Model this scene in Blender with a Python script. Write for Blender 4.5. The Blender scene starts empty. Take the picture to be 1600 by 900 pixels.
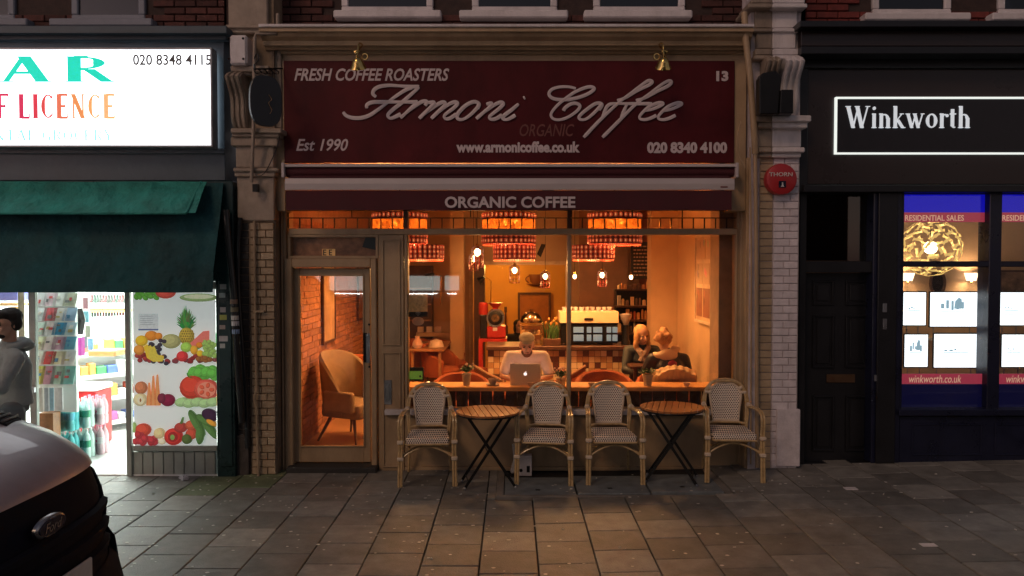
import bpy, bmesh, math, random
from math import sin, cos, pi, radians, sqrt, atan2
from mathutils import Vector, Matrix
random.seed(11)
SC = bpy.context.scene
COL = SC.collection
# ------------------------------------------------------------------ camera
FPX = 1200.0; CAMY = -7.95; CAMZ = 2.1; PITCH = math.atan(32/1200)
cd = bpy.data.cameras.new('camera'); cam = bpy.data.objects.new('camera', cd); COL.objects.link(cam)
cam.location = (0, CAMY, CAMZ); cam.rotation_euler = (pi/2-PITCH, 0, 0)
cd.sensor_width = 36; cd.lens = 27; cd.clip_start = .05; cd.clip_end = 500
SC.camera = cam
SC.view_settings.view_transform = 'Standard'; SC.view_settings.look = 'None'
SC.view_settings.exposure = 0.0; SC.view_settings.gamma = 1
# ------------------------------------------------------------------ dusk sky
w = bpy.data.worlds.new("World"); SC.world = w; w.use_nodes = True
wn = w.node_tree; bg = wn.nodes['Background']
sky = wn.nodes.new('ShaderNodeTexSky'); sky.sky_type = 'NISHITA'; sky.sun_disc = False
SUN_EL, SUN_AZ = radians(38), radians(215)
sky.sun_elevation = radians(3); sky.sun_rotation = SUN_AZ
hs = wn.nodes.new('ShaderNodeHueSaturation'); hs.inputs['Saturation'].default_value = .45; wn.links.new(sky.outputs[0], hs.inputs['Color'])
dusk = wn.nodes.new('ShaderNodeMixRGB'); dusk.blend_type = 'MULTIPLY'; dusk.inputs[0].default_value = 1; dusk.inputs[2].default_value = (1.0, .86, 1.0, 1)
wn.links.new(hs.outputs[0], dusk.inputs[1]); wn.links.new(dusk.outputs[0], bg.inputs[0]); bg.inputs[1].default_value = 0.125
# soft lamp standing in for an unseen street light, over the camera's left shoulder
sd = bpy.data.lights.new('streetlamp_standin', 'SUN'); so = bpy.data.objects.new('streetlamp_standin', sd); COL.objects.link(so)
sd.energy = 0.48; sd.angle = radians(14); sd.color = (1, .64, .40)
so.rotation_euler = (radians(52), 0, radians(-32))
SC.cycles.max_bounces = 6

def at(px, py, Y):
    "world x,z of the photo point (px,py) on the plane y=Y"
    a = (px-800)/FPX; b = -(py-450)/FPX
    c, s = cos(PITCH), sin(PITCH)
    dy = c + b*s; dz = -s + b*c; t = (Y-CAMY)/dy
    return a*t, CAMZ+dz*t
def X(px, Y): return at(px, 418, Y)[0]
def Z(py, Y): return at(800, py, Y)[1]
def gz(x): return 0.022*max(0.0, x)

# ------------------------------------------------------------------ materials
MATS = {}
def nt(name):
    m = bpy.data.materials.new(name); m.use_nodes = True
    return m, m.node_tree, m.node_tree.nodes['Principled BSDF']
def mat(name, col, rough=.6, metal=0, var=.25, scale=6, bump=.15, bscale=None, emit=0, ecol=None, rand=0, dirt=0, coat=0, bdist=.01):
    if name in MATS: return MATS[name]
    m, t, b = nt(name); N = t.nodes; L = t.links
    tc = N.new('ShaderNodeNewGeometry'); nz = N.new('ShaderNodeTexNoise')
    nz.inputs['Scale'].default_value = scale; nz.inputs['Detail'].default_value = 5; nz.inputs['Roughness'].default_value = .62
    L.new(tc.outputs['Position'], nz.inputs['Vector'])
    mr = N.new('ShaderNodeMapRange'); mr.inputs[1].default_value = .3; mr.inputs[2].default_value = .7
    mr.inputs[3].default_value = 1-var; mr.inputs[4].default_value = 1+var*.6
    L.new(nz.outputs[0], mr.inputs[0])
    hv = N.new('ShaderNodeHueSaturation'); hv.inputs['Color'].default_value = (*col, 1)
    if rand:
        oi = N.new('ShaderNodeObjectInfo'); r2 = N.new('ShaderNodeMapRange')
        r2.inputs[3].default_value = 1-rand; r2.inputs[4].default_value = 1+rand
        L.new(oi.outputs['Random'], r2.inputs[0]); mm = N.new('ShaderNodeMath'); mm.operation = 'MULTIPLY'
        L.new(mr.outputs[0], mm.inputs[0]); L.new(r2.outputs[0], mm.inputs[1]); L.new(mm.outputs[0], hv.inputs['Value'])
    else: L.new(mr.outputs[0], hv.inputs['Value'])
    out = hv.outputs[0]
    if dirt:
        n2 = N.new('ShaderNodeTexNoise'); n2.inputs['Scale'].default_value = 2.3; n2.inputs['Detail'].default_value = 8; n2.inputs['Roughness'].default_value = .7
        mp = N.new('ShaderNodeMapping'); mp.inputs['Scale'].default_value = (1, 1, .35)
        L.new(tc.outputs['Position'], mp.inputs[0]); L.new(mp.outputs[0], n2.inputs['Vector'])
        cr = N.new('ShaderNodeMapRange'); cr.inputs[1].default_value = .5; cr.inputs[2].default_value = .75; cr.inputs[4].default_value = dirt
        L.new(n2.outputs[0], cr.inputs[0]); mx = N.new('ShaderNodeMixRGB'); mx.inputs[2].default_value = (col[0]*.25, col[1]*.22, col[2]*.2, 1)
        L.new(cr.outputs[0], mx.inputs[0]); L.new(out, mx.inputs[1]); out = mx.outputs[0]
    L.new(out, b.inputs['Base Color'])
    rr = N.new('ShaderNodeMapRange'); rr.inputs[3].default_value = max(.03, rough-.12); rr.inputs[4].default_value = min(1, rough+.12)
    L.new(nz.outputs[0], rr.inputs[0]); L.new(rr.outputs[0], b.inputs['Roughness'])
    b.inputs['Metallic'].default_value = metal
    if coat: b.inputs['Coat Weight'].default_value = coat
    if bump:
        n3 = N.new('ShaderNodeTexNoise'); n3.inputs['Scale'].default_value = bscale or scale*6; n3.inputs['Detail'].default_value = 4
        L.new(tc.outputs['Position'], n3.inputs['Vector']); bp = N.new('ShaderNodeBump'); bp.inputs['Strength'].default_value = bump; bp.inputs['Distance'].default_value = bdist
        L.new(n3.outputs[0], bp.inputs['Height']); L.new(bp.outputs[0], b.inputs['Normal'])
    if emit:
        b.inputs['Emission Color'].default_value = (*(ecol or col), 1); b.inputs['Emission Strength'].default_value = emit
    MATS[name] = m; return m
def emis(name, col, s):
    if name in MATS: return MATS[name]
    m, t, b = nt(name); b.inputs['Base Color'].default_value = (*[c*.8 for c in col], 1)
    b.inputs['Emission Color'].default_value = (*col, 1); b.inputs['Emission Strength'].default_value = s
    MATS[name] = m; return m
def glass(name, tint=(1, 1, 1), ior=1.45, dirty=0.0):
    m = bpy.data.materials.new(name); m.use_nodes = True; t = m.node_tree; N = t.nodes; L = t.links
    N.clear(); o = N.new('ShaderNodeOutputMaterial'); tr = N.new('ShaderNodeBsdfTransparent'); tr.inputs[0].default_value = (*tint, 1)
    g = N.new('ShaderNodeBsdfGlossy'); g.inputs['Roughness'].default_value = .015; f = N.new('ShaderNodeFresnel'); f.inputs[0].default_value = ior
    mx = N.new('ShaderNodeMixShader'); L.new(f.outputs[0], mx.inputs[0]); L.new(tr.outputs[0], mx.inputs[1]); L.new(g.outputs[0], mx.inputs[2])
    out = mx.outputs[0]
    if dirty:
        d = N.new('ShaderNodeBsdfDiffuse'); d.inputs[0].default_value = (.6, .55, .5, 1)
        nz = N.new('ShaderNodeTexNoise'); nz.inputs['Scale'].default_value = 3; nz.inputs['Detail'].default_value = 8
        mr = N.new('ShaderNodeMapRange'); mr.inputs[1].default_value = .35; mr.inputs[2].default_value = .8; mr.inputs[4].default_value = dirty
        L.new(nz.outputs[0], mr.inputs[0]); m2 = N.new('ShaderNodeMixShader'); L.new(mr.outputs[0], m2.inputs[0]); L.new(out, m2.inputs[1]); L.new(d.outputs[0], m2.inputs[2]); out = m2.outputs[0]
    L.new(out, o.inputs[0]); MATS[name] = m; return m
def tinted(name, rough=.5, emit=0, var=.15, noise=25):
    "colour comes from each object's own colour"
    m, t, b = nt(name); N = t.nodes; L = t.links
    oi = N.new('ShaderNodeObjectInfo'); nz = N.new('ShaderNodeTexNoise'); nz.inputs['Scale'].default_value = noise; nz.inputs['Detail'].default_value = 4
    tc = N.new('ShaderNodeTexCoord'); L.new(tc.outputs['Object'], nz.inputs['Vector'])
    mr = N.new('ShaderNodeMapRange'); mr.inputs[1].default_value = .3; mr.inputs[2].default_value = .7; mr.inputs[3].default_value = 1-var; mr.inputs[4].default_value = 1+var*.4
    L.new(nz.outputs[0], mr.inputs[0]); hv = N.new('ShaderNodeHueSaturation'); L.new(oi.outputs['Color'], hv.inputs['Color']); L.new(mr.outputs[0], hv.inputs['Value'])
    L.new(hv.outputs[0], b.inputs['Base Color']); b.inputs['Roughness'].default_value = rough
    if emit: L.new(hv.outputs[0], b.inputs['Emission Color']); b.inputs['Emission Strength'].default_value = emit
    MATS[name] = m; return m
def printed(name, emit=0, rough=.45):
    m, t, b = nt(name); N = t.nodes; L = t.links
    at_ = N.new('ShaderNodeAttribute'); at_.attribute_name = 'Col'
    nz = N.new('ShaderNodeTexNoise'); nz.inputs['Scale'].default_value = 60; nz.inputs['Detail'].default_value = 3
    tc = N.new('ShaderNodeTexCoord'); L.new(tc.outputs['Object'], nz.inputs['Vector'])
    mr = N.new('ShaderNodeMapRange'); mr.inputs[3].default_value = .75; mr.inputs[4].default_value = 1.2; L.new(nz.outputs[0], mr.inputs[0])
    hv = N.new('ShaderNodeHueSaturation'); L.new(at_.outputs['Color'], hv.inputs['Color']); L.new(mr.outputs[0], hv.inputs['Value'])
    L.new(hv.outputs[0], b.inputs['Base Color']); b.inputs['Roughness'].default_value = rough
    if emit: L.new(hv.outputs[0], b.inputs['Emission Color']); b.inputs['Emission Strength'].default_value = emit
    MATS[name] = m; return m

# ------------------------------------------------------------------ mesh building
V = Vector
class MB:
    def __init__(s): s.v = []; s.f = []; s.m = []; s.c = []
    def add(s, vs, fs, mi=0, col=None):
        b = len(s.v); s.v += [tuple(v) for v in vs]
        for f in fs: s.f.append(tuple(i+b for i in f)); s.m.append(mi); s.c.append(col)
        return s
    def box(s, x0, x1, y0, y1, z0, z1, mi=0, col=None, M=None):
        vs = [Vector(p) for p in ((x0,y0,z0),(x1,y0,z0),(x1,y1,z0),(x0,y1,z0),(x0,y0,z1),(x1,y0,z1),(x1,y1,z1),(x0,y1,z1))]
        if M: vs = [M @ v for v in vs]
        return s.add(vs, ((0,3,2,1),(4,5,6,7),(0,1,5,4),(1,2,6,5),(2,3,7,6),(3,0,4,7)), mi, col)
    def tube(s, pts, r, n=8, mi=0, flat=1.0, closed=False, col=None, up=None):
        pts = [Vector(p) for p in pts]; k = len(pts)
        rs = r if isinstance(r, (list, tuple)) else [r]*k
        b = len(s.v); up = V(up) if up else None; vs = []
        for i, p in enumerate(pts):
            if closed: d = pts[(i+1) % k]-pts[i-1]
            else: d = pts[min(i+1, k-1)]-pts[max(i-1, 0)]
            d = d.normalized() if d.length > 1e-9 else Vector((0,0,1))
            if up is None: up = Vector((0,0,1)) if abs(d.z) < .9 else Vector((0,1,0))
            a = d.cross(up)
            if a.length < 1e-4: a = d.cross(Vector((1,0,0)))
            a.normalize(); c = a.cross(d).normalized(); up = c
            for j in range(n):
                t = 2*pi*j/n; vs.append(p+a*cos(t)*rs[i]+c*sin(t)*rs[i]*flat)
        fs = []
        for i in range(k if closed else k-1):
            i2 = (i+1) % k
            for j in range(n):
                j2 = (j+1) % n; fs.append((i*n+j, i*n+j2, i2*n+j2, i2*n+j))
        if not closed: fs += [tuple(range(n-1, -1, -1)), tuple((k-1)*n+j for j in range(n))]
        return s.add(vs, fs, mi, col)
    def lathe(s, prof, cx=0, cy=0, cz=0, n=24, mi=0, axis='z', a0=0, a1=2*pi, sx=1, sy=1, cap=True):
        full = abs(a1-a0-2*pi) < 1e-6; k = n if full else n+1; vs = []
        for r, h in prof:
            for j in range(k):
                t = a0+(a1-a0)*j/n; x, y = r*cos(t)*sx, r*sin(t)*sy
                vs.append((cx+x, cy+y, cz+h) if axis == 'z' else ((cx+x, cy+h, cz+y) if axis == 'y' else (cx+h, cy+x, cz+y)))
        fs = []
        for i in range(len(prof)-1):
            for j in range(n):
                j2 = (j+1) % k; fs.append((i*k+j, i*k+j2, (i+1)*k+j2, (i+1)*k+j))
        if full and cap:
            if prof[0][0] > 1e-5: fs.append(tuple(range(k-1, -1, -1)))
            if prof[-1][0] > 1e-5: fs.append(tuple((len(prof)-1)*k+j for j in range(k)))
        return s.add(vs, fs, mi)
    def ball(s, c, r, n=10, mi=0, col=None, M=None):
        rx, ry, rz = r if isinstance(r, (tuple, list)) else (r, r, r); vs = []; h = n//2+1
        for i in range(h+1):
            p = pi*i/h
            for j in range(n):
                t = 2*pi*j/n; q = Vector((rx*sin(p)*cos(t), ry*sin(p)*sin(t), rz*cos(p)))
                if M: q = M @ q
                vs.append((c[0]+q[0], c[1]+q[1], c[2]+q[2]))
        fs = [(i*n+j, (i+1)*n+j, (i+1)*n+(j+1) % n, i*n+(j+1) % n) for i in range(h) for j in range(n)]
        return s.add(vs, fs, mi, col)
    def prism(s, poly, a, b, axis='y', mi=0, col=None):
        "extrude a 2-d polygon between a and b along axis (y: poly is x,z; x: poly is y,z; z: poly is x,y)"
        def P(u, v, t): return {'y': (u, t, v), 'x': (t, u, v), 'z': (u, v, t)}[axis]
        n = len(poly); vs = [P(u, v, a) for u, v in poly]+[P(u, v, b) for u, v in poly]
        fs = [tuple(range(n)), tuple(range(2*n-1, n-1, -1))]+[(i, i+n, (i+1) % n+n, (i+1) % n) for i in range(n)]
        return s.add(vs, fs, mi, col)
    def frame(s, x0, x1, z0, z1, wd, y0, y1, mi=0):
        s.box(x0, x1, y0, y1, z0, z0+wd, mi); s.box(x0, x1, y0, y1, z1-wd, z1, mi)
        s.box(x0, x0+wd, y0, y1, z0+wd, z1-wd, mi); s.box(x1-wd, x1, y0, y1, z0+wd, z1-wd, mi); return s
WL = {}
def obj(name, mb, mats, parent=None, label=None, kind=None, bevel=0, smooth=False, loc=None, norm=True, seg=1):
    me = bpy.data.meshes.new(name)
    if isinstance(mb, MB):
        me.from_pydata(mb.v, [], mb.f)
        if any(mb.m): me.polygons.foreach_set('material_index', mb.m)
        if any(c is not None for c in mb.c):
            ca = me.color_attributes.new('Col', 'FLOAT_COLOR', 'CORNER'); arr = []
            for p in me.polygons:
                c = mb.c[p.index] or (.5, .5, .5)
                for _ in p.vertices: arr += [c[0], c[1], c[2], 1]
            ca.data.foreach_set('color', arr)
    else: me = mb; me.name = name
    if norm or bevel:
        bm = bmesh.new(); bm.from_mesh(me)
        bmesh.ops.recalc_face_normals(bm, faces=bm.faces)
        if bevel: bmesh.ops.bevel(bm, geom=[e for e in bm.edges if len(e.link_faces) == 2 and e.calc_face_angle(0) > .6], offset=bevel, segments=seg, affect='EDGES', profile=.6, clamp_overlap=True)
        bm.to_mesh(me); bm.free()
    if smooth:
        me.polygons.foreach_set('use_smooth', [True]*len(me.polygons))
        try: me.set_sharp_from_angle(angle=radians(40))
        except Exception: pass
    if not isinstance(mats, (list, tuple)): mats = [mats]
    if not me.materials:
        for m in mats: me.materials.append(m)
    o = bpy.data.objects.new(name, me); COL.objects.link(o)
    if parent is not None:
        o.parent = parent
        if loc is None: o.location = tuple(-c for c in WL.get(parent.name, (0, 0, 0)))
        WL[o.name] = (0, 0, 0) if loc is None else loc
    if loc is not None: o.location = loc
    if label: o['label'] = label
    if kind: o['kind'] = kind
    return o
def thing(name, label, cat, loc=(0, 0, 0), group=None, rz=0, world=True):
    o = bpy.data.objects.new(name, None); COL.objects.link(o); o.location = loc; o.rotation_euler = (0, 0, rz); o.empty_display_size = .1
    o['label'] = label; o['category'] = cat
    if group: o['group'] = group
    WL[o.name] = tuple(loc) if world else (0, 0, 0)   # world=False: parts are in local coordinates
    return o
def single(name, mb, mats, label, cat, group=None, **k):
    o = obj(name, mb, mats, **k); o['label'] = label; o['category'] = cat
    if group: o['group'] = group
    return o
KIDS = {}
def copy_tree(root, loc, rz, label=None, scale=None):
    r = root.copy(); COL.objects.link(r); r.location = loc; r.rotation_euler = (0, 0, rz)
    if scale: r.scale = scale
    if label: r['label'] = label
    def rec(src, dst):
        for ch in KIDS[src.name]:
            c = ch.copy(); COL.objects.link(c); c.parent = dst
            rec(ch, c)
    for o in bpy.data.objects: KIDS.setdefault(o.name, [])
    for k in KIDS: KIDS[k] = []
    for o in bpy.data.objects:
        if o.parent: KIDS.setdefault(o.parent.name, []).append(o)
    rec(root, r); return r
UNIT = {}
def unit(kind, m):
    "shared unit meshes for small pieces"
    key = (kind, m.name)
    if key not in UNIT:
        mb = MB()
        if kind == 'brick':
            e = .06
            vs = []
            for (y, ix, iz) in ((1, 0, 0), (.25, 0, 0), (0, .03, .09)):
                vs += [(ix, y, iz), (1-ix, y, iz), (1-ix, y, 1-iz), (ix, y, 1-iz)]
            fs = [(8, 9, 10, 11), (3, 2, 1, 0)]
            for k in range(2):
                for i in range(4): fs.append((k*4+i, k*4+(i+1) % 4, (k+1)*4+(i+1) % 4, (k+1)*4+i))
            mb.add(vs, fs)
        elif kind == 'slab':
            for_ = []
            vs = []
            for (z, i) in ((-1, 0), (-.12, 0), (0, .012)):
                vs += [(i, i, z), (1-i, i, z), (1-i, 1-i, z), (i, 1-i, z)]
            fs = [(8, 9, 10, 11), (3, 2, 1, 0)]
            for k in range(2):
                for i in range(4): fs.append((k*4+i, k*4+(i+1) % 4, (k+1)*4+(i+1) % 4, (k+1)*4+i))
            mb.add(vs, fs)
        else: mb.box(0, 1, 0, 1, 0, 1)
        me = bpy.data.meshes.new(kind); me.from_pydata(mb.v, [], mb.f); me.materials.append(m)
        bm = bmesh.new(); bm.from_mesh(me); bmesh.ops.recalc_face_normals(bm, faces=bm.faces); bm.to_mesh(me); bm.free()
        UNIT[key] = me
    return UNIT[key]
def piece(kind, m, name, parent, lo, hi, rot=None, color=None):
    o = bpy.data.objects.new(name, unit(kind, m)); COL.objects.link(o); o.parent = parent
    off = WL.get(parent.name, (0, 0, 0)) if parent else (0, 0, 0)
    # a parent that is itself a shifted part has its world origin at 0
    o.location = (lo[0]-off[0], lo[1]-off[1], lo[2]-off[2])
    o.scale = (hi[0]-lo[0], hi[1]-lo[1], hi[2]-lo[2])
    if rot: o.rotation_euler = rot
    if color: o.color = (*color, 1)
    return o
# mesh parts built in world coordinates have world origin 0, so their children need no shift
def W0(o): WL[o.name] = (0, 0, 0); return o

# ------------------------------------------------------------------ lettering
def text_mesh(s, box, Y, shear=0, bold=0, ext=.004, face=-1):
    "block lettering fitted to box=(x0,x1,z0,z1) on the plane y=Y"
    cu = bpy.data.curves.new('t', 'FONT'); cu.body = s; cu.shear = shear; cu.offset = bold; cu.extrude = .01; cu.resolution_u = 3
    o = bpy.data.objects.new('t', cu); COL.objects.link(o)
    dg = bpy.context.evaluated_depsgraph_get(); dg.update(); me = bpy.data.meshes.new_from_object(o.evaluated_get(dg))
    bpy.data.objects.remove(o); bpy.data.curves.remove(cu)
    me.materials.clear()
    xs = [v.co.x for v in me.vertices]; ys = [v.co.y for v in me.vertices]
    mx, Mx, my, My = min(xs), max(xs), min(ys), max(ys)
    for v in me.vertices:
        u = (v.co.x-mx)/(Mx-mx); t = (v.co.y-my)/(My-my); d = v.co.z/.02+.5
        v.co = (box[0]+u*(box[1]-box[0]), Y-ext*d, box[2]+t*(box[3]-box[2]))
    return me
def pbox(x0, y0, x1, y1, Y):
    a = at(x0, y0, Y); b = at(x1, y1, Y); return (a[0], b[0], a[1], b[1])
# home-made serif letters: strokes in a unit cap height, l = bar, c = arc, s = serif
SER = {
 'A': (1.0, [('l',.14,0,.5,1,.07),('l',.5,1,.86,0,.17),('l',.26,.36,.74,.36,.06),('s',.14,0,.15),('s',.86,0,.17)]),
 'R': (.95, [('l',.2,0,.2,1,.17),('c',.45,.74,.28,.23,-90,90,.15),('l',.2,.97,.47,.97,.06),('l',.2,.5,.47,.5,.06),('l',.48,.5,.84,0,.16),('s',.2,0,.17),('s',.2,1,.15),('s',.86,0,.12)]),
 'F': (.8, [('l',.2,0,.2,1,.17),('l',.2,.97,.74,.97,.06),('l',.2,.5,.55,.5,.06),('v',.72,.86,.14),('v',.55,.5,.12),('s',.2,0,.17),('s',.16,1,.12)]),
 'L': (.8, [('l',.2,0,.2,1,.17),('l',.2,.03,.74,.03,.06),('v',.72,.13,.14),('s',.2,1,.17),('s',.16,0,.12)]),
 'I': (.42, [('l',.21,0,.21,1,.17),('s',.21,0,.17),('s',.21,1,.17)]),
 'C': (.9, [('c',.5,.5,.38,.49,50,310,.15),('v',.76,.84,.16),('v',.76,.18,.12)]),
 'G': (.98, [('c',.5,.5,.38,.49,50,320,.15),('v',.76,.84,.16),('l',.78,.05,.78,.42,.16),('s',.78,.42,.14)]),
 'O': (1.0, [('c',.5,.5,.4,.49,0,360,.16)]),
 'E': (.84, [('l',.2,0,.2,1,.17),('l',.2,.97,.74,.97,.06),('l',.2,.5,.58,.5,.06),('l',.2,.03,.76,.03,.06),('v',.73,.87,.14),('v',.58,.5,.12),('v',.76,.13,.14),('s',.16,1,.12),('s',.16,0,.12)]),
 'N': (.98, [('l',.2,0,.2,1,.06),('l',.16,1,.8,0,.17),('l',.8,0,.8,1,.06),('s',.2,0,.13),('s',.8,1,.13),('s',.14,1,.1)]),
 'T': (.84, [('l',.42,0,.42,1,.17),('l',.08,.97,.76,.97,.06),('v',.09,.86,.14),('v',.75,.86,.14),('s',.42,0,.17)]),
 'Y': (.9, [('l',.45,0,.45,.5,.17),('l',.45,.46,.12,1,.16),('l',.45,.46,.8,1,.06),('s',.45,0,.16),('s',.13,1,.14),('s',.8,1,.12)]),
 'W': (1.3, [('l',.12,1,.4,0,.15),('l',.4,0,.64,.95,.06),('l',.6,1,.86,0,.15),('l',.86,0,1.16,1,.06),('s',.12,1,.14),('s',.6,1,.13),('s',1.16,1,.12)]),
 'i': (.36, [('l',.18,0,.18,.66,.13),('s',.18,0,.13),('v',.1,.64,.05),('d',.18,.9,.08)]),
 'n': (.72, [('l',.18,0,.18,.66,.13),('c',.34,.44,.2,.2,0,150,.12),('l',.54,0,.54,.46,.13),('s',.18,0,.13),('s',.54,0,.13),('v',.1,.64,.05)]),
 'k': (.72, [('l',.18,0,.18,1,.13),('l',.2,.28,.52,.64,.05),('l',.3,.38,.58,0,.13),('s',.18,0,.13),('s',.6,0,.11),('s',.52,.66,.1),('v',.1,.98,.05)]),
 'w': (1.0, [('l',.1,.66,.32,0,.12),('l',.32,0,.5,.6,.05),('l',.46,.66,.66,0,.12),('l',.66,0,.88,.66,.05),('s',.1,.66,.11),('s',.47,.66,.1),('s',.88,.66,.09)]),
 'o': (.68, [('c',.34,.33,.25,.33,0,360,.13)]),
 'r': (.52, [('l',.18,0,.18,.66,.13),('c',.34,.46,.15,.18,30,150,.1),('s',.18,0,.13),('v',.1,.64,.05),('d',.46,.56,.07)]),
 't': (.44, [('l',.2,.08,.2,.86,.13),('l',.06,.64,.38,.64,.05),('c',.3,.12,.12,.12,180,290,.08)]),
 'h': (.72, [('l',.18,0,.18,1,.13),('c',.34,.44,.2,.2,0,150,.12),('l',.54,0,.54,.46,.13),('s',.18,0,.13),('s',.54,0,.13),('v',.1,.98,.05)]),
 ' ': (.4, []) }
def serif(mb, s, box, Y, ext=.004, heavy=1.0, sp=.06, mi=0, cols=None):
    wtot = sum(SER[c][0]+sp for c in s)-sp; kx = (box[1]-box[0])/wtot; kz = box[3]-box[2]; cx = 0; n = 0
    for ci, ch in enumerate(s):
        for st in SER[ch][1]:
            n += 1; e = ext+.00012*(n % 23); col = cols[ci] if cols else None
            def put(poly): mb.prism([(box[0]+(cx+u)*kx, box[2]+v*kz) for u, v in poly], Y, Y-e, 'y', mi, col)
            if st[0] == 'l':
                _, x0, y0, x1, y1, wd = st; wd *= heavy if wd > .09 else (1.7 if heavy > 1.4 else 1)
                if abs(y1-y0) < 1e-6: put([(x0, y0-wd/2), (x1, y0-wd/2), (x1, y0+wd/2), (x0, y0+wd/2)])
                else: put([(x0-wd/2, y0), (x0+wd/2, y0), (x1+wd/2, y1), (x1-wd/2, y1)])
            elif st[0] == 's':
                _, x, y, hw = st; d = .045 if y < .05 else -.045
                put([(x-hw, y), (x+hw, y), (x+hw, y+d*.7), (x-hw, y+d*.7)])
            elif st[0] == 'v':
                _, x, y, h = st; put([(x-.025, y-h/2), (x+.03, y-h/2), (x+.03, y+h/2), (x-.025, y+h/2)])
            elif st[0] == 'd':
                _, x, y, r = st; put([(x+r*cos(t*pi/4), y+r*sin(t*pi/4)) for t in range(8)])
            else:
                _, x, y, rx, ry, a0, a1, wd = st; k = 16; wd *= heavy; pi_ = []; po = []
                for i in range(k+1):
                    a = radians(a0+(a1-a0)*i/k); t = (wd*abs(cos(a))**1.3+.05*(1-abs(cos(a))))/2
                    po.append((x+(rx+t*.6)*cos(a), y+(ry)*sin(a))); pi_.append((x+(rx-t*1.4)*cos(a), y+(ry-.05-t*.3)*sin(a)))
                for i in range(k): put([po[i], po[i+1], pi_[i+1], pi_[i]])
        cx += SER[ch][0]+sp
def crom(pts, n=6):
    out = []; P = [pts[0]]+list(pts)+[pts[-1]]
    for i in range(1, len(P)-2):
        p0, p1, p2, p3 = [Vector(q) for q in P[i-1:i+3]]
        for k in range(n):
            t = k/n; out.append(.5*((2*p1)+(p2-p0)*t+(2*p0-5*p1+4*p2-p3)*t*t+(3*p1-p0-3*p2+p3)*t**3))
    out.append(Vector(P[-2])); return out

# ------------------------------------------------------------------ palette
M_cream = mat('cream_paint', (.42, .29, .17), .42, var=.16, scale=3, bump=.25, bscale=30, dirt=.5)
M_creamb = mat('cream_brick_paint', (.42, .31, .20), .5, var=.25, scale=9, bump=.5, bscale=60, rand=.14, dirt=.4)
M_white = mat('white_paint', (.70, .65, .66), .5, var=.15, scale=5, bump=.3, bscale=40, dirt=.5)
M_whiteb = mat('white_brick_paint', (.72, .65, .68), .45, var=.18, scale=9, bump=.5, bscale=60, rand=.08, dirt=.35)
M_dbrick = mat('dark_brick', (.085, .030, .025), .85, var=.4, scale=14, bump=.7, bscale=80, rand=.35)
M_sbrick = mat('sooty_brick', (.055, .045, .04), .55, var=.4, scale=14, bump=.7, bscale=70, rand=.3)
M_mortar = mat('mortar', (.10, .09, .08), .95, var=.3, scale=20, bump=.4)
M_maroon = mat('maroon_board', (.085, .007, .010), .5, var=.4, scale=1.3, bump=.05, dirt=.5)
M_maroon.node_tree.nodes['Principled BSDF'].inputs['Specular IOR Level'].default_value = .2
M_mcloth = mat('maroon_canvas', (.07, .011, .016), .85, var=.15, scale=8, bump=.25, bscale=300)
M_letter = mat('silver_letters', (.62, .52, .53), .45, var=.08, bump=0)
M_faded = mat('faded_letters', (.17, .055, .045), .6, var=.2, bump=0)
M_black = mat('black_paint', (.012, .012, .015), .35, var=.3, scale=4, bump=.15, dirt=.3)
M_navy = mat('navy_paint', (.010, .012, .035), .3, var=.3, scale=4, bump=.12)
M_metal = mat('grey_metal', (.45, .45, .47), .3, 1, bump=.05)
M_brass = mat('brass', (.75, .52, .18), .18, 1, var=.2, bump=.03)
M_glit = mat('lit_green_canvas', (.02, .24, .20), .8, var=.45, scale=3, bump=.9, bscale=5, bdist=.10, dirt=.4)  # lighter green paints in the sign's glow on the upper canvas
M_dgreen = mat('dark_green_paint', (.006, .03, .032), .3, var=.3, bump=.15)
M_slab = mat('paving_concrete', (.225, .215, .195), .55, var=.34, scale=7, bump=.6, bscale=90, rand=.30, dirt=.45)
M_moss = mat('mossy_concrete', (.17, .205, .115), .6, var=.4, scale=7, bump=.6, bscale=90, rand=.15, dirt=.3)
M_joint = mat('joint_grit', (.025, .022, .02), .95, var=.4, scale=40, bump=.6)
M_asph = mat('asphalt', (.045, .045, .047), .8, var=.3, scale=60, bump=.6)
M_iron = mat('cover_steel', (.20, .225, .235), .45, .1, var=.35, scale=8, bump=.3, bscale=50, dirt=.5)
M_glass = glass('clear_glass', (.97, .96, .95), 1.5, .02)
M_wood = mat('table_wood', (.34, .15, .06), .4, var=.3, scale=12, bump=.2, rand=.12)
M_dwood = mat('dark_wood', (.09, .035, .018), .45, var=.35, scale=9, bump=.2)
M_owood = mat('counter_wood', (.68, .34, .12), .4, var=.2, scale=8, bump=.15)
M_orange = mat('orange_fabric', (.36, .085, .025), .85, var=.15, scale=12, bump=.4, bscale=200)
M_beigef = mat('beige_fabric', (.30, .20, .12), .9, var=.15, scale=12, bump=.4, bscale=200)
M_iwall = mat('interior_plaster', (.56, .36, .20), .8, var=.1, scale=3, bump=.1)
M_ydwall = mat('ochre_plaster', (.62, .33, .08), .8, var=.1, scale=3, bump=.1)
M_ceil = mat('ceiling_paint', (.6, .42, .28), .8, var=.06, scale=3, bump=.05)
M_ibrick = mat('red_brick', (.38, .15, .07), .85, var=.35, scale=16, bump=.6, bscale=80, rand=.22)
M_cane = mat('rattan_cane', (.56, .38, .18), .3, var=.3, scale=22, bump=.15, coat=.4)
M_wrap = mat('cream_binding', (.72, .58, .44), .6, var=.15, scale=30, bump=.5, bscale=200)
M_leg = mat('black_steel', (.015, .014, .014), .35, .4, var=.2, bump=.05)
M_skin = mat('skin', (.56, .32, .22), .55, var=.08, bump=.04)
M_tint = tinted('coloured_card', .5)
M_tintm = tinted('coloured_plastic', .3)
M_print = printed('printed_paper', 0)
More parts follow.
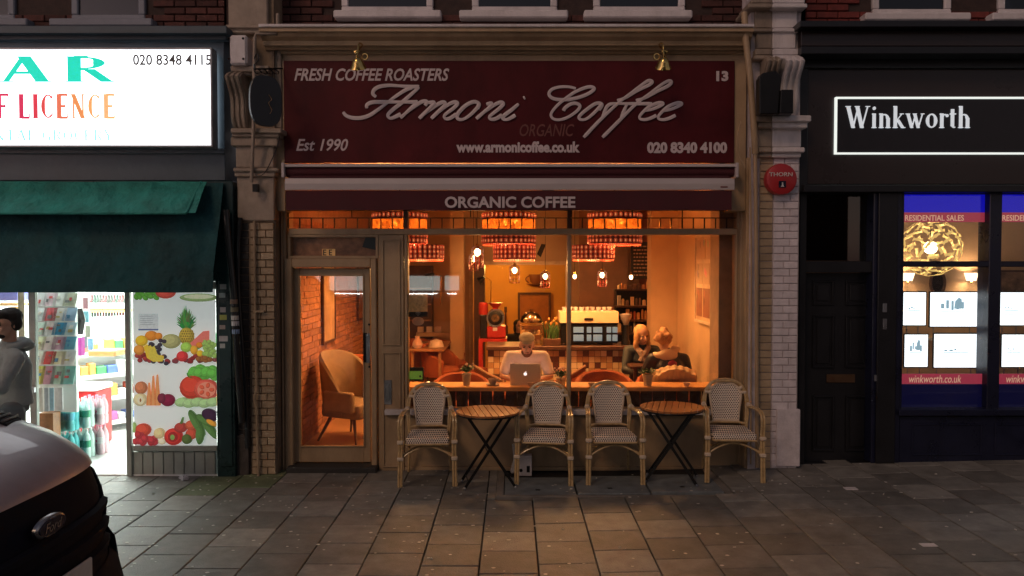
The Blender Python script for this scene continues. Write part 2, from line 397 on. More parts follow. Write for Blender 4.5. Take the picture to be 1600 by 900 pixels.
M_film = printed('backlit_film', .38)

# weave: dark holes in a cream lattice
def weave():
    m, t, b = nt('woven_cream_black'); N = t.nodes; L = t.links
    def mth(op, a, c=None, d=None):
        n = N.new('ShaderNodeMath'); n.operation = op
        for i, q in enumerate((a, c, d)):
            if q is None: continue
            if isinstance(q, (int, float)): n.inputs[i].default_value = q
            else: L.new(q, n.inputs[i])
        return n.outputs[0]
    tc = N.new('ShaderNodeTexCoord'); sp = N.new('ShaderNodeSeparateXYZ'); L.new(tc.outputs['Object'], sp.inputs[0])
    u = mth('MULTIPLY', sp.outputs[0], 1/.0215); zz = mth('ADD', sp.outputs[2], mth('MULTIPLY', sp.outputs[1], .18)); v = mth('MULTIPLY', zz, 1/.0175)
    row = mth('FLOOR', v); par = mth('MULTIPLY', mth('MODULO', mth('ABSOLUTE', row), 2), .5)
    fu = mth('SUBTRACT', mth('FRACT', mth('ADD', mth('ADD', u, par), 50)), .5); fv = mth('SUBTRACT', mth('FRACT', mth('ADD', v, 50)), .5)
    d = mth('SQRT', mth('ADD', mth('MULTIPLY', fu, fu), mth('MULTIPLY', mth('MULTIPLY', fv, fv), .8)))
    h = mth('LESS_THAN', d, .33); mx = N.new('ShaderNodeMixRGB'); mx.inputs[1].default_value = (.92, .78, .66, 1); mx.inputs[2].default_value = (.02, .014, .014, 1)
    L.new(h, mx.inputs[0]); L.new(mx.outputs[0], b.inputs['Base Color']); b.inputs['Roughness'].default_value = .6
    bp = N.new('ShaderNodeBump'); bp.inputs['Distance'].default_value = .004; L.new(mth('SMOOTH_MIN', d, .4, .1), bp.inputs['Height']); L.new(bp.outputs[0], b.inputs['Normal'])
    MATS['weave'] = m; return m
M_weave = weave()

# ================================================================== GROUND
mb = MB(); mb.add([(-60,-3.98,-.03),(0,-3.98,-.03),(60,-3.98,-.03+gz(60)),(-60,8,-.03),(0,8,-.03),(60,8,-.03+gz(60))], [(0,1,4,3),(1,2,5,4)])
pavement = thing('pavement', 'x', 'x'); del pavement['label'], pavement['category']; pavement['kind'] = 'structure'
obj('joint_bed', mb, M_joint, pavement, norm=False)
mb = MB(); mb.add([(-90,-60,-.15),(90,-60,-.15),(90,-4.1,-.15),(-90,-4.1,-.15)], [(0,1,2,3)]); obj('road', mb, M_asph, kind='structure', norm=False)
kerb = thing('kerb', 'x', 'x'); del kerb['label'], kerb['category']; kerb['kind'] = 'structure'
for i in range(-8, 9): piece('brick', M_iron if 0 else M_slab, 'kerb_stone', kerb, (i*.9+.004, -4.12, -.2+gz(i*.9)), (i*.9+.896, -3.98, .0+gz(i*.9)))
lines = [-.23+.415*i for i in range(-14, 15)]
HX0, HX1 = X(775, -.95), X(1148, -.95)      # cellar hatch frame
slabs = []
for ci in range(len(lines)-1):
    x0, x1 = lines[ci], lines[ci+1]
    off = (.21 if ci % 2 else 0)+random.uniform(-.03, .03); y = .18-off
    while y > -3.9:
        L_ = random.choice((.42, .42, .41, .44)); ya, yb = y-L_, y; y -= L_
        ya = max(ya, -3.97)
        if ya > -.05 and x0 > -3: continue
        xm = (x0+x1)/2
        if x1 > HX0 and x0 < HX1 and yb > -1.02:
            for (sa, sb) in ((x0, HX0-.003), (HX1+.003, x1)):
                if sb-sa > .03 and sb-sa < .5 and yb > -1.02:
                    o = piece('slab', M_slab, 'paving_slab', pavement, (sa+.005, max(ya, -1.02)+.005, gz(xm)-.03), (sb, yb-.005, gz(xm))); o.location.z = gz(xm); o.scale.z = .03
            if ya > -1.02: continue
            yb = -1.02
            if yb-ya < .08: continue
        o = piece('slab', M_moss if (x0 > -3.4 and x1 < -2.0 and yb > -.55) else M_slab, 'paving_slab', pavement, (x0+.005, ya+.005, gz(xm)-.022+random.uniform(-.001, .0012)), (x1-.005, yb-.005, gz(xm)))
        o.location.z = gz(xm)+random.uniform(-.0015, .0015); o.scale.z = .03
        o.rotation_euler = (random.uniform(-.003, .003), -math.atan(.022 if xm > 0 else 0)+random.uniform(-.003, .003), random.uniform(-.004, .004))
# cellar hatch with three steel plates
hatch = thing('cellar_hatch', 'row of three grey steel cellar covers set in the paving below the tables', 'hatch cover', ((HX0+HX1)/2, -.6, .0))
mb = MB(); hz = lambda x: gz(x)+.004
mb.box(HX0, HX1, -1.015, -.955, -.02, .004+.012); mb.box(HX0, HX0+.07, -.95, -.1, -.02, .012); mb.box(HX1-.07, HX1, -.95, -.1, -.02, .034)
obj('concrete_surround', mb, mat('pale_concrete', (.2, .18, .16), .7, var=.3, bump=.5, dirt=.4), hatch, bevel=.004)
wd = (HX1-HX0-.14)/3
for i in range(3):
    x0 = HX0+.07+i*wd; zc = gz(x0+wd/2)+.004
    mb = MB(); mb.box(x0+.007, x0+wd-.007, -.945, -.35, -.02, zc)
    p = W0(obj('cover_plate', mb, M_iron, hatch, bevel=.004))
    mb = MB(); mb.box(x0+wd*.44, x0+wd*.5, -.80, -.765, zc, zc+.003); obj('lifting_slot', mb, M_black, p)
# gum spots
mb = MB(); rg = random.Random(5)
for i in range(720):
    x = rg.uniform(-4.6, 4.8); y = -rg.betavariate(1.1, 1.5)*3.6
    if x > 0 and rg.random() < .55: continue
    r = rg.uniform(.007, .019); z = gz(x)+.0050; n = 6; a = rg.uniform(0, 3); e = rg.uniform(.5, 1)
    mb.add([(x+r*cos(a+t*2*pi/n)*rg.uniform(.7, 1.2), y+r*e*sin(a+t*2*pi/n), z) for t in range(n)], [tuple(range(n))])
obj('chewing_gum_spots', mb, mat('old_gum', (.72, .69, .62), .7, var=.2), kind='stuff', norm=False)
rg = random.Random(17); mb = MB()
for i in range(26):
    x = rg.uniform(-3.4, 4.2); y = rg.uniform(-2.6, -.35); a = rg.uniform(0, 3); z = gz(x)+.008; mb.tube([(x, y, z), (x+.022*cos(a), y+.022*sin(a), z)], .0045, 5)
obj('cigarette_butts', mb, mat('old_gum', (.5, .5, .5)), kind='stuff', norm=False)
# crumpled tissue by the wall
def crumple(c, r, seed, flat=.5):
    q = random.Random(seed); mb = MB(); mb.ball((0, 0, 0), (r, r*.7, r*flat), 12)
    mb.v = [(c[0]+v[0]*q.uniform(.6, 1.25), c[1]+v[1]*q.uniform(.6, 1.25), max(c[2]+.002, c[2]+r*flat*.8+v[2]*q.uniform(.5, 1.3))) for v in mb.v]
    return mb
x, _ = at(283, 752, -.5); single('litter', crumple((x, -.42, 0), .055, 3, .5), M_white, 'crumpled white tissue lying on the paving below the fruit poster', 'litter')
x, _ = at(1340, 790, -1.1); mb = MB(); mb.box(x-.06, x+.05, -1.0, -.93, gz(x)+.004, gz(x)+.012, M=None); single('litter', mb, M_white, 'flat pale scrap of card lying on dark paving in front of the black door', 'litter')
x, _ = at(1430, 868, -2.2); mb = MB(); mb.box(x-.06, x+.05, -2.42, -2.36, gz(x)+.004, gz(x)+.009); single('litter', mb, M_white, 'narrow white paper strip on the paving, nearest the camera at right', 'litter')

# ================================================================== CAFE BUILDING
YF = -.02                        # outer face of the timber shopfront
cafe = thing('cafe_building', 'cafe building with a cream painted timber shopfront, maroon fascia and warm orange lit interior', 'building', (0, .1, 0))
def bx(px0, py0, px1, py1, Y0, Y1, mbx=None, mi=0):
    "box whose front face (y=Y0) fills the photo rectangle"
    a = at(px0, py0, Y0); b = at(px1, py1, Y0); mbx = mbx or MB(); mbx.box(a[0], b[0], Y0, Y1, b[1], a[1], mi); return mbx
# cornice over the fascia
mb = MB(); x0, x1 = X(418, -.2), X(1165, -.2)
def strip(py0, py1, Yf, mbx, px0=None, px1=None):
    z1, z0 = Z(py0, Yf), Z(py1, Yf); mbx.box(px0 if px0 is not None else x0, px1 if px1 is not None else x1, Yf, .1, z0, z1)
prof = []
for py, Y in ((43, -.40), (49, -.40), (50, -.37), (57, -.35), (64, -.30), (71, -.29), (72, -.24), (78, -.22), (79, -.16), (84, -.15), (85, -.12), (96, -.12)): prof.append((Y, Z(py, Y)))
poly = [(Y, z) for Y, z in prof]+[(.1, prof[-1][1]), (.1, prof[0][1])]
mb.prism(poly, x0, x1, 'x'); obj('cornice', mb, M_cream, cafe)
mb = MB(); mb.box(x0, x1, -.42, .1, Z(43, -.4)+.002, Z(43, -.4)+.03); obj('lead_flashing', mb, M_white, cafe, bevel=.004)
# side casings of the fascia
for q_ in ((418, 92, 446, 330), (1143, 92, 1165, 330)): obj('fascia_casing', bx(*q_, -.14, .1), M_cream, cafe, bevel=.006)
# timber frame of the shopfront
def part(name, m, px0, py0, px1, py1, Y0, Y1, parent=cafe, bev=.006):
    return W0(obj(name, bx(px0, py0, px1, py1, Y0, Y1), m, parent, bevel=bev))
part('jamb', M_cream, 430, 300, 450, 742, YF, .25)
part('jamb', M_cream, 1153, 300, 1166, 735, YF, .25)
part('moulding', M_cream, 438, 300, 444, 742, YF-.035, YF-.001); part('moulding', M_cream, 1158, 300, 1162, 735, YF-.03, YF-.001)
part('transom_rail', M_cream, 450.5, 357, 1152.5, 366.5, YF-.02, .12)
part('transom_rail', M_cream, 450.5, 300, 1152.5, 327, YF, .12)
# transom window with leaded lights
tw = W0(obj('transom_window', MB().box(X(451, 0), X(1152, 0), YF+.01, .1, Z(328.5, 0), Z(327.2, 0)), M_dwood, cafe))
for q_ in ((632, 637), (887, 892)): obj('transom_post', bx(q_[0], 328.6, q_[1], 356.5, YF+.01, .1), M_dwood, tw)
Yt = .04
for (a, b) in ((451, 631.5), (637.5, 886.5), (892.5, 1152)):
    n = round((b-a)/17.6); wpx = (b-a)/n
    mb = MB(); mb.box(X(a, Yt), X(b, Yt), Yt-.006, Yt+.006, Z(340.5, Yt)-.006, Z(340.5, Yt)+.004)
    for i in range(n+1): xx = X(a+i*wpx, Yt); mb.box(xx-.006, xx+.006, Yt-.007, Yt+.007, Z(357, Yt), Z(340.5, Yt)-.007)
    for i in range(0, n+1, 5): xx = X(a+(i+.5 if i % 2 else i)*wpx, Yt); mb.box(xx-.005, xx+.005, Yt-.007, Yt+.007, Z(340.5, Yt)+.006, Z(327, Yt))
    obj('leading', mb, M_leg, tw)
    for i in range(n): piece('box', M_glass, 'pane', tw, (X(a+i*wpx, Yt)+.007, Yt-.002, Z(357, Yt)), (X(a+(i+1)*wpx, Yt)-.007, Yt+.002, Z(340.5, Yt)-.007))
    piece('box', M_glass, 'pane', tw, (X(a, Yt), Yt-.002, Z(340.5, Yt)+.005), (X(b, Yt), Yt+.002, Z(327, Yt)))
# light above the door
mb = MB(); mb.frame(X(451, 0), X(592, 0), Z(404, 0), Z(366.5, 0), .028, YF-.01, .1); ol = W0(obj('overlight', mb, M_cream, cafe, bevel=.004))
M_reed = mat('dusty_film', (.30, .14, .07), .35, var=.5, scale=14, bump=.2)
mb = bx(456, 370, 588, 401, .05, .056); obj('film_pane', mb, M_reed, ol)
obj('vent_hood', MB().prism([at(*p, .02) for p in ((566, 386), (571, 371), (589, 371), (589, 391))], .02, .04), M_black, ol)
mb = MB().box(*[X(504, .04), X(524, .04)], .03, .045, Z(400.5, .04), Z(389, .04)); p = W0(obj('paper_sign', mb, mat('yellow_paper', (.75, .42, .16), .7, emit=.12), ol))
obj('lettering', text_mesh('E E', pbox(505, 399, 519, 390, .03), .03, bold=.01), M_black, p)
# panelled post between door and window
part('door_post', M_cream, 590, 366.5, 632, 736, YF, .12)
mb = MB(); a = at(597, 374, YF); b = at(627, 736, YF); mb.frame(a[0], b[0], Z(540, YF), a[1], .016, YF-.014, YF-.001); mb.frame(a[0], b[0], Z(730, YF), Z(550, YF), .016, YF-.014, YF-.001); obj('panel_moulding', mb, M_cream, cafe, bevel=.003)
mb = bx(600, 594, 612, 632, YF-.012, YF-.001); lp = W0(obj('letter_plate', mb, M_metal, cafe, bevel=.003)); obj('flap', bx(603, 600, 609, 626, YF-.018, YF-.0125), M_iron, lp, bevel=.002)
# door with frame
mb = MB(); a = at(445, 404, YF); b = at(590, 738, YF)
mb.box(a[0], X(457, YF), YF-.03, .12, .0, a[1]); mb.box(X(580, YF), b[0], YF-.03, .12, .0, a[1]); mb.box(X(457, YF), X(580, YF), YF-.03, .12, Z(418, YF), a[1]); obj('door_frame', mb, M_cream, cafe, bevel=.008)
mb = MB(); D0, D1 = .03, .075
l, t = at(458, 419, D0); r, bo = at(579.5, 722, D0); gl, gt = at(468.5, 431, D0); gr, gb = at(568.5, 697, D0)
mb.box(l, gl, D0, D1, bo, t); mb.box(gr, r, D0, D1, bo, t); mb.box(gl, gr, D0, D1, bo, gb); mb.box(gl, gr, D0, D1, gt, t)
door = W0(obj('door', mb, M_cream, cafe, bevel=.005))
mb = MB(); mb.frame(gl-.012, gr+.012, gb-.012, gt+.012, .014, D0-.012, D0-.001); obj('glazing_bead', mb, M_cream, door, bevel=.003)
obj('door_glass', MB().box(gl, gr, .05, .054, gb, gt), M_glass, door)
hx, hz0 = at(576, 566, D0); _, hz1 = at(576, 520, D0)
mb = MB(); mb.box(hx-.055, hx-.02, D0-.012, D0-.001, hz0, hz1); obj('handle_plate', mb, M_leg, door)
mb = MB(); mb.box(hx-.018, hx+.028, D0-.05, D0-.04, hz0, hz1); mb.tube([(hx, D0, hz0+.03), (hx, D0-.045, hz0+.03)], .008); mb.tube([(hx, D0, hz1-.03), (hx, D0-.045, hz1-.03)], .008)
obj('door_handle', mb, M_metal, door, bevel=.004)
for py in (507, 573): obj('keyhole', MB().lathe([(.012, 0), (.012, -.006), (.004, -.008)], X(576.5, D0), D0-.001, Z(py, D0), 12, axis='y'), M_leg, door)
obj('threshold', MB().box(X(447, -.1), X(588, -.1), -.16, .3, -.02, bo-.01), mat('dark_step', (.03, .028, .026), .7, bump=.4), cafe, bevel=.008)
# big windows
wf = W0(obj('shop_window', MB().box(X(632, YF), X(1153, YF), YF+.006, .1, Z(640, YF), Z(638.5, YF)), M_cream, cafe, bevel=.002))
for a, b in ((632, 637), (886.5, 892.5), (1149, 1153)):
    obj('mullion', MB().prism([(X(a, YF), .1), (X(a, YF), YF+.004), (X(a, YF)+.008, YF-.012), (X(b, YF)-.008, YF-.012), (X(b, YF), YF+.004), (X(b, YF), .1)], Z(638.4, YF), Z(366.6, YF), 'z'), M_cream, wf)
for a, b in ((637, 886.5), (892.5, 1149)): obj('window_glass', MB().box(X(a, .03)+.001, X(b, .03)-.001, .03, .036, Z(640, .03), Z(366.6, .03)), M_glass, wf)
part('window_sill', M_white, 600.5, 640.5, 1152, 649, YF-.06, .12)
part('stall_riser', M_cream, 632.5, 649.5, 1152, 729, YF, .14)
part('skirting', M_cream, 632.5, 729.5, 1152, 736, YF-.02, .14)
part('plinth', mat('dark_plinth', (.05, .04, .035), .8, bump=.4), 590, 736.5, 1166, 741, YF+.01, .14)
mb = MB(); mb.box(X(855, YF), X(905, YF), YF-.004, YF-.001, Z(722, YF), Z(702, YF)); obj('vent_panel', mb, M_cream, cafe, bevel=.002)
# upper wall
UY = .10
zt = Z(43, -.4)
mb = MB(); mb.box(X(330, UY), X(1300, UY), UY+.03, .5, 4.6, 8.5); obj('upper_wall', mb, mat('upper_brick', (.05, .03, .026), .85, var=.4, scale=14, bump=.5), cafe, norm=False)
wins = [(523, 690, 536, 678), (718, 887, 738, 870), (912, 1080, 926, 1068)]
def upper_row(parent, xa, xb, wins, m, rows=6, z0=None):
    z = z0 if z0 is not None else Z(45, UY); wx = [(X(a, UY), X(b, UY)) for a, b, *_ in wins]; n = 0
    for r in range(rows):
        x = xa-(.1125 if r % 2 else 0)
        while x < xb:
            w_ = .215
            a, b = max(x, xa), min(x+w_, xb); x += .225
            if r >= 2 and any(a < q1 and b > q0 for q0, q1 in wx): continue
            if b-a < .05: continue
            piece('brick', m, 'brick', parent, (a, UY, z+.075*r+.005), (b, UY+.03, z+.075*r+.07))
upper_row(cafe, X(440, UY), X(1165, UY), wins, M_dbrick)
M_dglass = glass('upstairs_glass', (.25, .25, .28), 1.7)
def upper_window(parent, a, b, c, d, pys, ms):
    mb = MB(); zs, ze = Z(pys+12, -.02), Z(pys, -.02)
    mb.box(X(a, -.02), X(b, -.02), -.02, UY+.12, zs, ze); obj('window_sill', mb, ms, parent, bevel=.012)
    mb = MB(); mb.frame(X(c, UY), X(d, UY), ze+.001, 7, .07, UY-.01, UY+.09); mb.box((X(c, UY)+X(d, UY))/2-.012, (X(c, UY)+X(d, UY))/2+.012, UY+.02, UY+.05, ze+.072, 6.9) if 0 else None
    f = W0(obj('window', mb, ms, parent, bevel=.01)); obj('pane', MB().box(X(c, UY)+.07, X(d, UY)-.07, UY+.02, UY+.027, ze+.07, 6.93), M_dglass, f)
    obj('black_backing', MB().box(X(c, UY)+.07, X(d, UY)-.07, UY+.028, UY+.029, ze+.07, 6.93), M_black, f)  # black sheet standing in for the dark room behind the pane
for wi in wins: upper_window(cafe, *wi, 15, M_white)

# pilasters with corbels -------------------------------------------------
def scroll(x0, x1, ztop, zbot, Yb, m, parent, flutes=4, depth=.26, name='scroll_bracket'):
    "S-shaped console: side profile extruded across, with raised flutes"
    h = ztop-zbot; N = 18; pr = []
    for i in range(N+1):
        t = i/N; d = depth*(1-t)**.8*(.72+.28*cos(t*pi*1.9))+.045
        if t < .12: d = depth*(1.0-.4*(1-t/.12)**2)
        pr.append((Yb-d, ztop-h*t))
    mb = MB(); mb.prism(pr+[(Yb, zbot), (Yb, ztop)], x0+.02, x1-.02, 'x')
    o = W0(obj(name, mb, m, parent))
    wd_ = (x1-x0-.04)/flutes
    for k in range(flutes):
        c = x0+.02+wd_*(k+.5); r = wd_*.33; mb = MB()
        mb.tube([(c, y-.006, z) for y, z in pr], r, 8, flat=.8); obj('flute', mb, m, o, smooth=True)
def bands(parent, m, seq, name='moulding'):
    for (px0, py0, px1, py1, Y) in seq: part(name, m, px0, py0, px1, py1, Y, .12, parent, .01)
# left pilaster (cream and sooty brick shaft)
YP = -.22
pil = W0(obj('pilaster', MB().box(X(369, YP)+.02, X(430, YP)-.004, YP+.03, .12, 0, 5.6), mat('painted_joint', (.27, .195, .13), .8, var=.3), cafe))
def shaft(parent, m, pxa, pxb, py0, py1, Y, stretch=(.25, .13), zb=0.0, full=.215):
    xa, xb = X(pxa, Y), X(pxb, Y); z = zb; zt_ = Z(py0, Y); r = 0
    while z < zt_-.03:
        W_ = xb-xa
        cuts = [0, W_] if W_ < .17 else ([0, W_*.42, W_] if r % 2 else [0, W_*.66, W_])
        for c0, c1 in zip(cuts, cuts[1:]):
            q = random.uniform(-.002, .003)
            piece('brick', m, 'brick', parent, (xa+c0+.003, Y+q, z+.003), (xa+c1-.002, Y+.035, min(z+.0725, zt_)))
        z += .075; r += 1
shaft(pil, M_sbrick, 369, 389, 345, 750, YP+.02)
shaft(pil, M_creamb, 391, 428, 345, 750, YP)
part('plinth_block', M_sbrick, 366, 680, 389, 749, YP-.01, .1, pil)
M_lcor = mat('weathered_cream', (.34, .27, .21), .55, var=.25, scale=6, bump=.5, bscale=30, dirt=.6)
bands(pil, M_lcor, [(356, -30, 418, 40, YP-.02), (352, 38, 422, 44, YP-.06), (356, 44, 418, 52, YP-.03), (360, 102, 420, 112, YP-.1), (362, 112, 420, 118, YP-.06),
  (360, 200, 440, 208, YP-.12), (362, 208, 436, 214, YP-.09), (360, 214, 434, 228, YP-.06), (368, 228, 428, 262, YP-.02), (364, 262, 434, 268, YP-.08), (366, 268, 430, 276, YP-.05), (370, 276, 429, 345, YP-.01)])
part('backing', M_lcor, 364, 52, 440, 200, YP+.06, .12, pil)
part('white_cap_block', M_white, 358, 54, 386, 101, YP-.16, .0, pil, .02)
for q in ((361, 60), (383, 60), (361, 92), (383, 92)): obj('rivet', MB().ball((X(q[0], YP-.16), YP-.16, Z(q[1], YP-.16)), .012, 8), M_leg, pil)
scroll(X(362, YP), X(392, YP), Z(118, YP), Z(199, YP), YP+.06, M_lcor, pil, 3)
# right pilaster, painted half cream, half white
rp = W0(obj('pilaster', MB().box(X(1168, YP)+.02, X(1249, YP)-.004, YP+.016, .12, 0, 5.6), mat('white_joint', (.56, .49, .50), .8, var=.3), cafe))
zb_ = gz(2.8)
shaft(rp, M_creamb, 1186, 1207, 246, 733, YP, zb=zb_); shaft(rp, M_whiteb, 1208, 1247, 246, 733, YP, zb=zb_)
part('plinth_block', M_whiteb, 1214, 640, 1250, 729, YP-.025, .0, rp)
part('casing', M_cream, 1167, 246, 1185, 735, YP+.05, .2, rp)
part('casing', M_cream, 1171, 246, 1176, 735, YP+.02, .2, rp)
def split(seq):
    for (x0_, y0_, x1_, y1_, Y) in seq:
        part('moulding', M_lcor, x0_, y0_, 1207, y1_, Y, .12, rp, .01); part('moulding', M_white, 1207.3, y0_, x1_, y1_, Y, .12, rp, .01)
split([(1178, -40, 1240, -2, YP-.02), (1174, -2, 1258, 5, YP-.08), (1170, 5, 1262, 12, YP-.12), (1180, 12, 1246, 44, YP-.02), (1177, 44, 1249, 50, YP-.06), (1182, 50, 1244, 76, YP-.03), (1180, 76, 1250, 86, YP-.07), (1178, 86, 1252, 93, YP-.1),
  (1180, 180, 1268, 190, YP-.14), (1184, 190, 1262, 200, YP-.1), (1186, 200, 1252, 230, YP-.03), (1186, 230, 1258, 238, YP-.09), (1186, 238, 1252, 246, YP-.05)])
part('backing', M_lcor, 1180, 93, 1248, 180, YP+.06, .12, rp)
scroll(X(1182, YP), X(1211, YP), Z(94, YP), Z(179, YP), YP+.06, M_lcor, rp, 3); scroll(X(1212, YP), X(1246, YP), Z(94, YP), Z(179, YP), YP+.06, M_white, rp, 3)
# pipes and cables
def pipe(name, pts, r, m, label, cat='pipe', n=10):
    return single(name, MB().tube(pts, r, n), m, label, cat, smooth=True)
def P3(px, py, Y): x, z = at(px, py, Y); return (x, Y, z)
mb = MB(); Yq = YP-.03
mb.tube([P3(397, 345, Yq), P3(398, 440, Yq), P3(400, 560, Yq), P3(401, 610, Yq), P3(397, 622, Yq-.02), P3(401, 640, Yq), P3(404, 750, Yq)], .013, 8)
mb.box(X(395, Yq), X(412, Yq), Yq-.012, Yq+.02, Z(488, Yq), Z(485, Yq))
single('conduit_pipe', mb, M_creamb, 'thin cream painted conduit running down the brick pilaster left of the cafe door', 'pipe', smooth=True)
pipe('conduit_pipe', [P3(434, 22, -.3), P3(434, 45, -.34), P3(432, 52, -.36), P3(400, 53, -.38), P3(398, 60, -.4), P3(396, 200, -.38), P3(393, 285, -.3)], .018, M_lcor, 'pale conduit bending down in front of the scrolled left corbel')
mb = MB(); mb.tube([P3(1163, 20, -.3), P3(1165, 60, -.34), P3(1172, 120, -.36), P3(1178, 200, -.34), P3(1180, 240, -.3)], .032, 10); mb.tube([P3(1180, 240, -.3), P3(1182, 420, -.27), P3(1183, 730, -.27)], .02, 10)
single('downpipe', mb, M_cream, 'cream painted downpipe leaning down beside the right corbel of the cafe', 'pipe', smooth=True)
mb = MB(); pts = crom([P3(1158, 190, -.3), P3(1152, 215, -.33), P3(1156, 245, -.3), P3(1164, 262, -.3)]); mb.tube(pts, .009, 6)
mb.tube([P3(1172, 230, -.31), P3(1174, 400, -.25), P3(1173, 725, -.25)], .008, 6)
single('wall_cable', mb, M_cream, 'loose cream cable looping beside the fascia, left of the right corbel', 'cable', smooth=True)
mb = MB(); mb.tube(crom([P3(438, 205, -.28), P3(432, 232, -.3), P3(415, 268, -.31), P3(402, 276, -.31)]), .005, 5); mb.box(X(397, -.3), X(405, -.3), -.33, -.27, Z(300, -.3), Z(288, -.3))
single('wall_cable', mb, M_leg, 'thin black cable hanging in a curve below the hanging oval sign', 'cable')
# alarm box
ax, az = at(1221, 280, YP-.08)
al = thing('alarm_box', 'round red alarm bell box lettered THORN on the white corbelled pilaster', 'alarm box', (ax, YP, az))
M_red = mat('red_plastic', (.42, .025, .03), .35, var=.08, bump=.02)
mb = MB(); mb.lathe([(.155, 0), (.158, -.06), (.15, -.085), (.12, -.098), (0, -.1)], ax, YP-.005, az, 32, axis='y'); c = W0(obj('case', mb, M_red, al, smooth=True))
obj('lettering', text_mesh('THORN', (ax-.13, ax+.1, az+.025, az+.065), YP-.104, bold=.01, ext=.006), mat('white_print', (.7, .62, .6), .5, bump=0), al)
obj('emblem_plate', MB().box(ax-.035, ax+.035, YP-.111, YP-.1, az-.085, az-.02), M_navy, al)
obj('emblem', MB().prism([(ax-.018, az-.078), (ax+.018, az-.078), (ax+.006, az-.06), (ax+.006, az-.035), (ax-.006, az-.035), (ax-.006, az-.06)], YP-.111, YP-.114), M_white, al)
# black floodlights on right corbel
fl = thing('security_floodlight', 'bulky black floodlight and camera mounted in front of the right scrolled corbel', 'floodlight', (X(1203, YP-.2), YP-.2, Z(180, YP-.2)))
Y_ = YP-.3
mb = MB(); mb.prism([at(*p, Y_) for p in ((1187, 178), (1187, 122), (1191, 114), (1212, 110), (1221, 118), (1219, 146), (1216, 178))], Y_, Y_+.12); obj('lamp_housing', mb, M_leg, fl, bevel=.008)
mb = MB(); mb.prism([at(*p, Y_) for p in ((1217, 178), (1219, 141), (1238, 141), (1238, 178))], Y_-.03, Y_+.08); obj('camera_housing', mb, M_leg, fl, bevel=.006)
obj('bracket', bx(1190, 174, 1236, 180, Y_+.121, YP-.09), M_leg, fl)
# hanging oval sign
YS = -.62
hs = thing('hanging_sign', 'black oval sign hanging from a wrought iron scroll bracket left of the maroon fascia', 'sign', (X(437, -.3), -.3, Z(150, -.3)))
cx_, cz_ = at(415, 158, YS); mb = MB(); ov = []
for i in range(28):
    t = 2*pi*i/28; ov.append((.155*cos(t)*abs(cos(t))**-.3 if abs(cos(t)) > .02 else 0, .24*sin(t)*(abs(sin(t))**-.25 if abs(sin(t)) > .02 else 1)))
R_ = Matrix.Translation((cx_, YS, cz_)) @ Matrix.Rotation(radians(38), 4, 'Z')
def rot(mbx): mbx.v = [tuple(R_ @ Vector(v)) for v in mbx.v]; return mbx
obj('sign_board', rot(MB().prism(ov, -.02, .02)), mat('sign_black', (.02, .022, .028), .35, bump=.1), hs, bevel=.004)
mb = MB(); mb.tube(crom([(.02, -.024, .06), (.05, -.024, .02), (.02, -.024, -.02), (.05, -.024, -.08), (.03, -.024, -.12)], 4), .007, 5, flat=.3); obj('emblem', rot(mb), mat('dim_gold', (.22, .15, .09), .5), hs)
mb = MB(); mb.tube([P3(397, 100, YS-.02), P3(397, 108, YS), P3(441, 107, -.16)], .009, 6); mb.tube(crom([P3(397, 92, YS), P3(401, 84, YS), P3(404, 92, YS), P3(399, 100, YS)], 5), .006, 5)
for k in range(4):
    t = k/4; Yk = YS+(.44)*t; c0 = P3(403+9*k, 112, Yk); mb.tube([(c0[0]+.022*cos(a*pi/5), c0[1]+.05*cos(a*pi/5), c0[2]+.02*sin(a*pi/5)) for a in range(10)], .005, 5, closed=True)
mb.tube([P3(400, 118, YS), P3(400, 124, YS)], .006, 5); mb.tube([P3(425, 113, -.4), P3(425, 122, -.55)], .006, 5)
obj('scroll_bracket', mb, M_leg, hs)

# ------------------------------------------------------------------ fascia sign
SY = -.16
sg = thing('fascia_sign', 'long maroon cafe fascia board with silver script lettering above the awning', 'sign', (0, SY, Z(255, SY)))
a = at(443, 95, SY); b = at(1147, 254, SY); board = W0(obj('sign_board', MB().box(a[0], b[0], SY, -.125, b[1], a[1]), M_maroon, sg, bevel=.003))
def sign_text(s, box, **k): return obj('lettering', text_mesh(s, pbox(*box, SY), SY-.001, **k), M_letter, board)
sign_text('FRESH COFFEE ROASTERS', (460, 126.5, 702, 107), shear=.28, bold=.022)
sign_text('Est 1990', (463, 236, 544, 217), shear=.28, bold=.015)
sign_text('www.armonicoffee.co.uk', (713, 238.5, 906, 221), bold=.045)
sign_text('020 8340 4100', (1011, 239.5, 1136, 222), bold=.05)
sign_text('13', (1119, 127, 1138, 111), bold=.05)
o = sign_text('ORGANIC', (812, 213, 897, 194), shear=.25, bold=.005); o.data.materials.clear(); o.data.materials.append(M_faded)
c1 = lambda p: at(530+p[0]/5.333, 120+p[1]/5.333, SY); c2 = lambda p: at(820+p[0]/6.154, 120+p[1]/6.154, SY)
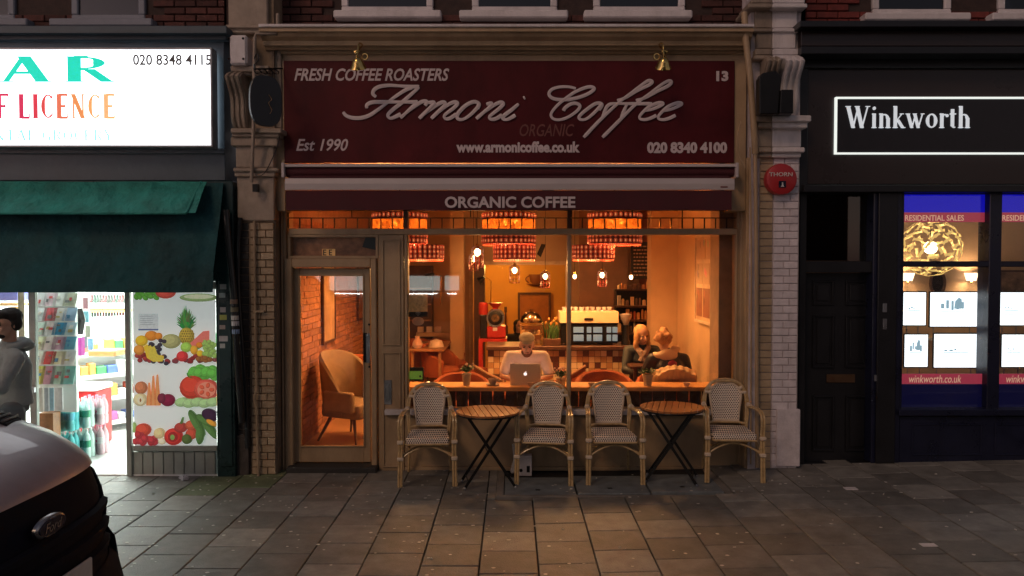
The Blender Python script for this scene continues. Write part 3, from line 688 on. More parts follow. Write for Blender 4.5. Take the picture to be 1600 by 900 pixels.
A_ = [[(35,295),(60,325),(110,343),(180,345),(250,325),(320,280),(400,220),(480,160),(560,110),(610,92)], [(310,170),(283,145),(295,110),(340,84),(420,74),(520,80),(600,85),(668,86)],
 [(668,88),(600,150),(520,220),(450,275),(408,320),(428,348),(470,335),(515,312)], [(232,265),(235,235),(280,215),(380,212),(500,213),(600,213),(655,213)], [(655,215),(590,275),(512,345)], [(560,300),(640,240),(700,207),(735,210),(716,243)],
 [(735,218),(790,217),(768,247),(668,350)], [(700,320),(800,245),(860,215),(885,225),(858,262),(768,350)], [(800,320),(900,240),(960,213),(985,226),(955,262),(880,322),(890,352),(930,345),(978,312)],
 [(1155,272),(1166,228),(1120,211),(1050,245),(990,310),(988,350),(1030,357),(1090,322),(1150,262),(1166,230)], [(1225,230),(1270,225),(1248,258),(1143,352)], [(1180,320),(1280,245),(1340,216),(1366,228),(1335,266),(1255,332),(1268,356),(1310,350),(1358,320)],
 [(1495,228),(1440,275),(1368,332),(1375,357),(1410,355),(1468,322)], [(1535,182),(1548,175)]]
B_ = [[(490,115),(430,100),(340,100),(262,122),(232,165),(260,205),(330,222),(420,220),(520,200),(610,165),(665,122),(640,100),(580,108),(480,150),(380,220),(300,290),(252,360),(272,405),(340,415),(430,382),(510,322),(527,280),(490,258),(440,265),(390,298),(370,330)],
 [(715,325),(742,275),(720,256),(670,265),(590,320),(525,380),(530,410),(580,412),(640,372),(710,302),(735,268)], [(885,228),(960,207),(1080,135),(1190,82),(1222,52),(1188,40),(1130,75),(1010,165),(880,270),(720,420),(565,585)], [(742,400),(770,325),(800,278),(850,262),(1000,262),(1220,262)],
 [(1065,228),(1150,207),(1270,142),(1380,87),(1405,52),(1375,45),(1310,80),(1190,170),(1060,270),(900,430),(745,585)], [(922,400),(958,315),(978,268)],
 [(1150,330),(1230,312),(1310,276),(1322,258),(1280,255),(1190,292),(1110,370),(1105,405),(1150,415),(1210,400),(1262,374)], [(1330,330),(1410,312),(1490,276),(1502,258),(1460,255),(1370,292),(1290,370),(1285,405),(1330,415),(1390,400),(1447,372)]]
k = 0
for cv, S_, w_ in ((c1, A_, .0185), (c2, B_, .0165)):
    mb = MB()
    for st in S_:
        q = [Vector((*cv(p), 0)) for p in st]; q = crom(q, 5); n = len(q)
        ws = [w_*(.78+.3*abs(sin(i/n*pi*1.5))) for i in range(n)]; ws[0] *= .8; ws[-1] *= .8
        mb.tube([(v.x, SY-.012-.004*(i/n)-.0007*k, v.y) for i, v in enumerate(q)], ws, 8, flat=.16, up=(0, 1, 0)); k = (k+1) % 7
    obj('script_lettering', mb, M_letter, board, smooth=True)
# awning -------------------------------------------------------------
aw = thing('awning', 'rolled maroon cafe awning with pale bar and valance reading ORGANIC COFFEE', 'awning', (0, -.16, Z(256, -.16)))
q0, q1 = X(442, -.3), X(1152, -.3)
M_bar = mat('pale_awning_bar', (.50, .44, .44), .4, var=.06, scale=3, bump=.03)
mb = MB(); mb.prism([(-.16, Z(255, -.3)), (-.3, Z(256, -.3)), (-.32, Z(260.5, -.32)), (-.16, Z(261, -.3))], q0, q1, 'x'); obj('cassette', mb, M_bar, aw, bevel=.004)
obj('roller_cover', MB().lathe([(.055, q0+.03), (.055, q1-.03)], 0, -.235, Z(268, -.25), 14, axis='x'), M_mcloth, aw, smooth=True)
ya = -.46
mb = MB(); mb.prism([(ya, Z(297, ya)), (ya-.006, Z(287, ya)), (ya+.006, Z(278.5, ya)), (ya+.05, Z(277.5, ya)), (ya+.06, Z(296, ya))], X(446, ya), X(1147, ya), 'x'); fb = W0(obj('front_bar', mb, M_bar, aw, bevel=.004))
mb = MB(); mb.prism([(-.2, Z(272, -.2)), (ya+.03, Z(279, ya)), (ya+.03, Z(280, ya)), (-.2, Z(274, -.2))], X(448, ya), X(1145, ya), 'x'); obj('canopy_fabric', mb, M_mcloth, aw)
# valance with gentle waves
n = 90; vv = []; xa_, xb_ = X(447, ya), X(1143, ya); zt2, zb2 = Z(297.5, ya), Z(328, ya)
mb = MB()
for j, (z, amp) in enumerate(((zt2, 0), ((zt2+zb2)/2, .5), (zb2, 1))):
    for i in range(n+1):
        u = i/n; dy = amp*(.006*sin(u*37)+.004*sin(u*83+1)); vv.append((xa_+(xb_-xa_)*u, ya+.012+dy, z+amp*.004*sin(u*51)))
m0 = len(vv); vv += [(x_, y_+.004, z_) for x_, y_, z_ in vv]; ff = []
for j in range(2):
    for i in range(n): q = j*(n+1)+i; ff += [(q, q+1, q+n+2, q+n+1), (m0+q+n+1, m0+q+n+2, m0+q+1, m0+q)]
for i in range(n): q = 2*(n+1)+i; ff.append((q, q+1, m0+q+1, m0+q))
val = W0(obj('valance', MB().add(vv, ff), M_mcloth, aw, smooth=True))
obj('lettering', text_mesh('ORGANIC COFFEE', pbox(695, 325, 899, 307, ya), ya+.002, bold=.03, ext=.006), M_letter, val)
obj('maker_label', bx(1126, 291, 1137, 293, ya-.009, ya-.004), M_faded, fb)
for s_ in (q0, q1-.03): obj('end_cap', MB().box(s_, s_+.03, -.33, -.15, Z(278, -.3), Z(255, -.3)+.003), M_bar, aw, bevel=.006)
# brass lamps ---------------------------------------------------------
def brass_lamp(px, label, mirror):
    Yl = -.52; t = thing('swan_neck_lamp', label, 'lamp', (X(px, -.25), -.25, Z(85, -.25)), group=None)
    cx, cz = at(px, 98, Yl)
    mb = MB(); mb.lathe([(0, .075), (.012, .074), (.016, .05), (.03, .045), (.052, .01), (.062, -.02), (.078, -.045), (.08, -.055), (.07, -.052), (.03, -.03), (0, -.03)], cx, Yl, cz, 20)
    R2 = Matrix.Translation((cx, Yl, cz)) @ Matrix.Rotation(radians(28), 4, 'X') @ Matrix.Translation((-cx, -Yl, -cz)); mb.v = [tuple(R2 @ Vector(v)) for v in mb.v]
    obj('bell_shade', mb, M_brass, t, smooth=True)
    mb = MB(); xs = 1 if mirror else -1
    mb.tube(crom([(X(px, -.22)+.0*xs, -.20, Z(78, -.25)), (cx-.01*xs, -.34, cz+.22), (cx, -.46, cz+.2), (cx, -.5, cz+.12), (cx, Yl, cz+.07)], 5), .008, 8)
    mb.tube([(cx-xs*(.045+.028*cos(a*pi/6)), -.4, cz+.09+.028*sin(a*pi/6)) for a in range(12)], .008, 6, closed=True); obj('swan_neck', mb, M_brass, t, smooth=True)
    obj('wall_rose', MB().lathe([(.03, 0), (.03, -.012), (.012, -.02)], X(px, -.22), -.2, Z(78, -.25), 14, axis='y'), M_brass, t, smooth=True)
brass_lamp(559, 'small brass swan neck lamp over the words FRESH COFFEE', 0)
brass_lamp(1037, 'small brass swan neck lamp over the right end of the script lettering', 1)

# ================================================================== CAFE INTERIOR
FZ = .1; CZ = 3.25; RX = 2.36
def light(name, loc, energy, col, size=.06, parent=None, kind='POINT', sx=None, sy=None, rot=None):
    l = bpy.data.lights.new(name, kind); l.energy = energy; l.color = col
    if kind == 'POINT': l.shadow_soft_size = size
    else: l.shape = 'RECTANGLE'; l.size = sx; l.size_y = sy
    o = bpy.data.objects.new(name, l); COL.objects.link(o)
    if rot: o.rotation_euler = rot
    if parent:
        o.parent = parent; p = WL[parent.name]; o.location = (loc[0]-p[0], loc[1]-p[1], loc[2]-p[2])
    else: o.location = loc
    return o
WARM = (1, .49, .16)
obj('floor', MB().box(-RX, RX, .13, 9, -.05, FZ), mat('tan_floor', (.42, .22, .10), .35, var=.2, scale=3), cafe)
obj('ceiling', MB().box(-RX, RX, .13, 6, CZ, CZ+.1), M_ceil, cafe)
obj('interior_wall', MB().box(RX, RX+.1, .13, 9, -.04, CZ-.001), M_iwall, cafe)
lw = W0(obj('brick_wall', MB().box(-RX-.1, -RX, .26, 9, -.04, CZ-.001), mat('brick_mortar', (.34, .17, .10), .9), cafe))
rows_, n = 23, 0
mbx = MB()
for r in range(41):
    z = FZ+.075*r; y = .27-(.1125 if r % 2 else 0)
    while y < 5.9:
        a, b = max(y, .27), y+.215; y += .225; d = random.uniform(.0, .006)
        if a < 3.3 and r < 25 and n < 295: piece('box', M_ibrick, 'brick', lw, (-RX, a, z+.005), (-RX+.012+d, b, z+.07)); n += 1
        elif r < 34 and a > .2: mbx.box(-RX, -RX+.012+d, a, b, z+.005, z+.07)
obj('far_bricks', mbx, M_ibrick, lw, kind='stuff', norm=False)
# back wall with wide opening to the ochre room
BY = 6.0
ox0, ox1 = X(739, BY), X(884, BY); oz = Z(414, BY)
mb = MB(); mb.box(-RX, ox0, BY, BY+.15, FZ, CZ-.001); mb.box(ox1, RX, BY, BY+.15, FZ, CZ-.001); mb.box(ox0, ox1, BY, BY+.15, oz, CZ-.001); obj('back_wall', mb, M_iwall, cafe)
mb = MB(); mb.box(ox0-.07, ox0+.0, BY-.03, BY-.001, FZ, oz+.07); mb.box(ox1, ox1+.07, BY-.03, BY-.001, FZ, oz+.07); mb.box(ox0, ox1, BY-.03, BY-.001, oz, oz+.07); obj('opening_trim', mb, mat('ivory_trim', (.7, .5, .32), .5), cafe)
obj('ochre_wall', MB().box(-RX, RX, 8.6, 8.7, FZ, CZ), M_ydwall, cafe)
obj('back_ceiling', MB().box(-RX, RX, BY+.151, 8.6, oz+.25, oz+.3), M_ydwall, cafe)
bd = W0(obj('inner_door', bx(813, 462, 857, 640, 8.55, 8.599), mat('orange_door', (.36, .13, .03), .5), cafe)); mb = MB(); mb.frame(X(809, 8.5), X(861, 8.5), FZ, Z(457, 8.5), .05, 8.53, 8.549); obj('door_surround', mb, M_dwood, bd)
obj('ceiling_cornice', MB().box(-RX, RX, BY-.12, BY-.001, CZ-.1, CZ-.002), M_ceil, cafe)
# cream boxed column at left and low shelf wall
obj('column', bx(702, 366, 737, 600, 4.6, 5.0).box(0,0,0,0,0,0) if 0 else MB().box(X(703, 4.6), X(724, 4.6), 4.6, 5.0, FZ, CZ-.11), M_iwall, cafe)
obj('pier', MB().box(X(741, 5.6), X(757, 5.6), 5.5, 5.99, FZ, Z(412, 5.6)), M_dwood, cafe)
obj('column', MB().box(1.98, RX-.001, 3.0, 3.3, FZ, CZ-.002), M_iwall, cafe)
obj('column', MB().box(2.18, RX-.001, .14, .5, FZ, CZ-.002), mat('taupe_column', (.3, .2, .14), .7), cafe)
obj('rear_partition', MB().box(1.15, 1.98, 5.2, 5.3, FZ, CZ-.002), mat('brown_partition', (.26, .12, .06), .7, var=.2), cafe)
obj('side_panelling', MB().box(RX-.05, RX-.001, 3.31, 5.99, FZ, CZ-.12), mat('red_panelling', (.34, .09, .04), .6, var=.3), cafe)
# window counter along the glass
cx0, cx1 = X(634, .2), X(1138, .2); cz = Z(600.5, .32)
wc = thing('window_counter', 'long orange wood counter running inside the cafe window', 'counter', (0, .22, FZ))
obj('counter_top', MB().box(cx0, cx1, .13, .5, cz-.045, cz), M_owood, wc, bevel=.006)
for i in range(26):
    xx = cx0+i*(cx1-cx0)/26; piece('box', M_dwood, 'plank', wc, (xx+.004, .25+random.uniform(0, .006), FZ), (xx+(cx1-cx0)/26-.004, .27, cz-.046))
# tiled service counter
sc = thing('service_counter', 'cafe service counter faced with cream and brown checkered tiles, espresso machine on top', 'counter', (.6, 2.2, FZ))
sx0, sx1, sz = X(762, 1.9), X(986, 1.9), Z(541, 1.9)
obj('counter_body', MB().box(sx0, sx1, 1.93, 2.5, FZ, sz-.05), M_dwood, sc); obj('counter_top', MB().box(sx0-.02, sx1+.02, 1.88, 2.52, sz-.05, sz), M_dwood, sc, bevel=.005)
TW = (sx1-sx0)/24
tcols = [(.75, .55, .30), (.66, .42, .20), (.10, .03, .015), (.50, .26, .10), (.80, .62, .38)]
for i in range(24):
    for j in range(7):
        c = tcols[2] if (i*3+j*5+(i*j) % 3) % 4 == 0 else random.choice((tcols[0], tcols[1], tcols[4], tcols[3]))
        piece('box', M_tint, 'tile', sc, (sx0+i*TW+.003, 1.918, sz-.055-(j+1)*TW), (sx0+(i+1)*TW-.003, 1.931, sz-.061-j*TW), color=c)
# espresso machine
em = thing('espresso_machine', 'wide espresso machine with cream top panel and blue lit dark front on the tiled counter', 'coffee machine', (X(920, 2.05), 2.1, sz))
Ye = 2.0; M_mach = mat('cream_enamel', (.7, .52, .3), .3, var=.06)
e0, e1 = X(876, Ye), X(966, Ye)
obj('body', MB().box(e0, e1, Ye+.02, 2.42, sz+.03, Z(503, Ye)), M_leg, em, bevel=.01)
mb = MB(); mb.prism([(Ye-.0, Z(505, Ye)), (Ye+.02, Z(487, Ye)), (2.42, Z(487, Ye)), (2.42, Z(503, Ye)+.002)], e0-.01, e1+.01, 'x'); tp = W0(obj('top_panel', mb, M_mach, em, bevel=.006))
obj('name_badge', bx(913, 497, 927, 500.5, Ye-.006, Ye+.02), M_leg, tp)
M_blue = emis('blue_glow_panel', (.16, .27, .36), .55)
for i, (a, b) in enumerate(((896, 912), (917, 924), (927, 941), (948, 955), (957, 965))):
    for c, d in ((511, 520), (523, 533)): obj('lit_panel', bx(a, c, b, d, Ye+.008, Ye+.0195), M_blue, em, bevel=.003)
for i in range(9): obj('cup', MB().lathe([(.022, 0), (.034, .05), (.03, .05), (.02, .008)], e0+.06+i*.075, 2.15+.03*(i % 3), Z(487, Ye)+.001, 10), M_white, em)
mb = MB(); mb.lathe([(.03, 0), (.034, .05), (.02, .1), (.012, .12)], e1-.14, 2.1, sz+.11, 10)
for xx in (e0+.04, e1-.04): obj('foot', MB().lathe([(.02, 0), (.02, .03)], xx, 2.1, sz, 8), M_metal, em)
# cake display case with glass dome
cd_ = thing('cake_case', 'glass cake case with bright domed top standing on the service counter', 'cake stand', (X(830, 2.0), 2.1, sz))
Yc = 1.98; a0_, a1_ = X(813, Yc), X(848, Yc); zt3 = Z(507, Yc)
mb = MB()
for xx in (a0_, a1_-.015):
    for yy in (Yc, Yc+.3): mb.box(xx, xx+.015, yy, yy+.015, sz, zt3)
for zz in (sz, (sz+zt3)/2, zt3-.015): mb.box(a0_, a1_, Yc, Yc+.315, zz, zz+.012)
obj('frame', mb, M_brass, cd_)
obj('case_glass', MB().box(a0_+.003, a1_-.003, Yc-.003, Yc-.001, sz+.02, zt3-.01), M_glass, cd_)
for k in range(8): obj('cake', MB().lathe([(.03, 0), (.034, .03), (.02, .05), (0, .055)], a0_+.05+.06*(k % 4), Yc+.1, (sz, (sz+zt3)/2)[k//4]+.013, 8), M_tint, cd_).color = (.7, .4, .15, 1)
mb = MB(); xc = (a0_+a1_)/2
mb.lathe([(.14, 0), (.14, .03), (.13, .07), (.09, .115), (.03, .135), (.012, .14), (.02, .165), (0, .175)], xc, Yc+.15, zt3+.02, 18); obj('dome', mb, glass('dome_glass', (1, .93, .8), 2.2), cd_, smooth=True)
for k in range(7): a = k*.9; obj('pastry', MB().ball((xc+.08*cos(a), Yc+.15+.08*sin(a), zt3+.045+.01*(k % 3)), (.03, .03, .022), 8), M_tint, cd_).color = (.85, .6, .3, 1)
# plants ----------------------------------------------------------
M_leaf = mat('leaf_green', (.05, .12, .03), .5, var=.4, scale=30)
M_flower = mat('pale_flower', (.75, .55, .5), .6)
def leaf(mb, p, d, L_, w_, mi=0):
    d = Vector(d).normalized(); s = d.cross(Vector((0, 0, 1))); s = s.normalized() if s.length > .01 else Vector((1, 0, 0)); p = Vector(p)
    m = p+d*L_*.5+Vector((0, 0, L_*.12)); e = p+d*L_-Vector((0, 0, L_*.1))
    mb.add([p, m-s*w_, e, m+s*w_, m+Vector((0, 0, w_*.4))], [(0, 1, 4), (1, 2, 4), (2, 3, 4), (3, 0, 4)], mi)
def pot_plant(px, base_py, Y, label, pot_r=.05, pot_h=.11, spread=.10, h=.1, n=60, flowers=14, seed=1, potm=None, zb=None):
    q = random.Random(seed); x, z = at(px, base_py, Y); z = zb if zb is not None else z
    t = thing('potted_plant', label, 'plant', (x, Y, z), group='small plants on the window counter')
    potm = potm or mat('terracotta_grey', (.45, .36, .28), .7, var=.15)
    obj('pot', MB().lathe([(pot_r*.72, 0), (pot_r, pot_h*.85), (pot_r*1.08, pot_h*.86), (pot_r*1.08, pot_h), (pot_r*.9, pot_h), (pot_r*.85, pot_h*.8)], x, Y, z, 18), potm, t, smooth=True)
    mb = MB()
    for i in range(n):
        a = q.uniform(0, 2*pi); e = q.uniform(.1, 1.4); r = q.uniform(0, .6)*spread
        leaf(mb, (x+r*cos(a), Y+r*sin(a)*.6, z+pot_h+q.uniform(0, h*.6)), (cos(a)*cos(e), sin(a)*cos(e), sin(e)), q.uniform(.03, .06), q.uniform(.009, .016))
    obj('foliage', mb, M_leaf, t, norm=False)
    mb = MB()
    for i in range(flowers):
        a = q.uniform(0, 2*pi); r = spread*q.uniform(.1, .9); mb.ball((x+r*cos(a), Y+r*sin(a)*.5, z+pot_h+h*q.uniform(.6, 1.25)), .011, 6)
    if flowers: obj('flowers', mb, M_flower, t)
cz_ = cz
pot_plant(729, 604, .24, 'small white flowering plant in a pale pot, left of the coffee cup on saucer', .048, .13, .085, .1, 70, 6, 1, zb=cz_)
pot_plant(877, 604, .24, 'white flowering pot plant beside the laptop at the middle window bar', .052, .08, .11, .09, 80, 22, 2, zb=cz_)
pot_plant(1012, 606, .22, 'potted plant with drooping grey green leaves in front of the two women', .055, .12, .14, .05, 80, 0, 3, zb=cz_)
pot_plant(1142, 604, .24, 'sparse little flowering plant at the right end of the window counter', .04, .05, .09, .09, 40, 5, 4, zb=cz_)
# tulips on the service counter
t = thing('flower_vase', 'tall green stemmed flowers in a brown box on the service counter', 'plant', (X(860, 2.0), 2.05, sz)); q = random.Random(3)
obj('planter', MB().box(X(849, 2), X(876, 2), 1.95, 2.1, sz, sz+.09), M_dwood, t, bevel=.005); mb = MB(); mf = MB()
for i in range(34):
    x = X(862, 2)+q.uniform(-.09, .09); y = 2.02+q.uniform(-.05, .05); a = q.uniform(-.35, .35); L_ = q.uniform(.12, .26)
    mb.tube([(x, y, sz+.08), (x+a*L_*.5, y, sz+.08+L_*.6), (x+a*L_*1.3, y, sz+.08+L_)], [.006, .008, .002], 4)
    if i % 4 == 0: mf.ball((x+a*L_*1.3, y, sz+.09+L_), (.014, .014, .02), 6)
obj('stems', mb, M_leaf, t); obj('flowers', mf, mat('orange_petal', (.7, .3, .06), .6), t)
# cups and bowls on the window counter
M_cup = mat('cup_glaze', (.35, .28, .24), .3, bump=0); M_bowl = mat('bowl_glaze', (.66, .5, .38), .35, bump=0)
x = X(770, .25); t = thing('coffee_cup', 'dark grey coffee cup on its saucer left of the laptop', 'cup', (x, .25, cz))
obj('saucer', MB().lathe([(.03, 0), (.075, .012), (.078, .016), (.03, .006), (0, .006)], x, .25, cz, 22), M_cup, t, smooth=True)
obj('cup', MB().lathe([(.028, 0), (.045, .03), (.05, .062), (.046, .062), (.04, .03), (0, .012)], x, .25, cz+.008, 20), M_cup, t, smooth=True)
obj('handle', MB().tube([(x+.046, .25, cz+.055), (x+.07, .25, cz+.05), (x+.068, .25, cz+.028), (x+.042, .25, cz+.024)], .005, 6), M_cup, t)
for px, lb in ((676, 'small pale bowl on the counter above the first rattan chair'), (830, 'small pale bowl right in front of the laptop lid'), (925, 'small pale bowl between the middle mullion and the third rattan chair'), (1074, 'small pale bowl above the right hand table, on the window counter')):
    single('sugar_bowl', MB().lathe([(.026, 0), (.038, .03), (.042, .04), (.036, .04), (.028, .012), (0, .008)], X(px, .19), .19, cz, 16), M_bowl, lb, 'bowl', group='little bowls along the window counter', smooth=True)
# green card reader sign at window foot
t = thing('card_display', 'small black framed sign with lit green face standing at the left foot of the window', 'sign', (X(648, .12), .12, cz)); a = at(633, 574, .1)
obj('frame', bx(633, 574, 662, 595, .1, .115), M_leg, t, bevel=.003); obj('face', bx(635.5, 580, 660, 592.5, .094, .0995), emis('green_glow', (.09, .16, .02), .8), t)
obj('symbol', MB().lathe([(.012, 0), (.012, -.002), (.008, -.002)], X(656, .09), .0935, Z(588, .09), 12, axis='y'), M_leg, t)
# window stickers
t = thing('window_poster', 'paper notices stuck inside the left edge of the big window', 'poster', (X(652, .05), .05, Z(510, .05)))
obj('sheet', bx(638, 458, 668, 487, .045, .047), mat('amber_paper', (.5, .26, .1), .7, var=.5, scale=40, emit=.12), t); obj('sheet', bx(638, 487.5, 668, 495, .045, .047), M_leg, t)
mb = MB()
for k in range(3): mb.tube([(X(653, .04)+(.012+.014*k)*cos(a), .043, Z(494, .04)+(.012+.014*k)*sin(a)) for a in [radians(50+16*i) for i in range(6)]], .003, 4)
obj('symbol', mb, M_white, t)
obj('sticker', MB().lathe([(.045, 0), (.045, .002)], X(653, .045), .045, Z(502, .045), 20, axis='y', sx=1.4), mat('pale_film', (.6, .4, .28), .6), t)
# pendant lamps ----------------------------------------------------
def band_mat():
    m = bpy.data.materials.new('amber_diffuser'); m.use_nodes = True; t = m.node_tree; N = t.nodes; L = t.links; b = N['Principled BSDF']; o = N['Material Output']
    b.inputs['Base Color'].default_value = (.45, .22, .07, 1); tr = N.new('ShaderNodeBsdfTranslucent'); tr.inputs[0].default_value = (.20, .10, .035, 1); tt = N.new('ShaderNodeBsdfTransparent'); tt.inputs[0].default_value = (.9, .6, .28, 1)
    nz = N.new('ShaderNodeTexNoise'); nz.inputs['Scale'].default_value = 30; nz.inputs['Detail'].default_value = 4; g = N.new('ShaderNodeNewGeometry'); L.new(g.outputs['Position'], nz.inputs['Vector'])
    mr = N.new('ShaderNodeMapRange'); mr.inputs[1].default_value = .4; mr.inputs[2].default_value = .65; mr.inputs[4].default_value = .45; L.new(nz.outputs[0], mr.inputs[0])
    m1 = N.new('ShaderNodeMixShader'); m1.inputs[0].default_value = .7; L.new(b.outputs[0], m1.inputs[1]); L.new(tr.outputs[0], m1.inputs[2])
    m2 = N.new('ShaderNodeMixShader'); L.new(mr.outputs[0], m2.inputs[0]); L.new(m1.outputs[0], m2.inputs[1]); L.new(tt.outputs[0], m2.inputs[2]); L.new(m2.outputs[0], o.inputs[0]); return m
M_band = band_mat()
M_shade = mat('oxblood_shade', (.12, .012, .010), .4, var=.3, scale=20)
M_bead = mat('amber_bead', (.45, .07, .04), .15, bump=0, emit=.22, ecol=(1, .16, .05))
M_beadw = mat('bright_bead', (.8, .5, .3), .15, bump=0, emit=.38, ecol=(1, .45, .2))
M_bulb = emis('lit_bulb', (1, .70, .34), 14)
def drum_tier(t, cx, cy, r, z0, z1, rows, band=None, n=34):
    mb = MB(); k = 40
    def ring(za, zb, mm, name):
        m_ = MB(); m_.lathe([(r, za), (r, zb), (r-.008, zb), (r-.008, za), (r, za)], cx, cy, 0, k, cap=False); obj(name, m_, mm, t, smooth=True)
    if band: ring(z0, band[0], M_shade, 'shade'); ring(band[0], band[1], M_band, 'diffuser'); ring(band[1], z1, M_shade, 'shade')
    else: ring(z0, z1, M_shade, 'shade')
    br = MB(); bw = MB()
    for z in rows:
        for i in range(n):
            a = 2*pi*i/n; c = (cx+(r+.003)*cos(a), cy+(r+.003)*sin(a), z); p = [(c[0]-sin(a)*.019*cos(u)+.0, c[1]+cos(a)*.019*cos(u), z+.024*sin(u)) for u in [j*pi/4 for j in range(8)]]
            br.tube([(q[0]+.003*cos(a), q[1]+.003*sin(a), q[2]) for q in p], .0045, 4, closed=True)
            bw.ball((cx+(r+.003)*cos(a), cy+(r+.003)*sin(a), z), (.010, .010, .016), 5)
    obj('bead_rings', br, M_bead, t, kind='stuff', norm=False); obj('bead_centres', bw, M_beadw, t, kind='stuff', norm=False)
    m_ = MB(); nn = 2*n
    for i in range(nn):
        a = 2*pi*i/nn; m_.add([(cx+r*cos(a-.04), cy+r*sin(a-.04), z0), (cx+r*cos(a+.04), cy+r*sin(a+.04), z0), (cx+r*cos(a), cy+r*sin(a), z0-.03)], [(0, 1, 2)])
    obj('fringe', m_, M_bead, t, kind='stuff', norm=False)
def drum_lamp(px, Y, dx2, label, Wt, energy):
    x = X(px, Y); t = thing('drum_pendant', label, 'ceiling lamp', (x, Y, CZ), group='two tier beaded drum pendants')
    z3, zb, zc, z2, z1 = Z(333, Y), Z(341, Y), Z(358, Y), Z(381, Y), Z(405, Y)
    drum_tier(t, x, Y, .325, z2, z3, [z3-.035, z2+.035, z2+.1], (zc-.02, zb-.02)); drum_tier(t, x+dx2, Y+.1, .255, z1, z2-.01, [z1+.035, z1+.09, z1+.145], n=28)
    obj('cord', MB().tube([(x, Y, z3-.2), (x, Y, CZ)], .006, 6), M_leg, t)
    obj('ceiling_rose', MB().lathe([(.06, -.03), (.06, 0)], x, Y, CZ, 16), M_leg, t)
    for k, (dx, dz) in enumerate(((-.05, .1), (.08, .12))): obj('bulb', MB().ball((x+dx, Y-.05, zc+dz-.02), (.03, .03, .042), 10), M_bulb, t, smooth=True)
    light('bulb_light', (x, Y, zc+.02), energy, WARM, .1, t); light('bulb_light', (x+dx2, Y+.1, z1+.04), energy*.7, WARM, .1, t)
    for a in (0, pi/2): obj('spider', MB().tube([(x-.32*cos(a), Y-.32*sin(a), z3-.01), (x+.32*cos(a), Y+.32*sin(a), z3-.01)], .004, 4), M_leg, t)
drum_lamp(795, 1.5, .07, 'beaded red drum pendant hanging above the man with the laptop', 0, 105)
drum_lamp(625, 1.3, .26, 'beaded red drum pendant behind the panelled post, left of the window', 0, 105)
drum_lamp(960, 1.5, -.25, 'beaded red drum pendant above the espresso machine, its lower tier offset to the left', 0, 105)
def cage_lamp(px, py0, py1, Y, label, energy, r=None):
    x = X(px, Y); z0, z1 = Z(py1, Y), Z(py0, Y); t = thing('cage_pendant', label, 'ceiling lamp', (x, Y, CZ), group='small caged pendants')
    h = z1-z0; r = r or h*.27; mb = MB(); n = 10
    for i in range(n): a = 2*pi*i/n; mb.tube([(x+r*.35*cos(a), Y+r*.35*sin(a), z1), (x+r*cos(a), Y+r*sin(a), z1-h*.12), (x+r*cos(a), Y+r*sin(a), z0)], .0045, 4)
    for j in range(5): zz = z0+h*.88*j/4; mb.tube([(x+r*cos(2*pi*i/14), Y+r*sin(2*pi*i/14), zz) for i in range(14)], .005, 4, closed=True)
    obj('cage', mb, M_shade, t); obj('cord', MB().tube([(x, Y, z1), (x, Y, CZ if Y < BY else oz+.25)], .004, 5), M_leg, t); obj('lamp_holder', MB().lathe([(.02, -.03), (.026, .03)], x, Y, z1, 10), M_brass, t)
    obj('bulb', MB().ball((x, Y, z1-h*.3), (r*.55, r*.55, h*.18), 10), M_bulb, t, smooth=True)
    light('bulb_light', (x, Y, z0+h*.25), energy, WARM, .03, t)
cage_lamp(746, 384, 418, 3.2, 'front cage pendant of the close pair left of the opening', 7)
cage_lamp(740, 396, 423, 4.3, 'rear cage pendant of the close pair left of the opening', 5)
cage_lamp(804, 414, 442, 5.5, 'cage pendant in front of the ochre opening, left of the cup sign', 6)
cage_lamp(852, 424, 450, 5.0, 'cage pendant in front of the cup sign', 6)
cage_lamp(941, 422, 448, 4.4, 'cage pendant over the espresso machine', 7)
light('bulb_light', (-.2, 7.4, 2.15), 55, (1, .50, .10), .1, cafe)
def bare_bulb(px, py, Y, label):
    x, z = at(px, py, Y); t = thing('bare_bulb_pendant', label, 'ceiling lamp', (x, Y, CZ), group='bare bulbs at the back'); obj('bulb', MB().ball((x, Y, z), (.03, .03, .04), 8), M_bulb, t); obj('cord', MB().tube([(x, Y, z+.04), (x, Y, CZ)], .004, 4), M_leg, t); obj('lamp_holder', MB().lathe([(.018, 0), (.022, .05)], x, Y, z+.03, 8), M_brass, t)
bare_bulb(898, 432, 4.8, 'bare bulb left of the espresso machine, beside the middle mullion'); bare_bulb(986, 433, 4.6, 'bare bulb in front of the blackboard shelves'); bare_bulb(1043, 432, 4.2, 'bare bulb by the red panelling at right')
def clip_lamp(px, py, Y, label):
    x, z = at(px, py, Y); t = thing('wall_lamp', label, 'lamp', (x, Y, z)); R3 = Matrix.Translation((x, Y, z)) @ Matrix.Rotation(radians(55), 4, 'Y')
    mb = MB(); mb.lathe([(.02, .07), (.03, .05), (.075, -.05), (.07, -.05), (.02, .04)], 0, 0, 0, 14); mb.v = [tuple(R3 @ Vector(v)) for v in mb.v]; obj('shade', mb, M_leg, t, smooth=True)
    obj('arm', MB().tube([(x+.06, Y, z+.05), (x+.17, Y, z-.02), (x+.16, Y+.02, z-.45)], .008, 6), M_brass, t); obj('bulb', MB().ball(tuple(R3 @ Vector((0, 0, -.03))), .02, 8), emis('dim_bulb', (1, .6, .3), 3), t)
clip_lamp(672, 431, 4.0, 'dark clip lamp on the left wall above the brown table'); clip_lamp(752, 437, 5.3, 'dark clip lamp on a brass arm left of the opening')
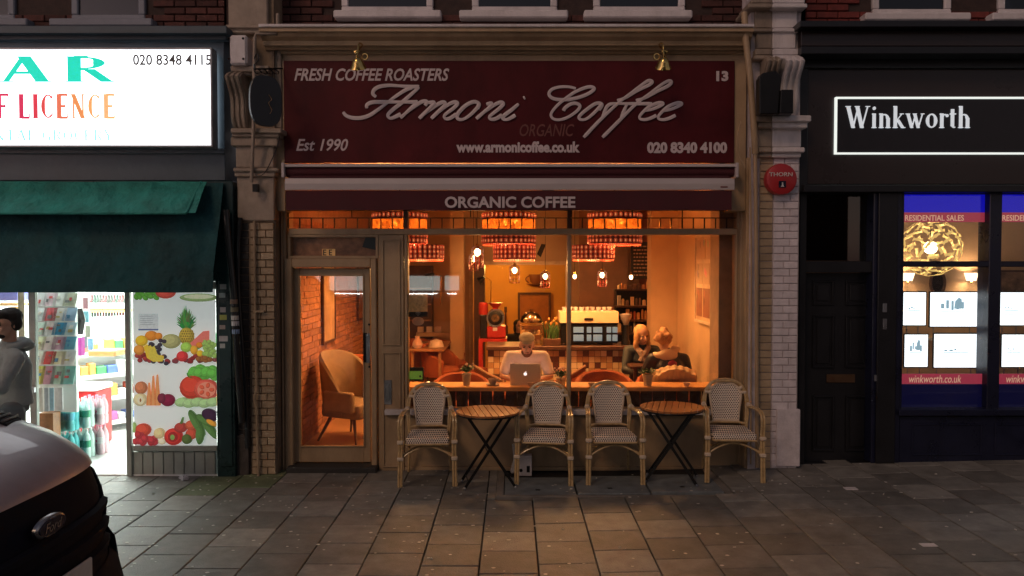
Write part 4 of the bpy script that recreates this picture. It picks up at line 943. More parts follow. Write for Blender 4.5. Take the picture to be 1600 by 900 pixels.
# hanging cup sign on ochre wall
t = thing('cup_sign', 'brown coffee cup wall sign on the ochre wall, over the word Coffee', 'sign', (X(835, 8.4), 8.5, Z(440, 8.4))); Yk = 8.5; x, z = at(838, 436, Yk)
M_choc = mat('chocolate_sign', (.16, .05, .02), .5)
obj('cup_shape', MB().lathe([(.06, -.12), (.13, -.06), (.16, .1), (.14, .1), (.1, -.04)], x, Yk, z, 16, sy=.4), M_choc, t, smooth=True)
obj('saucer', MB().lathe([(.05, -.15), (.22, -.11), (.22, -.1), (.05, -.13)], x, Yk, z, 18, sy=.3), M_choc, t, smooth=True)
obj('cup_handle', MB().tube([(x-.15+.0*k, Yk, z+.07) if k == 0 else (x-.16-.07*sin(k*pi/5), Yk, z+.07-.03*k) for k in range(6)], .015, 6), M_choc, t)
obj('lettering', text_mesh('Coffee', pbox(822, 457, 852, 450, 8.5), 8.5, shear=.35, bold=.01, ext=.02), mat('tan_letters', (.55, .3, .15), .5), t)
# ceiling projector / air unit
t = thing('ceiling_bracket', 'dark angled bracket under a slatted ceiling vent near the middle of the cafe', 'vent', (X(860, 3), 3, CZ)); Ya = 3.0
obj('vent_panel', MB().box(X(850, Ya), X(885, Ya), 2.9, 4.4, CZ-.03, CZ-.002), M_ceil, t)
mb = MB()
for k in range(8): mb.box(X(848, Ya), X(866, Ya), 2.9+k*.12, 2.94+k*.12, CZ-.05, CZ-.032)
obj('slats', mb, M_leg, t); obj('bracket_arm', MB().prism([at(*p, Ya) for p in ((839, 397), (846, 381), (853, 382), (845, 402))], Ya, Ya+.08), M_leg, t)
# red coffee roaster on red stand
t = thing('coffee_roaster', 'red coffee roaster with round dark drum standing on a red frame table', 'coffee roaster', (X(775, 3.4), 3.5, FZ)); Yr = 3.3; M_rr = mat('roaster_red', (.45, .03, .02), .35, var=.15)
obj('base_box', bx(761, 510, 790, 528, Yr, Yr+.35), M_rr, t, bevel=.01); x, z = at(774, 497, Yr)
obj('drum', MB().lathe([(.0, -.01), (.1, -.01), (.125, .0), (.13, .3), (0, .3)], x, Yr, z, 22, axis='y'), M_leg, t, smooth=True); obj('drum_rim', MB().tube([(x+.12*cos(a*pi/10), Yr-.01, z+.12*sin(a*pi/10)) for a in range(20)], .014, 6, closed=True), M_metal, t)
obj('drum_door', MB().lathe([(.06, -.03), (.06, -.011)], x, Yr, z, 16, axis='y'), mat('bronze', (.3, .18, .08), .3, .8), t)
obj('hopper', MB().lathe([(.04, 0), (.04, .03), (.11, .1), (.1, .1)], x, Yr+.1, z+.12, 16), M_rr, t); obj('nameplate', bx(770, 512, 777, 517, Yr-.006, Yr-.001), M_white, t)
obj('side_cabinet', bx(750, 492, 760.5, 530, Yr, Yr+.3), M_leg, t, bevel=.01); obj('red_canister', MB().lathe([(.07, 0), (.07, .16), (.05, .18)], X(755, Yr), Yr+.1, Z(492, Yr)+.001, 14), M_rr, t)
mb = MB(); a = at(748, 529, Yr); b = at(792, 534, Yr); mb.box(a[0], b[0], Yr-.03, Yr+.4, b[1], a[1])
for xx in (a[0], b[0]-.05): 
    for yy in (Yr-.03, Yr+.35): mb.box(xx, xx+.05, yy, yy+.05, FZ, b[1]-.001)
obj('stand', mb, M_rr, t)
# guitar-like dark tool on ochre wall
mb = MB(); Yg = 8.4; x, z = at(790, 510, Yg); mb.tube([(x, Yg, z+.35), (x, Yg, z)], .018, 6); mb.lathe([(.0, .1), (.05, .06), (.05, -.1), (0, -.14)], x, Yg, z-.05, 10, sy=.3); mb.box(x-.03, x+.03, Yg-.02, Yg+.02, z+.3, z+.42)
single('hanging_scoop', mb, M_dwood, 'dark long handled scoop hanging on the ochre wall left of the brown door', 'scoop')
# tables and tub chairs ----------------------------------------------
def dtable(px0, px1, py, Y0, Y1, label, m=M_dwood):
    a = at(px0, py, Y0); b = at(px1, py, Y0); z = a[1]; t = thing('cafe_table', label, 'table', ((a[0]+b[0])/2, (Y0+Y1)/2, FZ)); obj('table_top', MB().box(a[0], b[0], Y0, Y1, z-.035, z), m, t, bevel=.006)
    for xx in (a[0]+.05, b[0]-.09):
        for yy in (Y0+.05, Y1-.09): obj('leg', MB().box(xx, xx+.04, yy, yy+.04, FZ, z-.036), m, t)
    return z
zt5 = dtable(636, 694, 546, 3.3, 4.6, 'brown wooden dining table along the left wall inside the cafe', M_wood)
dtable(985, 1020, 572, 1.35, 1.8, 'small round edged table between the two seated women')
def tub_proto():
    t = thing('tub_chair', 'x', 'chair', (0, 0, 0), 'orange tub chairs', world=False); R_o, R_i = .31, .25
    mb = MB(); n = 24; vs = []
    for i in range(n+1):
        a = radians(-30+240*i/n); hgt = .80-.22*abs((i/n-.5)*2)**2.2
        for (r, z) in ((R_i-.02, .42), (R_i+.01, hgt-.02), ((R_o+R_i)/2, hgt), (R_o+.01, hgt-.03), (R_o-.04, .34)): vs.append((r*cos(a), r*sin(a), z))
    fs = [(i*5+j, i*5+(j+1) % 5, (i+1)*5+(j+1) % 5, (i+1)*5+j) for i in range(n) for j in range(5)]+[(4, 3, 2, 1, 0), tuple(n*5+j for j in range(5))]
    obj('backrest', MB().add(vs, fs), M_orange, t, smooth=True, loc=(0, 0, 0))
    obj('seat', MB().lathe([(.2, .34), (.26, .37), (.27, .43), (.22, .47), (0, .475)], n=24, sy=.95), M_orange, t, smooth=True, loc=(0, 0, 0))
    for sx in (-1, 1):
        for sy in (-1, 1): obj('leg', MB().tube([(sx*.16, sy*.15, .36), (sx*.23, sy*.22, 0)], [.018, .011], 8), M_dwood, t, loc=(0, 0, 0))
    return t
tub = tub_proto()
TUBS = [(720, .78, radians(180), 'orange tub chair seen from behind at the bar, above the left patio table'), (946, .78, radians(180), 'orange tub chair back at the bar, right of the middle mullion'), (1042, .80, radians(180), 'orange tub chair with a beige coat over its back, behind the drooping plant'),
  (690, 3.7, radians(70), 'orange chair at the right side of the brown dining table, nearest the glass'), (704, 4.5, radians(80), 'orange chair at the far end of the brown dining table'), (642, 4.9, radians(200), 'orange chair behind the brown dining table by the left wall'),
  (765, 2.0, radians(60), 'low orange armchair tilted beside the man, left of his shoulder'), (895, 1.5, radians(-50), 'low orange armchair right behind the man, before the tiles'), (560, 2.6, radians(190), 'red orange chair seen through the glazed door')]
for i, (px, Y, rz, lb) in enumerate(TUBS):
    if i == 0: tub.location = (X(px, Y), Y, FZ); tub.rotation_euler.z = rz+pi; tub['label'] = lb; tub.scale = (1.08, 1, .97); first = tub
    else: copy_tree(tub, (X(px, Y), Y, FZ), rz+pi if i < 3 else rz, lb, scale=(1.08, 1, 1.0) if i < 3 else ((1.05, 1.05, .86) if i in (6, 7) else (1.05, 1.05, 1.05)))
# striped blankets over the low armchairs
M_blank = mat('brown_blanket', (.26, .13, .07), .95, var=.35, scale=20, bump=.5)
for s_, px, lb in ((1, 762, 'brown folded blanket sloping over the low armchair left of the man'), (-1, 893, 'brown folded blanket sloping over the low armchair right of the man')):
    x, z = at(px, 575, 1.7); mb = MB()
    for k in range(3): mb.tube([(x-.17*s_, 1.6+k*.05, z+.04-k*.03), (x, 1.58+k*.05, z-.06-k*.03), (x+.2*s_, 1.6+k*.05, z-.15-k*.03)], .026, 8, flat=.8)
    single('blanket', mb, M_blank, lb, 'blanket', smooth=True)
# beige high backed armchair behind the door
t = thing('armchair', 'beige high backed armchair on dark splayed legs behind the glazed door', 'armchair', (X(545, .95), .95, FZ), rz=0); ax_, ay = X(545, .95), 1.0
Ra = Matrix.Translation((ax_, ay, FZ)) @ Matrix.Rotation(radians(62), 4, 'Z')
def ra(m): m.v = [tuple(Ra @ Vector(v)) for v in m.v]; return m
mb = MB(); vs = []; n = 16
for i in range(n+1):
    a = radians(-20+220*i/n); f = abs((i/n-.5)*2); hgt = 1.02-.42*f**3
    for r, z in ((.27, .42), (.30, hgt-.03), (.325, hgt), (.35, hgt-.03), (.30, .3)): vs.append((r*cos(a), r*sin(a)*1.05, z))
obj('backrest', ra(MB().add(vs, [(i*5+j, i*5+(j+1) % 5, (i+1)*5+(j+1) % 5, (i+1)*5+j) for i in range(n) for j in range(5)]+[(4, 3, 2, 1, 0), tuple(n*5+j for j in range(5))])), M_beigef, t, smooth=True)
obj('seat', ra(MB().box(-.27, .27, -.34, .22, .28, .45)), M_beigef, t, bevel=.05, seg=3, smooth=True)
for s_ in (-1, 1): obj('armrest', ra(MB().box(s_*.31-.04, s_*.31+.04, -.3, .12, .36, .60)), M_beigef, t, bevel=.035, seg=3, smooth=True)
for sx in (-1, 1):
    for sy in (-1, 1): obj('leg', ra(MB().tube([(sx*.18, sy*.16-.04, .3), (sx*.29, sy*.28-.04, 0)], [.022, .012], 8)), M_dwood, t)
# pictures and mirrors on walls
def wall_pic(y0, y1, z0, z1, label, mf=M_dwood, mp=None, side=-1, name='framed_picture', prints=None):
    xw = side*RX-side*.03; t = thing(name, label, 'picture', (xw, (y0+y1)/2, z0)); x_ = sorted((xw, xw-side*.025))
    mb = MB(); mb.box(*x_, y0, y1, z0, z0+.03); mb.box(*x_, y0, y1, z1-.03, z1); mb.box(*x_, y0, y0+.03, z0+.03, z1-.03); mb.box(*x_, y1-.03, y1, z0+.03, z1-.03); obj('frame', mb, mf, t)
    x2 = sorted((xw, xw-side*.012)); o = W0(obj('picture_panel', MB().box(*x2, y0+.03, y1-.03, z0+.03, z1-.03), mp, t)); return t, xw-side*.013
wall_pic(1.45, 2.1, 1.15, 2.2, 'tall framed pale picture on the brick wall behind the door', M_dwood, mat('faded_print', (.5, .3, .16), .5, var=.5, scale=4))
wall_pic(3.6, 4.3, 1.3, 2.3, 'far framed picture on the brick wall, right side of the door glass', M_dwood, mat('dark_print', (.3, .12, .06), .5, var=.5, scale=4))
t, xp = wall_pic(.62, 1.75, 1.42, 2.50, 'large pale art print in panels hanging on the right wall of the cafe', mat('ivory_frame', (.6, .45, .32), .5), mat('pale_print', (.62, .42, .26), .5, var=.25, scale=5), side=1)
mb = MB(); q = random.Random(2)
for (ya_, yb_, za_, zb_2) in ((.7, 1.0, 1.5, 1.85), (1.05, 1.35, 1.5, 1.85), (1.4, 1.68, 1.5, 1.85), (.7, 1.0, 1.9, 2.15), (1.05, 1.35, 1.9, 2.15), (1.4, 1.68, 1.9, 2.15), (.72, 1.2, 2.2, 2.44), (1.25, 1.66, 2.2, 2.44)):
    c = (.26, .09, .05) if za_ < 1.6 else (.5, .3, .17); mb.box(xp-.003, xp+.001, ya_, yb_, za_, zb_2, col=c)
    for k in range(3): yy = q.uniform(ya_+.04, yb_-.05); zz = q.uniform(za_+.05, zb_2-.08); mb.prism([(yy, zz), (yy+.04, zz+.02), (yy+.03, zz+.09), (yy-.01, zz+.07)], xp-.004-.0006*k, xp-.0032, 'x', col=tuple(v*q.choice((.6, 1.5)) for v in c))
obj('print', mb, M_print, t)
# dark wall shelf region at left back
t = thing('wall_shelf_unit', 'dark tall shelf unit with small lamp lit things on the left back wall', 'shelf', (X(660, 5.5), 5.7, FZ)); obj('cabinet', bx(604, 415, 675, 530, 5.7, 5.98), M_dwood, t)
for k, py in enumerate((450, 475, 500)): obj('shelf', bx(606, py, 673, py+2, 5.6, 5.699), M_wood, t)
obj('ledge', bx(650, 520, 712, 526, 5.4, 5.6), M_iwall, t)
for k in range(3): o = single('tea_tin', MB().lathe([(.07, 0), (.07, .14), (.06, .16)], X(655+14*k, 5.5), 5.5, Z(520, 5.5), 12) if 0 else MB().box(X(652+14*k, 5.45), X(661+14*k, 5.45), 5.45, 5.55, Z(520, 5.4)+.002, Z(511, 5.4)), M_bowl, ('left', 'middle', 'right')[k]+'most pale box on the ledge behind the dining table', 'box')
# table-top lamp like glass on dining table
x = X(652, 3.5); o = single('glass_jar', MB().lathe([(.05, 0), (.08, .05), (.065, .10), (.03, .15), (.045, .18)], x, 3.5, zt5, 14), mat('amber_jar', (.45, .14, .04), .2, emit=.25, ecol=(1, .4, .12)), 'amber glass jar glowing on the brown dining table', 'jar', smooth=True)
x = X(681, 3.7); single('cake_dome', MB().lathe([(.12, 0), (.12, .02), (.09, .09), (0, .12), ], x, 3.7, zt5, 16), M_bowl, 'small pale domed dish on the right end of the dining table', 'dish', smooth=True)
# back shelves at right with blackboard menu
t = thing('menu_board', 'black menu board with chalk lettering above the shelves at the back right', 'blackboard', (X(1003, 4.9), 4.95, Z(440, 4.9))); obj('board', bx(986, 378, 1019, 436, 4.92, 4.95), mat('chalkboard', (.035, .02, .015), .8), t)
mb = MB(); q = random.Random(9)
for k in range(9):
    xx = 990
    while xx < 1014: w2 = q.uniform(2, 6); a = at(xx, 384+k*5.6, 4.915); b = at(min(xx+w2, 1016), 386+k*5.6, 4.915); mb.box(a[0], b[0], 4.914, 4.919, b[1], a[1]); xx += w2+1.5
obj('chalk_marks', mb, mat('chalk', (.5, .3, .18), .9), t, kind='stuff')
t = thing('back_shelves', 'dark back bar shelves holding jars, packets and a small white panel at right', 'shelf', (X(990, 4.5), 4.6, FZ))
obj('cabinet', bx(963, 452, 1022, 640, 4.6, 4.9), M_leg, t); 
for py in (452, 478, 500, 520): obj('shelf', bx(961, py, 1024, py+2.5, 4.3, 4.59), M_dwood, t)
q = random.Random(4)
for row, py in enumerate((452, 478, 500, 520)):
    px = 965
    while px < 1016:
        wq = q.uniform(3.5, 7); hq = q.uniform(8, 17) if row else q.uniform(6, 12); zz = Z(py, 4.3)+.002; xx = X(px+wq/2, 4.4); r = wq/2/FPX*12.35*.9
        o = single('jar', MB().lathe([(r, 0), (r, hq*.0085), (r*.5, hq*.0103)], xx, 4.42, zz, 8) if q.random() < .6 else MB().box(xx-r, xx+r, 4.38, 4.46, zz, zz+hq*.01), M_tint, 'small jar or packet on the '+('top', 'second', 'third', 'bottom')[row]+' dark back bar shelf', 'jar', group='jars and packets on the back bar shelves')
        o.color = (*q.choice(((.7, .3, .1), (.8, .55, .3), (.1, .05, .03), (.45, .1, .04), (.6, .5, .4), (.2, .1, .06))), 1); px += wq+q.uniform(.5, 2)
# grinder on counter right end
t = thing('coffee_grinder', 'dark coffee grinder with clear hopper at the right end of the service counter', 'grinder', (X(978, 2.1), 2.1, sz)); x = X(978, 2.1)
obj('body', MB().lathe([(.06, 0), (.06, .04), (.045, .06), (.045, .26)], x, 2.1, sz, 16), M_leg, t, smooth=True); obj('hopper', MB().lathe([(.03, .261), (.08, .38), (.08, .4), (.02, .41)], x, 2.1, sz, 16), M_cup, t, smooth=True)
# twigs
t = thing('vase_of_twigs', 'vase of bare reddish twigs standing on the low shelf behind the women', 'vase', (X(1045, 3.1), 3.2, .9)); x = X(1045, 3.1); q = random.Random(6); mb = MB()
for k in range(26):
    a = q.uniform(-1, 1); L_ = q.uniform(.3, .62); b_ = q.uniform(-.2, .2); mb.tube([(x, 3.2, 1.1), (x+a*L_*.25, 3.2+b_*.3, 1.1+L_*.5), (x+a*L_*.55, 3.2+b_*.5, 1.1+L_)], [.006, .004, .002], 4)
    for u in (.6, .8): mb.tube([(x+a*L_*.4*u, 3.2, 1.1+L_*u*.8), (x+a*L_*.4*u+q.uniform(-.1, .1), 3.2, 1.1+L_*u*.8+.1)], .002, 3)
obj('twigs', mb, M_ibrick, t); obj('vase', MB().lathe([(.05, -.2), (.08, -.1), (.05, .05), (.06, .08)], x, 3.2, 1.1, 16), M_cup, t, smooth=True)
t = thing('low_shelf', 'low pale shelf unit beside the right column, under the twigs', 'shelf', (X(1065, 2.9), 3.0, FZ)); obj('carcass', MB().box(X(1030, 2.8), 2.3, 2.8, 3.3-.001, FZ, .9), M_iwall, t, bevel=.01)
single('handbag', MB().box(X(1070, 2.75), X(1084, 2.75), 2.82, 3.0, .902, 1.09), M_leg, 'black bag standing on the low pale shelf by the right wall', 'bag', bevel=.03, seg=2)

# ================================================================== PEOPLE
def remesh(mb, voxel, smooth_it=2):
    me = bpy.data.meshes.new('r'); me.from_pydata(mb.v, [], mb.f)
    bm = bmesh.new(); bm.from_mesh(me); bmesh.ops.recalc_face_normals(bm, faces=bm.faces); bm.to_mesh(me); bm.free()
    o = bpy.data.objects.new('r', me); COL.objects.link(o)
    m = o.modifiers.new('v', 'REMESH'); m.mode = 'VOXEL'; m.voxel_size = voxel
    s = o.modifiers.new('s', 'SMOOTH'); s.iterations = smooth_it; s.factor = .5
    dg = bpy.context.evaluated_depsgraph_get(); dg.update(); r = bpy.data.meshes.new_from_object(o.evaluated_get(dg)); bpy.data.objects.remove(o)
    return r
V = Vector
def limb(mb, pts, rs):
    pts = [V(p) for p in pts]; mb.tube(pts, rs, 10)
    for p, r in zip(pts, rs): mb.ball(p, r*.99, 10)
def hand(mb, w, d, side, curl=.5):
    "palm, four unequal fingers and a thumb at wrist w pointing along d"
    w = V(w); d = V(d).normalized(); up = V((0, 0, 1)); s = d.cross(up); s = s.normalized() if s.length > .1 else V((1, 0, 0)); n = s.cross(d).normalized()
    mb.tube([w, w+d*.04, w+d*.085], [.024, .032, .036], 8, flat=.55)
    for k, L_ in enumerate((.062, .072, .068, .052)):
        b = w+d*.082+s*(.028-.0185*k)*side*-1; m = b+d*L_*.5-n*L_*.1*curl; mb.tube([b, m, m+d*L_*.4-n*L_*.5*curl], [.0092, .0088, .007], 6)
    b = w+d*.03+s*side*-.026; mb.tube([b, b+d*.03+s*side*-.022, b+d*.06+s*side*-.018-n*.01], [.012, .011, .008], 6)
def head(mb, H):
    def q(p): return H @ V(p)
    R3 = H.to_3x3().to_4x4()
    mb.ball(q((0, .012, .03)), (.076, .094, .092), 16, M=R3); mb.ball(q((0, -.018, -.045)), (.060, .068, .072), 14, M=R3); mb.ball(q((0, -.045, -.088)), (.034, .036, .026), 10, M=R3)
    mb.tube([q((0, -.084, .012)), q((0, -.104, -.026)), q((0, -.088, -.036))], [.008, .0145, .011], 8)
    for s in (-1, 1): mb.ball(q((s*.077, .01, -.01)), (.012, .02, .032), 8, M=R3); mb.ball(q((s*.036, -.068, -.028)), (.02, .016, .018), 8, M=R3)
    mb.ball(q((0, -.088, -.062)), (.024, .008, .009), 8, M=R3)
def face(t, H, hairc, lips=(.35, .12, .09)):
    R3 = H.to_3x3().to_4x4()
    def q(p): return H @ V(p)
    mb = MB()
    for s in (-1, 1): mb.ball(q((s*.031, -.078, .006)), (.013, .009, .0075), 8, M=R3)
    obj('eyes', mb, mat('eye_dark', (.03, .02, .02), .2, bump=0), t)
    mb = MB()
    for s in (-1, 1): mb.tube([q((s*.015, -.088, .022)), q((s*.032, -.090, .028)), q((s*.05, -.078, .022))], .0042, 5)
    obj('eyebrows', mb, hairc, t); obj('mouth', MB().tube([q((-.023, -.088, -.063)), q((0, -.096, -.061)), q((.023, -.088, -.063))], .0045, 6), mat('lips', lips, .5, bump=0), t)
def Hm(c, yaw=0, pitch=0, roll=0, s=1.0): return Matrix.Translation(c) @ Matrix.Rotation(yaw, 4, 'Z') @ Matrix.Rotation(pitch, 4, 'X') @ Matrix.Rotation(roll, 4, 'Y') @ Matrix.Scale(s, 4)
def person(label, base, H, torso, arms, legs, top_m, leg_m, hair_m, skin=M_skin, sleeve='long', group=None, shoe_m=None, bulk=1.0):
    t = thing('person', label, 'person', base)
    b = MB(); head(b, H); hc = H.translation; neck0 = H @ V((0, .02, -.06)); ch = V(torso[-1]); limb(b, [ch, neck0.lerp(ch, .35), neck0], [.06, .054, .05])
    b.tube([V(p) for p in torso], [.12, .11, .125, .1], 12, flat=.75)
    for s, (sh, el, wr, hd) in zip((-1, 1), arms): limb(b, [sh, V(sh).lerp(V(el), .5), el, V(el).lerp(V(wr), .5), wr], [.05, .046, .04, .036, .026]); hand(b, wr, V(hd), s); b.tube([ch, V(sh)], [.07, .05], 8)
    for s, (hp, kn, an, to) in zip((-1, 1), legs): limb(b, [hp, V(hp).lerp(V(kn), .5), kn, V(kn).lerp(V(an), .35), an], [.088, .075, .056, .055, .038]); limb(b, [an, to], [.04, .028])
    obj('body', remesh(b, .009), skin, t, norm=False, smooth=True)
    c = MB(); P_ = [V(p) for p in torso]
    c.tube(P_, [.155*bulk, .145*bulk, .165*bulk, .12*bulk], 14, flat=.75)
    for sh, el, wr, hd in arms:
        c.tube([ch+V((0, 0, -.03)), V(sh)], [.085*bulk, .068*bulk], 10)
        if sleeve == 'short': limb(c, [sh, V(sh).lerp(V(el), .4), V(sh).lerp(V(el), .72)], [.068, .066, .064])
        else: limb(c, [sh, V(sh).lerp(V(el), .5), el, V(el).lerp(V(wr), .5), V(el).lerp(V(wr), .95)], [.068*bulk, .062*bulk, .056*bulk, .05*bulk, .04*bulk])
    if sleeve != 'short': limb(c, [ch, neck0.lerp(ch, .6)], [.08, .066])
    obj('top', remesh(c, .012), top_m, t, norm=False, smooth=True)
    l = MB()
    for hp, kn, an, to in legs: limb(l, [hp, V(hp).lerp(V(kn), .5), kn, V(kn).lerp(V(an), .35), V(kn).lerp(V(an), .95)], [.105, .088, .07, .068, .055])
    l.tube([P_[0]+V((0, 0, .05)), P_[0]+V((0, 0, -.06))], [.14, .13], 12, flat=.8)
    obj('trousers', remesh(l, .014), leg_m, t, norm=False, smooth=True)
    for hp, kn, an, to in legs: obj('shoe', MB().tube([V(an)+V((0, 0, -.02)), V(an).lerp(V(to), .5)+V((0, 0, -.01)), V(to)], [.045, .048, .036], 10), shoe_m or M_leg, t, smooth=True)
    face(t, H, hair_m); return t
def hair_cap(t, H, m, parts, vox=.008, name='hair'):
    b = MB(); R3 = H.to_3x3().to_4x4()
    for c, r in parts: b.ball(H @ V(c), r, 14, M=R3)
    return obj(name, remesh(b, vox, 1), m, t, norm=False, smooth=True)
# man with laptop at the window counter
mx = X(823, .58); M_tee = mat('pale_tee', (.80, .68, .60), .85, var=.1, scale=8, bump=.3, bscale=60); M_beard = mat('brown_hair', (.14, .055, .02), .8, var=.3, scale=60, bump=.5)
M_jean = mat('dark_jeans', (.03, .03, .045), .85, var=.2)
H1 = Hm((mx, .52, 1.245), pitch=radians(-28))
H1 = Matrix.Translation((mx, .50, 1.245)) @ Matrix.Rotation(radians(17), 4, 'X')
man = person('man in a pale t-shirt and flat cap bent over a laptop at the cafe window', (mx, .75, FZ), H1, [(mx, .80, .66), (mx, .76, .82), (mx, .70, 1.0), (mx, .64, 1.12)],
  [((mx-.19, .66, 1.10), (mx-.265, .60, .885), (mx-.15, .43, .875), (.8, -.35, -.1)), ((mx+.19, .66, 1.10), (mx+.265, .60, .885), (mx+.13, .43, .875), (-.8, -.35, -.1))],
  [((mx-.1, .80, .62), (mx-.12, .56, .6), (mx-.12, .60, .2), (mx-.12, .48, .16)), ((mx+.1, .80, .62), (mx+.12, .56, .6), (mx+.12, .60, .2), (mx+.12, .48, .16))], M_tee, M_jean, M_beard, sleeve='short')
hair_cap(man, H1, M_beard, [((0, -.05, -.092), (.046, .040, .032)), ((-.04, -.032, -.065), (.022, .035, .04)), ((.04, -.032, -.065), (.022, .035, .04)), ((0, -.089, -.050), (.028, .008, .006))], .006, 'beard')
hair_cap(man, H1, mat('olive_cap', (.36, .31, .23), .9, var=.2, scale=15, bump=.4, bscale=150), [((0, .012, .082), (.090, .104, .055)), ((.0, -.03, .084), (.080, .085, .030)), ((0, -.092, .066), (.060, .040, .009))], .006, 'flat_cap')
st = thing('bar_stool', 'stool under the man at the window counter', 'stool', (mx, .82, FZ)); obj('seat', MB().lathe([(.17, .44), (.18, .47), (.16, .5)], mx, .82, FZ-.06, 18), M_dwood, st)
for a in range(4): obj('leg', MB().tube([(mx+.12*cos(a*pi/2+.8), .82+.12*sin(a*pi/2+.8), .48), (mx+.18*cos(a*pi/2+.8), .82+.18*sin(a*pi/2+.8), FZ)], .012, 6), M_leg, st)
# laptop
t = thing('laptop', 'open silver laptop with a glowing apple emblem on its lid, on the window counter', 'laptop', (X(821, .27), .3, cz)); M_alu = mat('aluminium', (.72, .62, .56), .4, .3, var=.03, bump=0)
l0, l1 = X(797, .24), X(845, .24); obj('keyboard_base', MB().box(l0, l1, .27, .485, cz, cz+.014), M_alu, t, bevel=.003)
RL = Matrix.Translation((0, .27, cz+.012)) @ Matrix.Rotation(radians(14), 4, 'X'); mb = MB().box(l0, l1, -.004, .004, 0, .232, M=RL); ld = W0(obj('lid', mb, M_alu, t, bevel=.003))
def lidp(m): m.v = [tuple(RL @ V(v)) for v in m.v]; return m
ac = (l0+l1)/2; ap = []
for i in range(24):
    a = 2*pi*i/24+pi/2; r = .0175*(1-.14*max(0, sin(a))**6-.1*max(0, -sin(a))**8); x_, z_ = ac+r*cos(a)*1.0, .116+r*sin(a)*1.05
    if (x_-(ac+.021))**2+(z_-.119)**2 < .0095**2: x_ = ac+.021-.0095*sqrt(max(0, 1-((z_-.119)/.0095)**2))
    ap.append((x_, z_))
M_logo = emis('glowing_emblem', (1, .95, .9), 1.6); mb = MB().prism(ap, -.0045, -.0052); mb.prism([(ac+.001, .137), (ac+.003, .145), (ac+.009, .150), (ac+.008, .142)], -.0045, -.0052); obj('emblem', lidp(mb), M_logo, ld)
obj('screen', lidp(MB().box(l0+.01, l1-.01, .0042, .0048, .012, .22)), emis('lit_screen', (.8, .85, 1), .8), ld)
# blonde woman facing the window
bx_, by_ = X(1003, 1.75), 1.75; M_jack = mat('dark_teal_jacket', (.035, .045, .05), .6, var=.3, scale=8, bump=.3); M_blond = mat('blonde_hair', (.62, .34, .14), .55, var=.35, scale=40, bump=.6, bscale=150)
H2 = Matrix.Translation((bx_-.01, by_-.08, 1.25)) @ Matrix.Rotation(radians(18), 4, 'Z') @ Matrix.Rotation(radians(10), 4, 'X') @ Matrix.Rotation(radians(-6), 4, 'Y')
w1 = person('long haired blonde woman in a dark jacket and scarf seated facing the window', (bx_, by_, FZ), H2, [(bx_, by_+.1, .58), (bx_, by_+.08, .75), (bx_, by_+.02, .95), (bx_, by_, 1.08)],
  [((bx_-.17, by_, 1.05), (bx_-.22, by_-.1, .82), (bx_-.05, by_-.28, .80), (.7, -.5, .1)), ((bx_+.17, by_, 1.05), (bx_+.23, by_-.12, .80), (bx_+.06, by_-.28, .80), (-.7, -.4, .1))],
  [((bx_-.09, by_+.08, .52), (bx_-.12, by_-.32, .55), (bx_-.12, by_-.3, .16), (bx_-.12, by_-.42, .14)), ((bx_+.09, by_+.08, .52), (bx_+.12, by_-.32, .55), (bx_+.12, by_-.3, .16), (bx_+.12, by_-.42, .14))], M_jack, M_jean, M_blond)
hair_cap(w1, H2, M_blond, [((0, .03, .045), (.092, .1, .09)), ((-.076, .0, -.03), (.030, .055, .105)), ((.076, .0, -.03), (.030, .055, .105)), ((-.082, .0, -.11), (.036, .045, .07)), ((.082, .0, -.11), (.036, .045, .07)), ((0, .08, -.06), (.07, .04, .12))])
mb = MB(); mb.tube([(bx_-.08, by_-.06, 1.10), (bx_-.03, by_-.13, 1.04), (bx_+.03, by_-.14, .92), (bx_+.01, by_-.15, .82)], [.035, .04, .038, .03], 8); mb.tube([(bx_+.08, by_-.06, 1.10), (bx_+.02, by_-.14, 1.03), (bx_-.04, by_-.14, .93)], [.035, .038, .03], 8)
obj('scarf', mb, mat('grey_scarf', (.35, .24, .19), .9, var=.4, scale=30), w1, smooth=True)
# woman with her back to the glass
kx, ky = X(1046, 1.22), 1.24; H3 = Matrix.Translation((kx-.05, ky+.03, 1.235)) @ Matrix.Rotation(radians(150), 4, 'Z') @ Matrix.Rotation(radians(8), 4, 'X')
M_bj = mat('black_padded_jacket', (.015, .014, .022), .45, var=.3, scale=6, bump=.5, bscale=14)
w2 = person('person with curly fair hair seen from behind, in a black jacket with cream collar', (kx, ky, FZ), H3, [(kx+.03, ky-.03, .58), (kx+.03, ky-.03, .74), (kx+.01, ky, .93), (kx-.01, ky+.02, 1.04)],
  [((kx-.19, ky+.02, 1.0), (kx-.28, ky+.1, .80), (kx-.34, ky+.3, .84), (-.2, .8, .1)), ((kx+.18, ky-.0, 1.0), (kx+.26, ky+.08, .78), (kx+.08, ky+.3, .8), (-.5, .7, .1))],
  [((kx-.08, ky, .52), (kx-.12, ky+.38, .55), (kx-.12, ky+.36, .16), (kx-.12, ky+.48, .14)), ((kx+.1, ky, .52), (kx+.12, ky+.38, .55), (kx+.12, ky+.36, .16), (kx+.12, ky+.48, .14))], M_bj, M_jean, M_blond, bulk=1.12)
q = random.Random(8); hair_cap(w2, H3, mat('curly_fair_hair', (.55, .28, .12), .6, var=.4, scale=50, bump=.8), [((0, .03, .03), (.095, .1, .095))]+[((.085*sin(a)*cos(b), .03+.095*cos(a), .03+.09*sin(a)*sin(b)), (.035, .035, .035)) for a, b in [(q.uniform(0, 1.7), q.uniform(0, 6.3)) for _ in range(26)]])
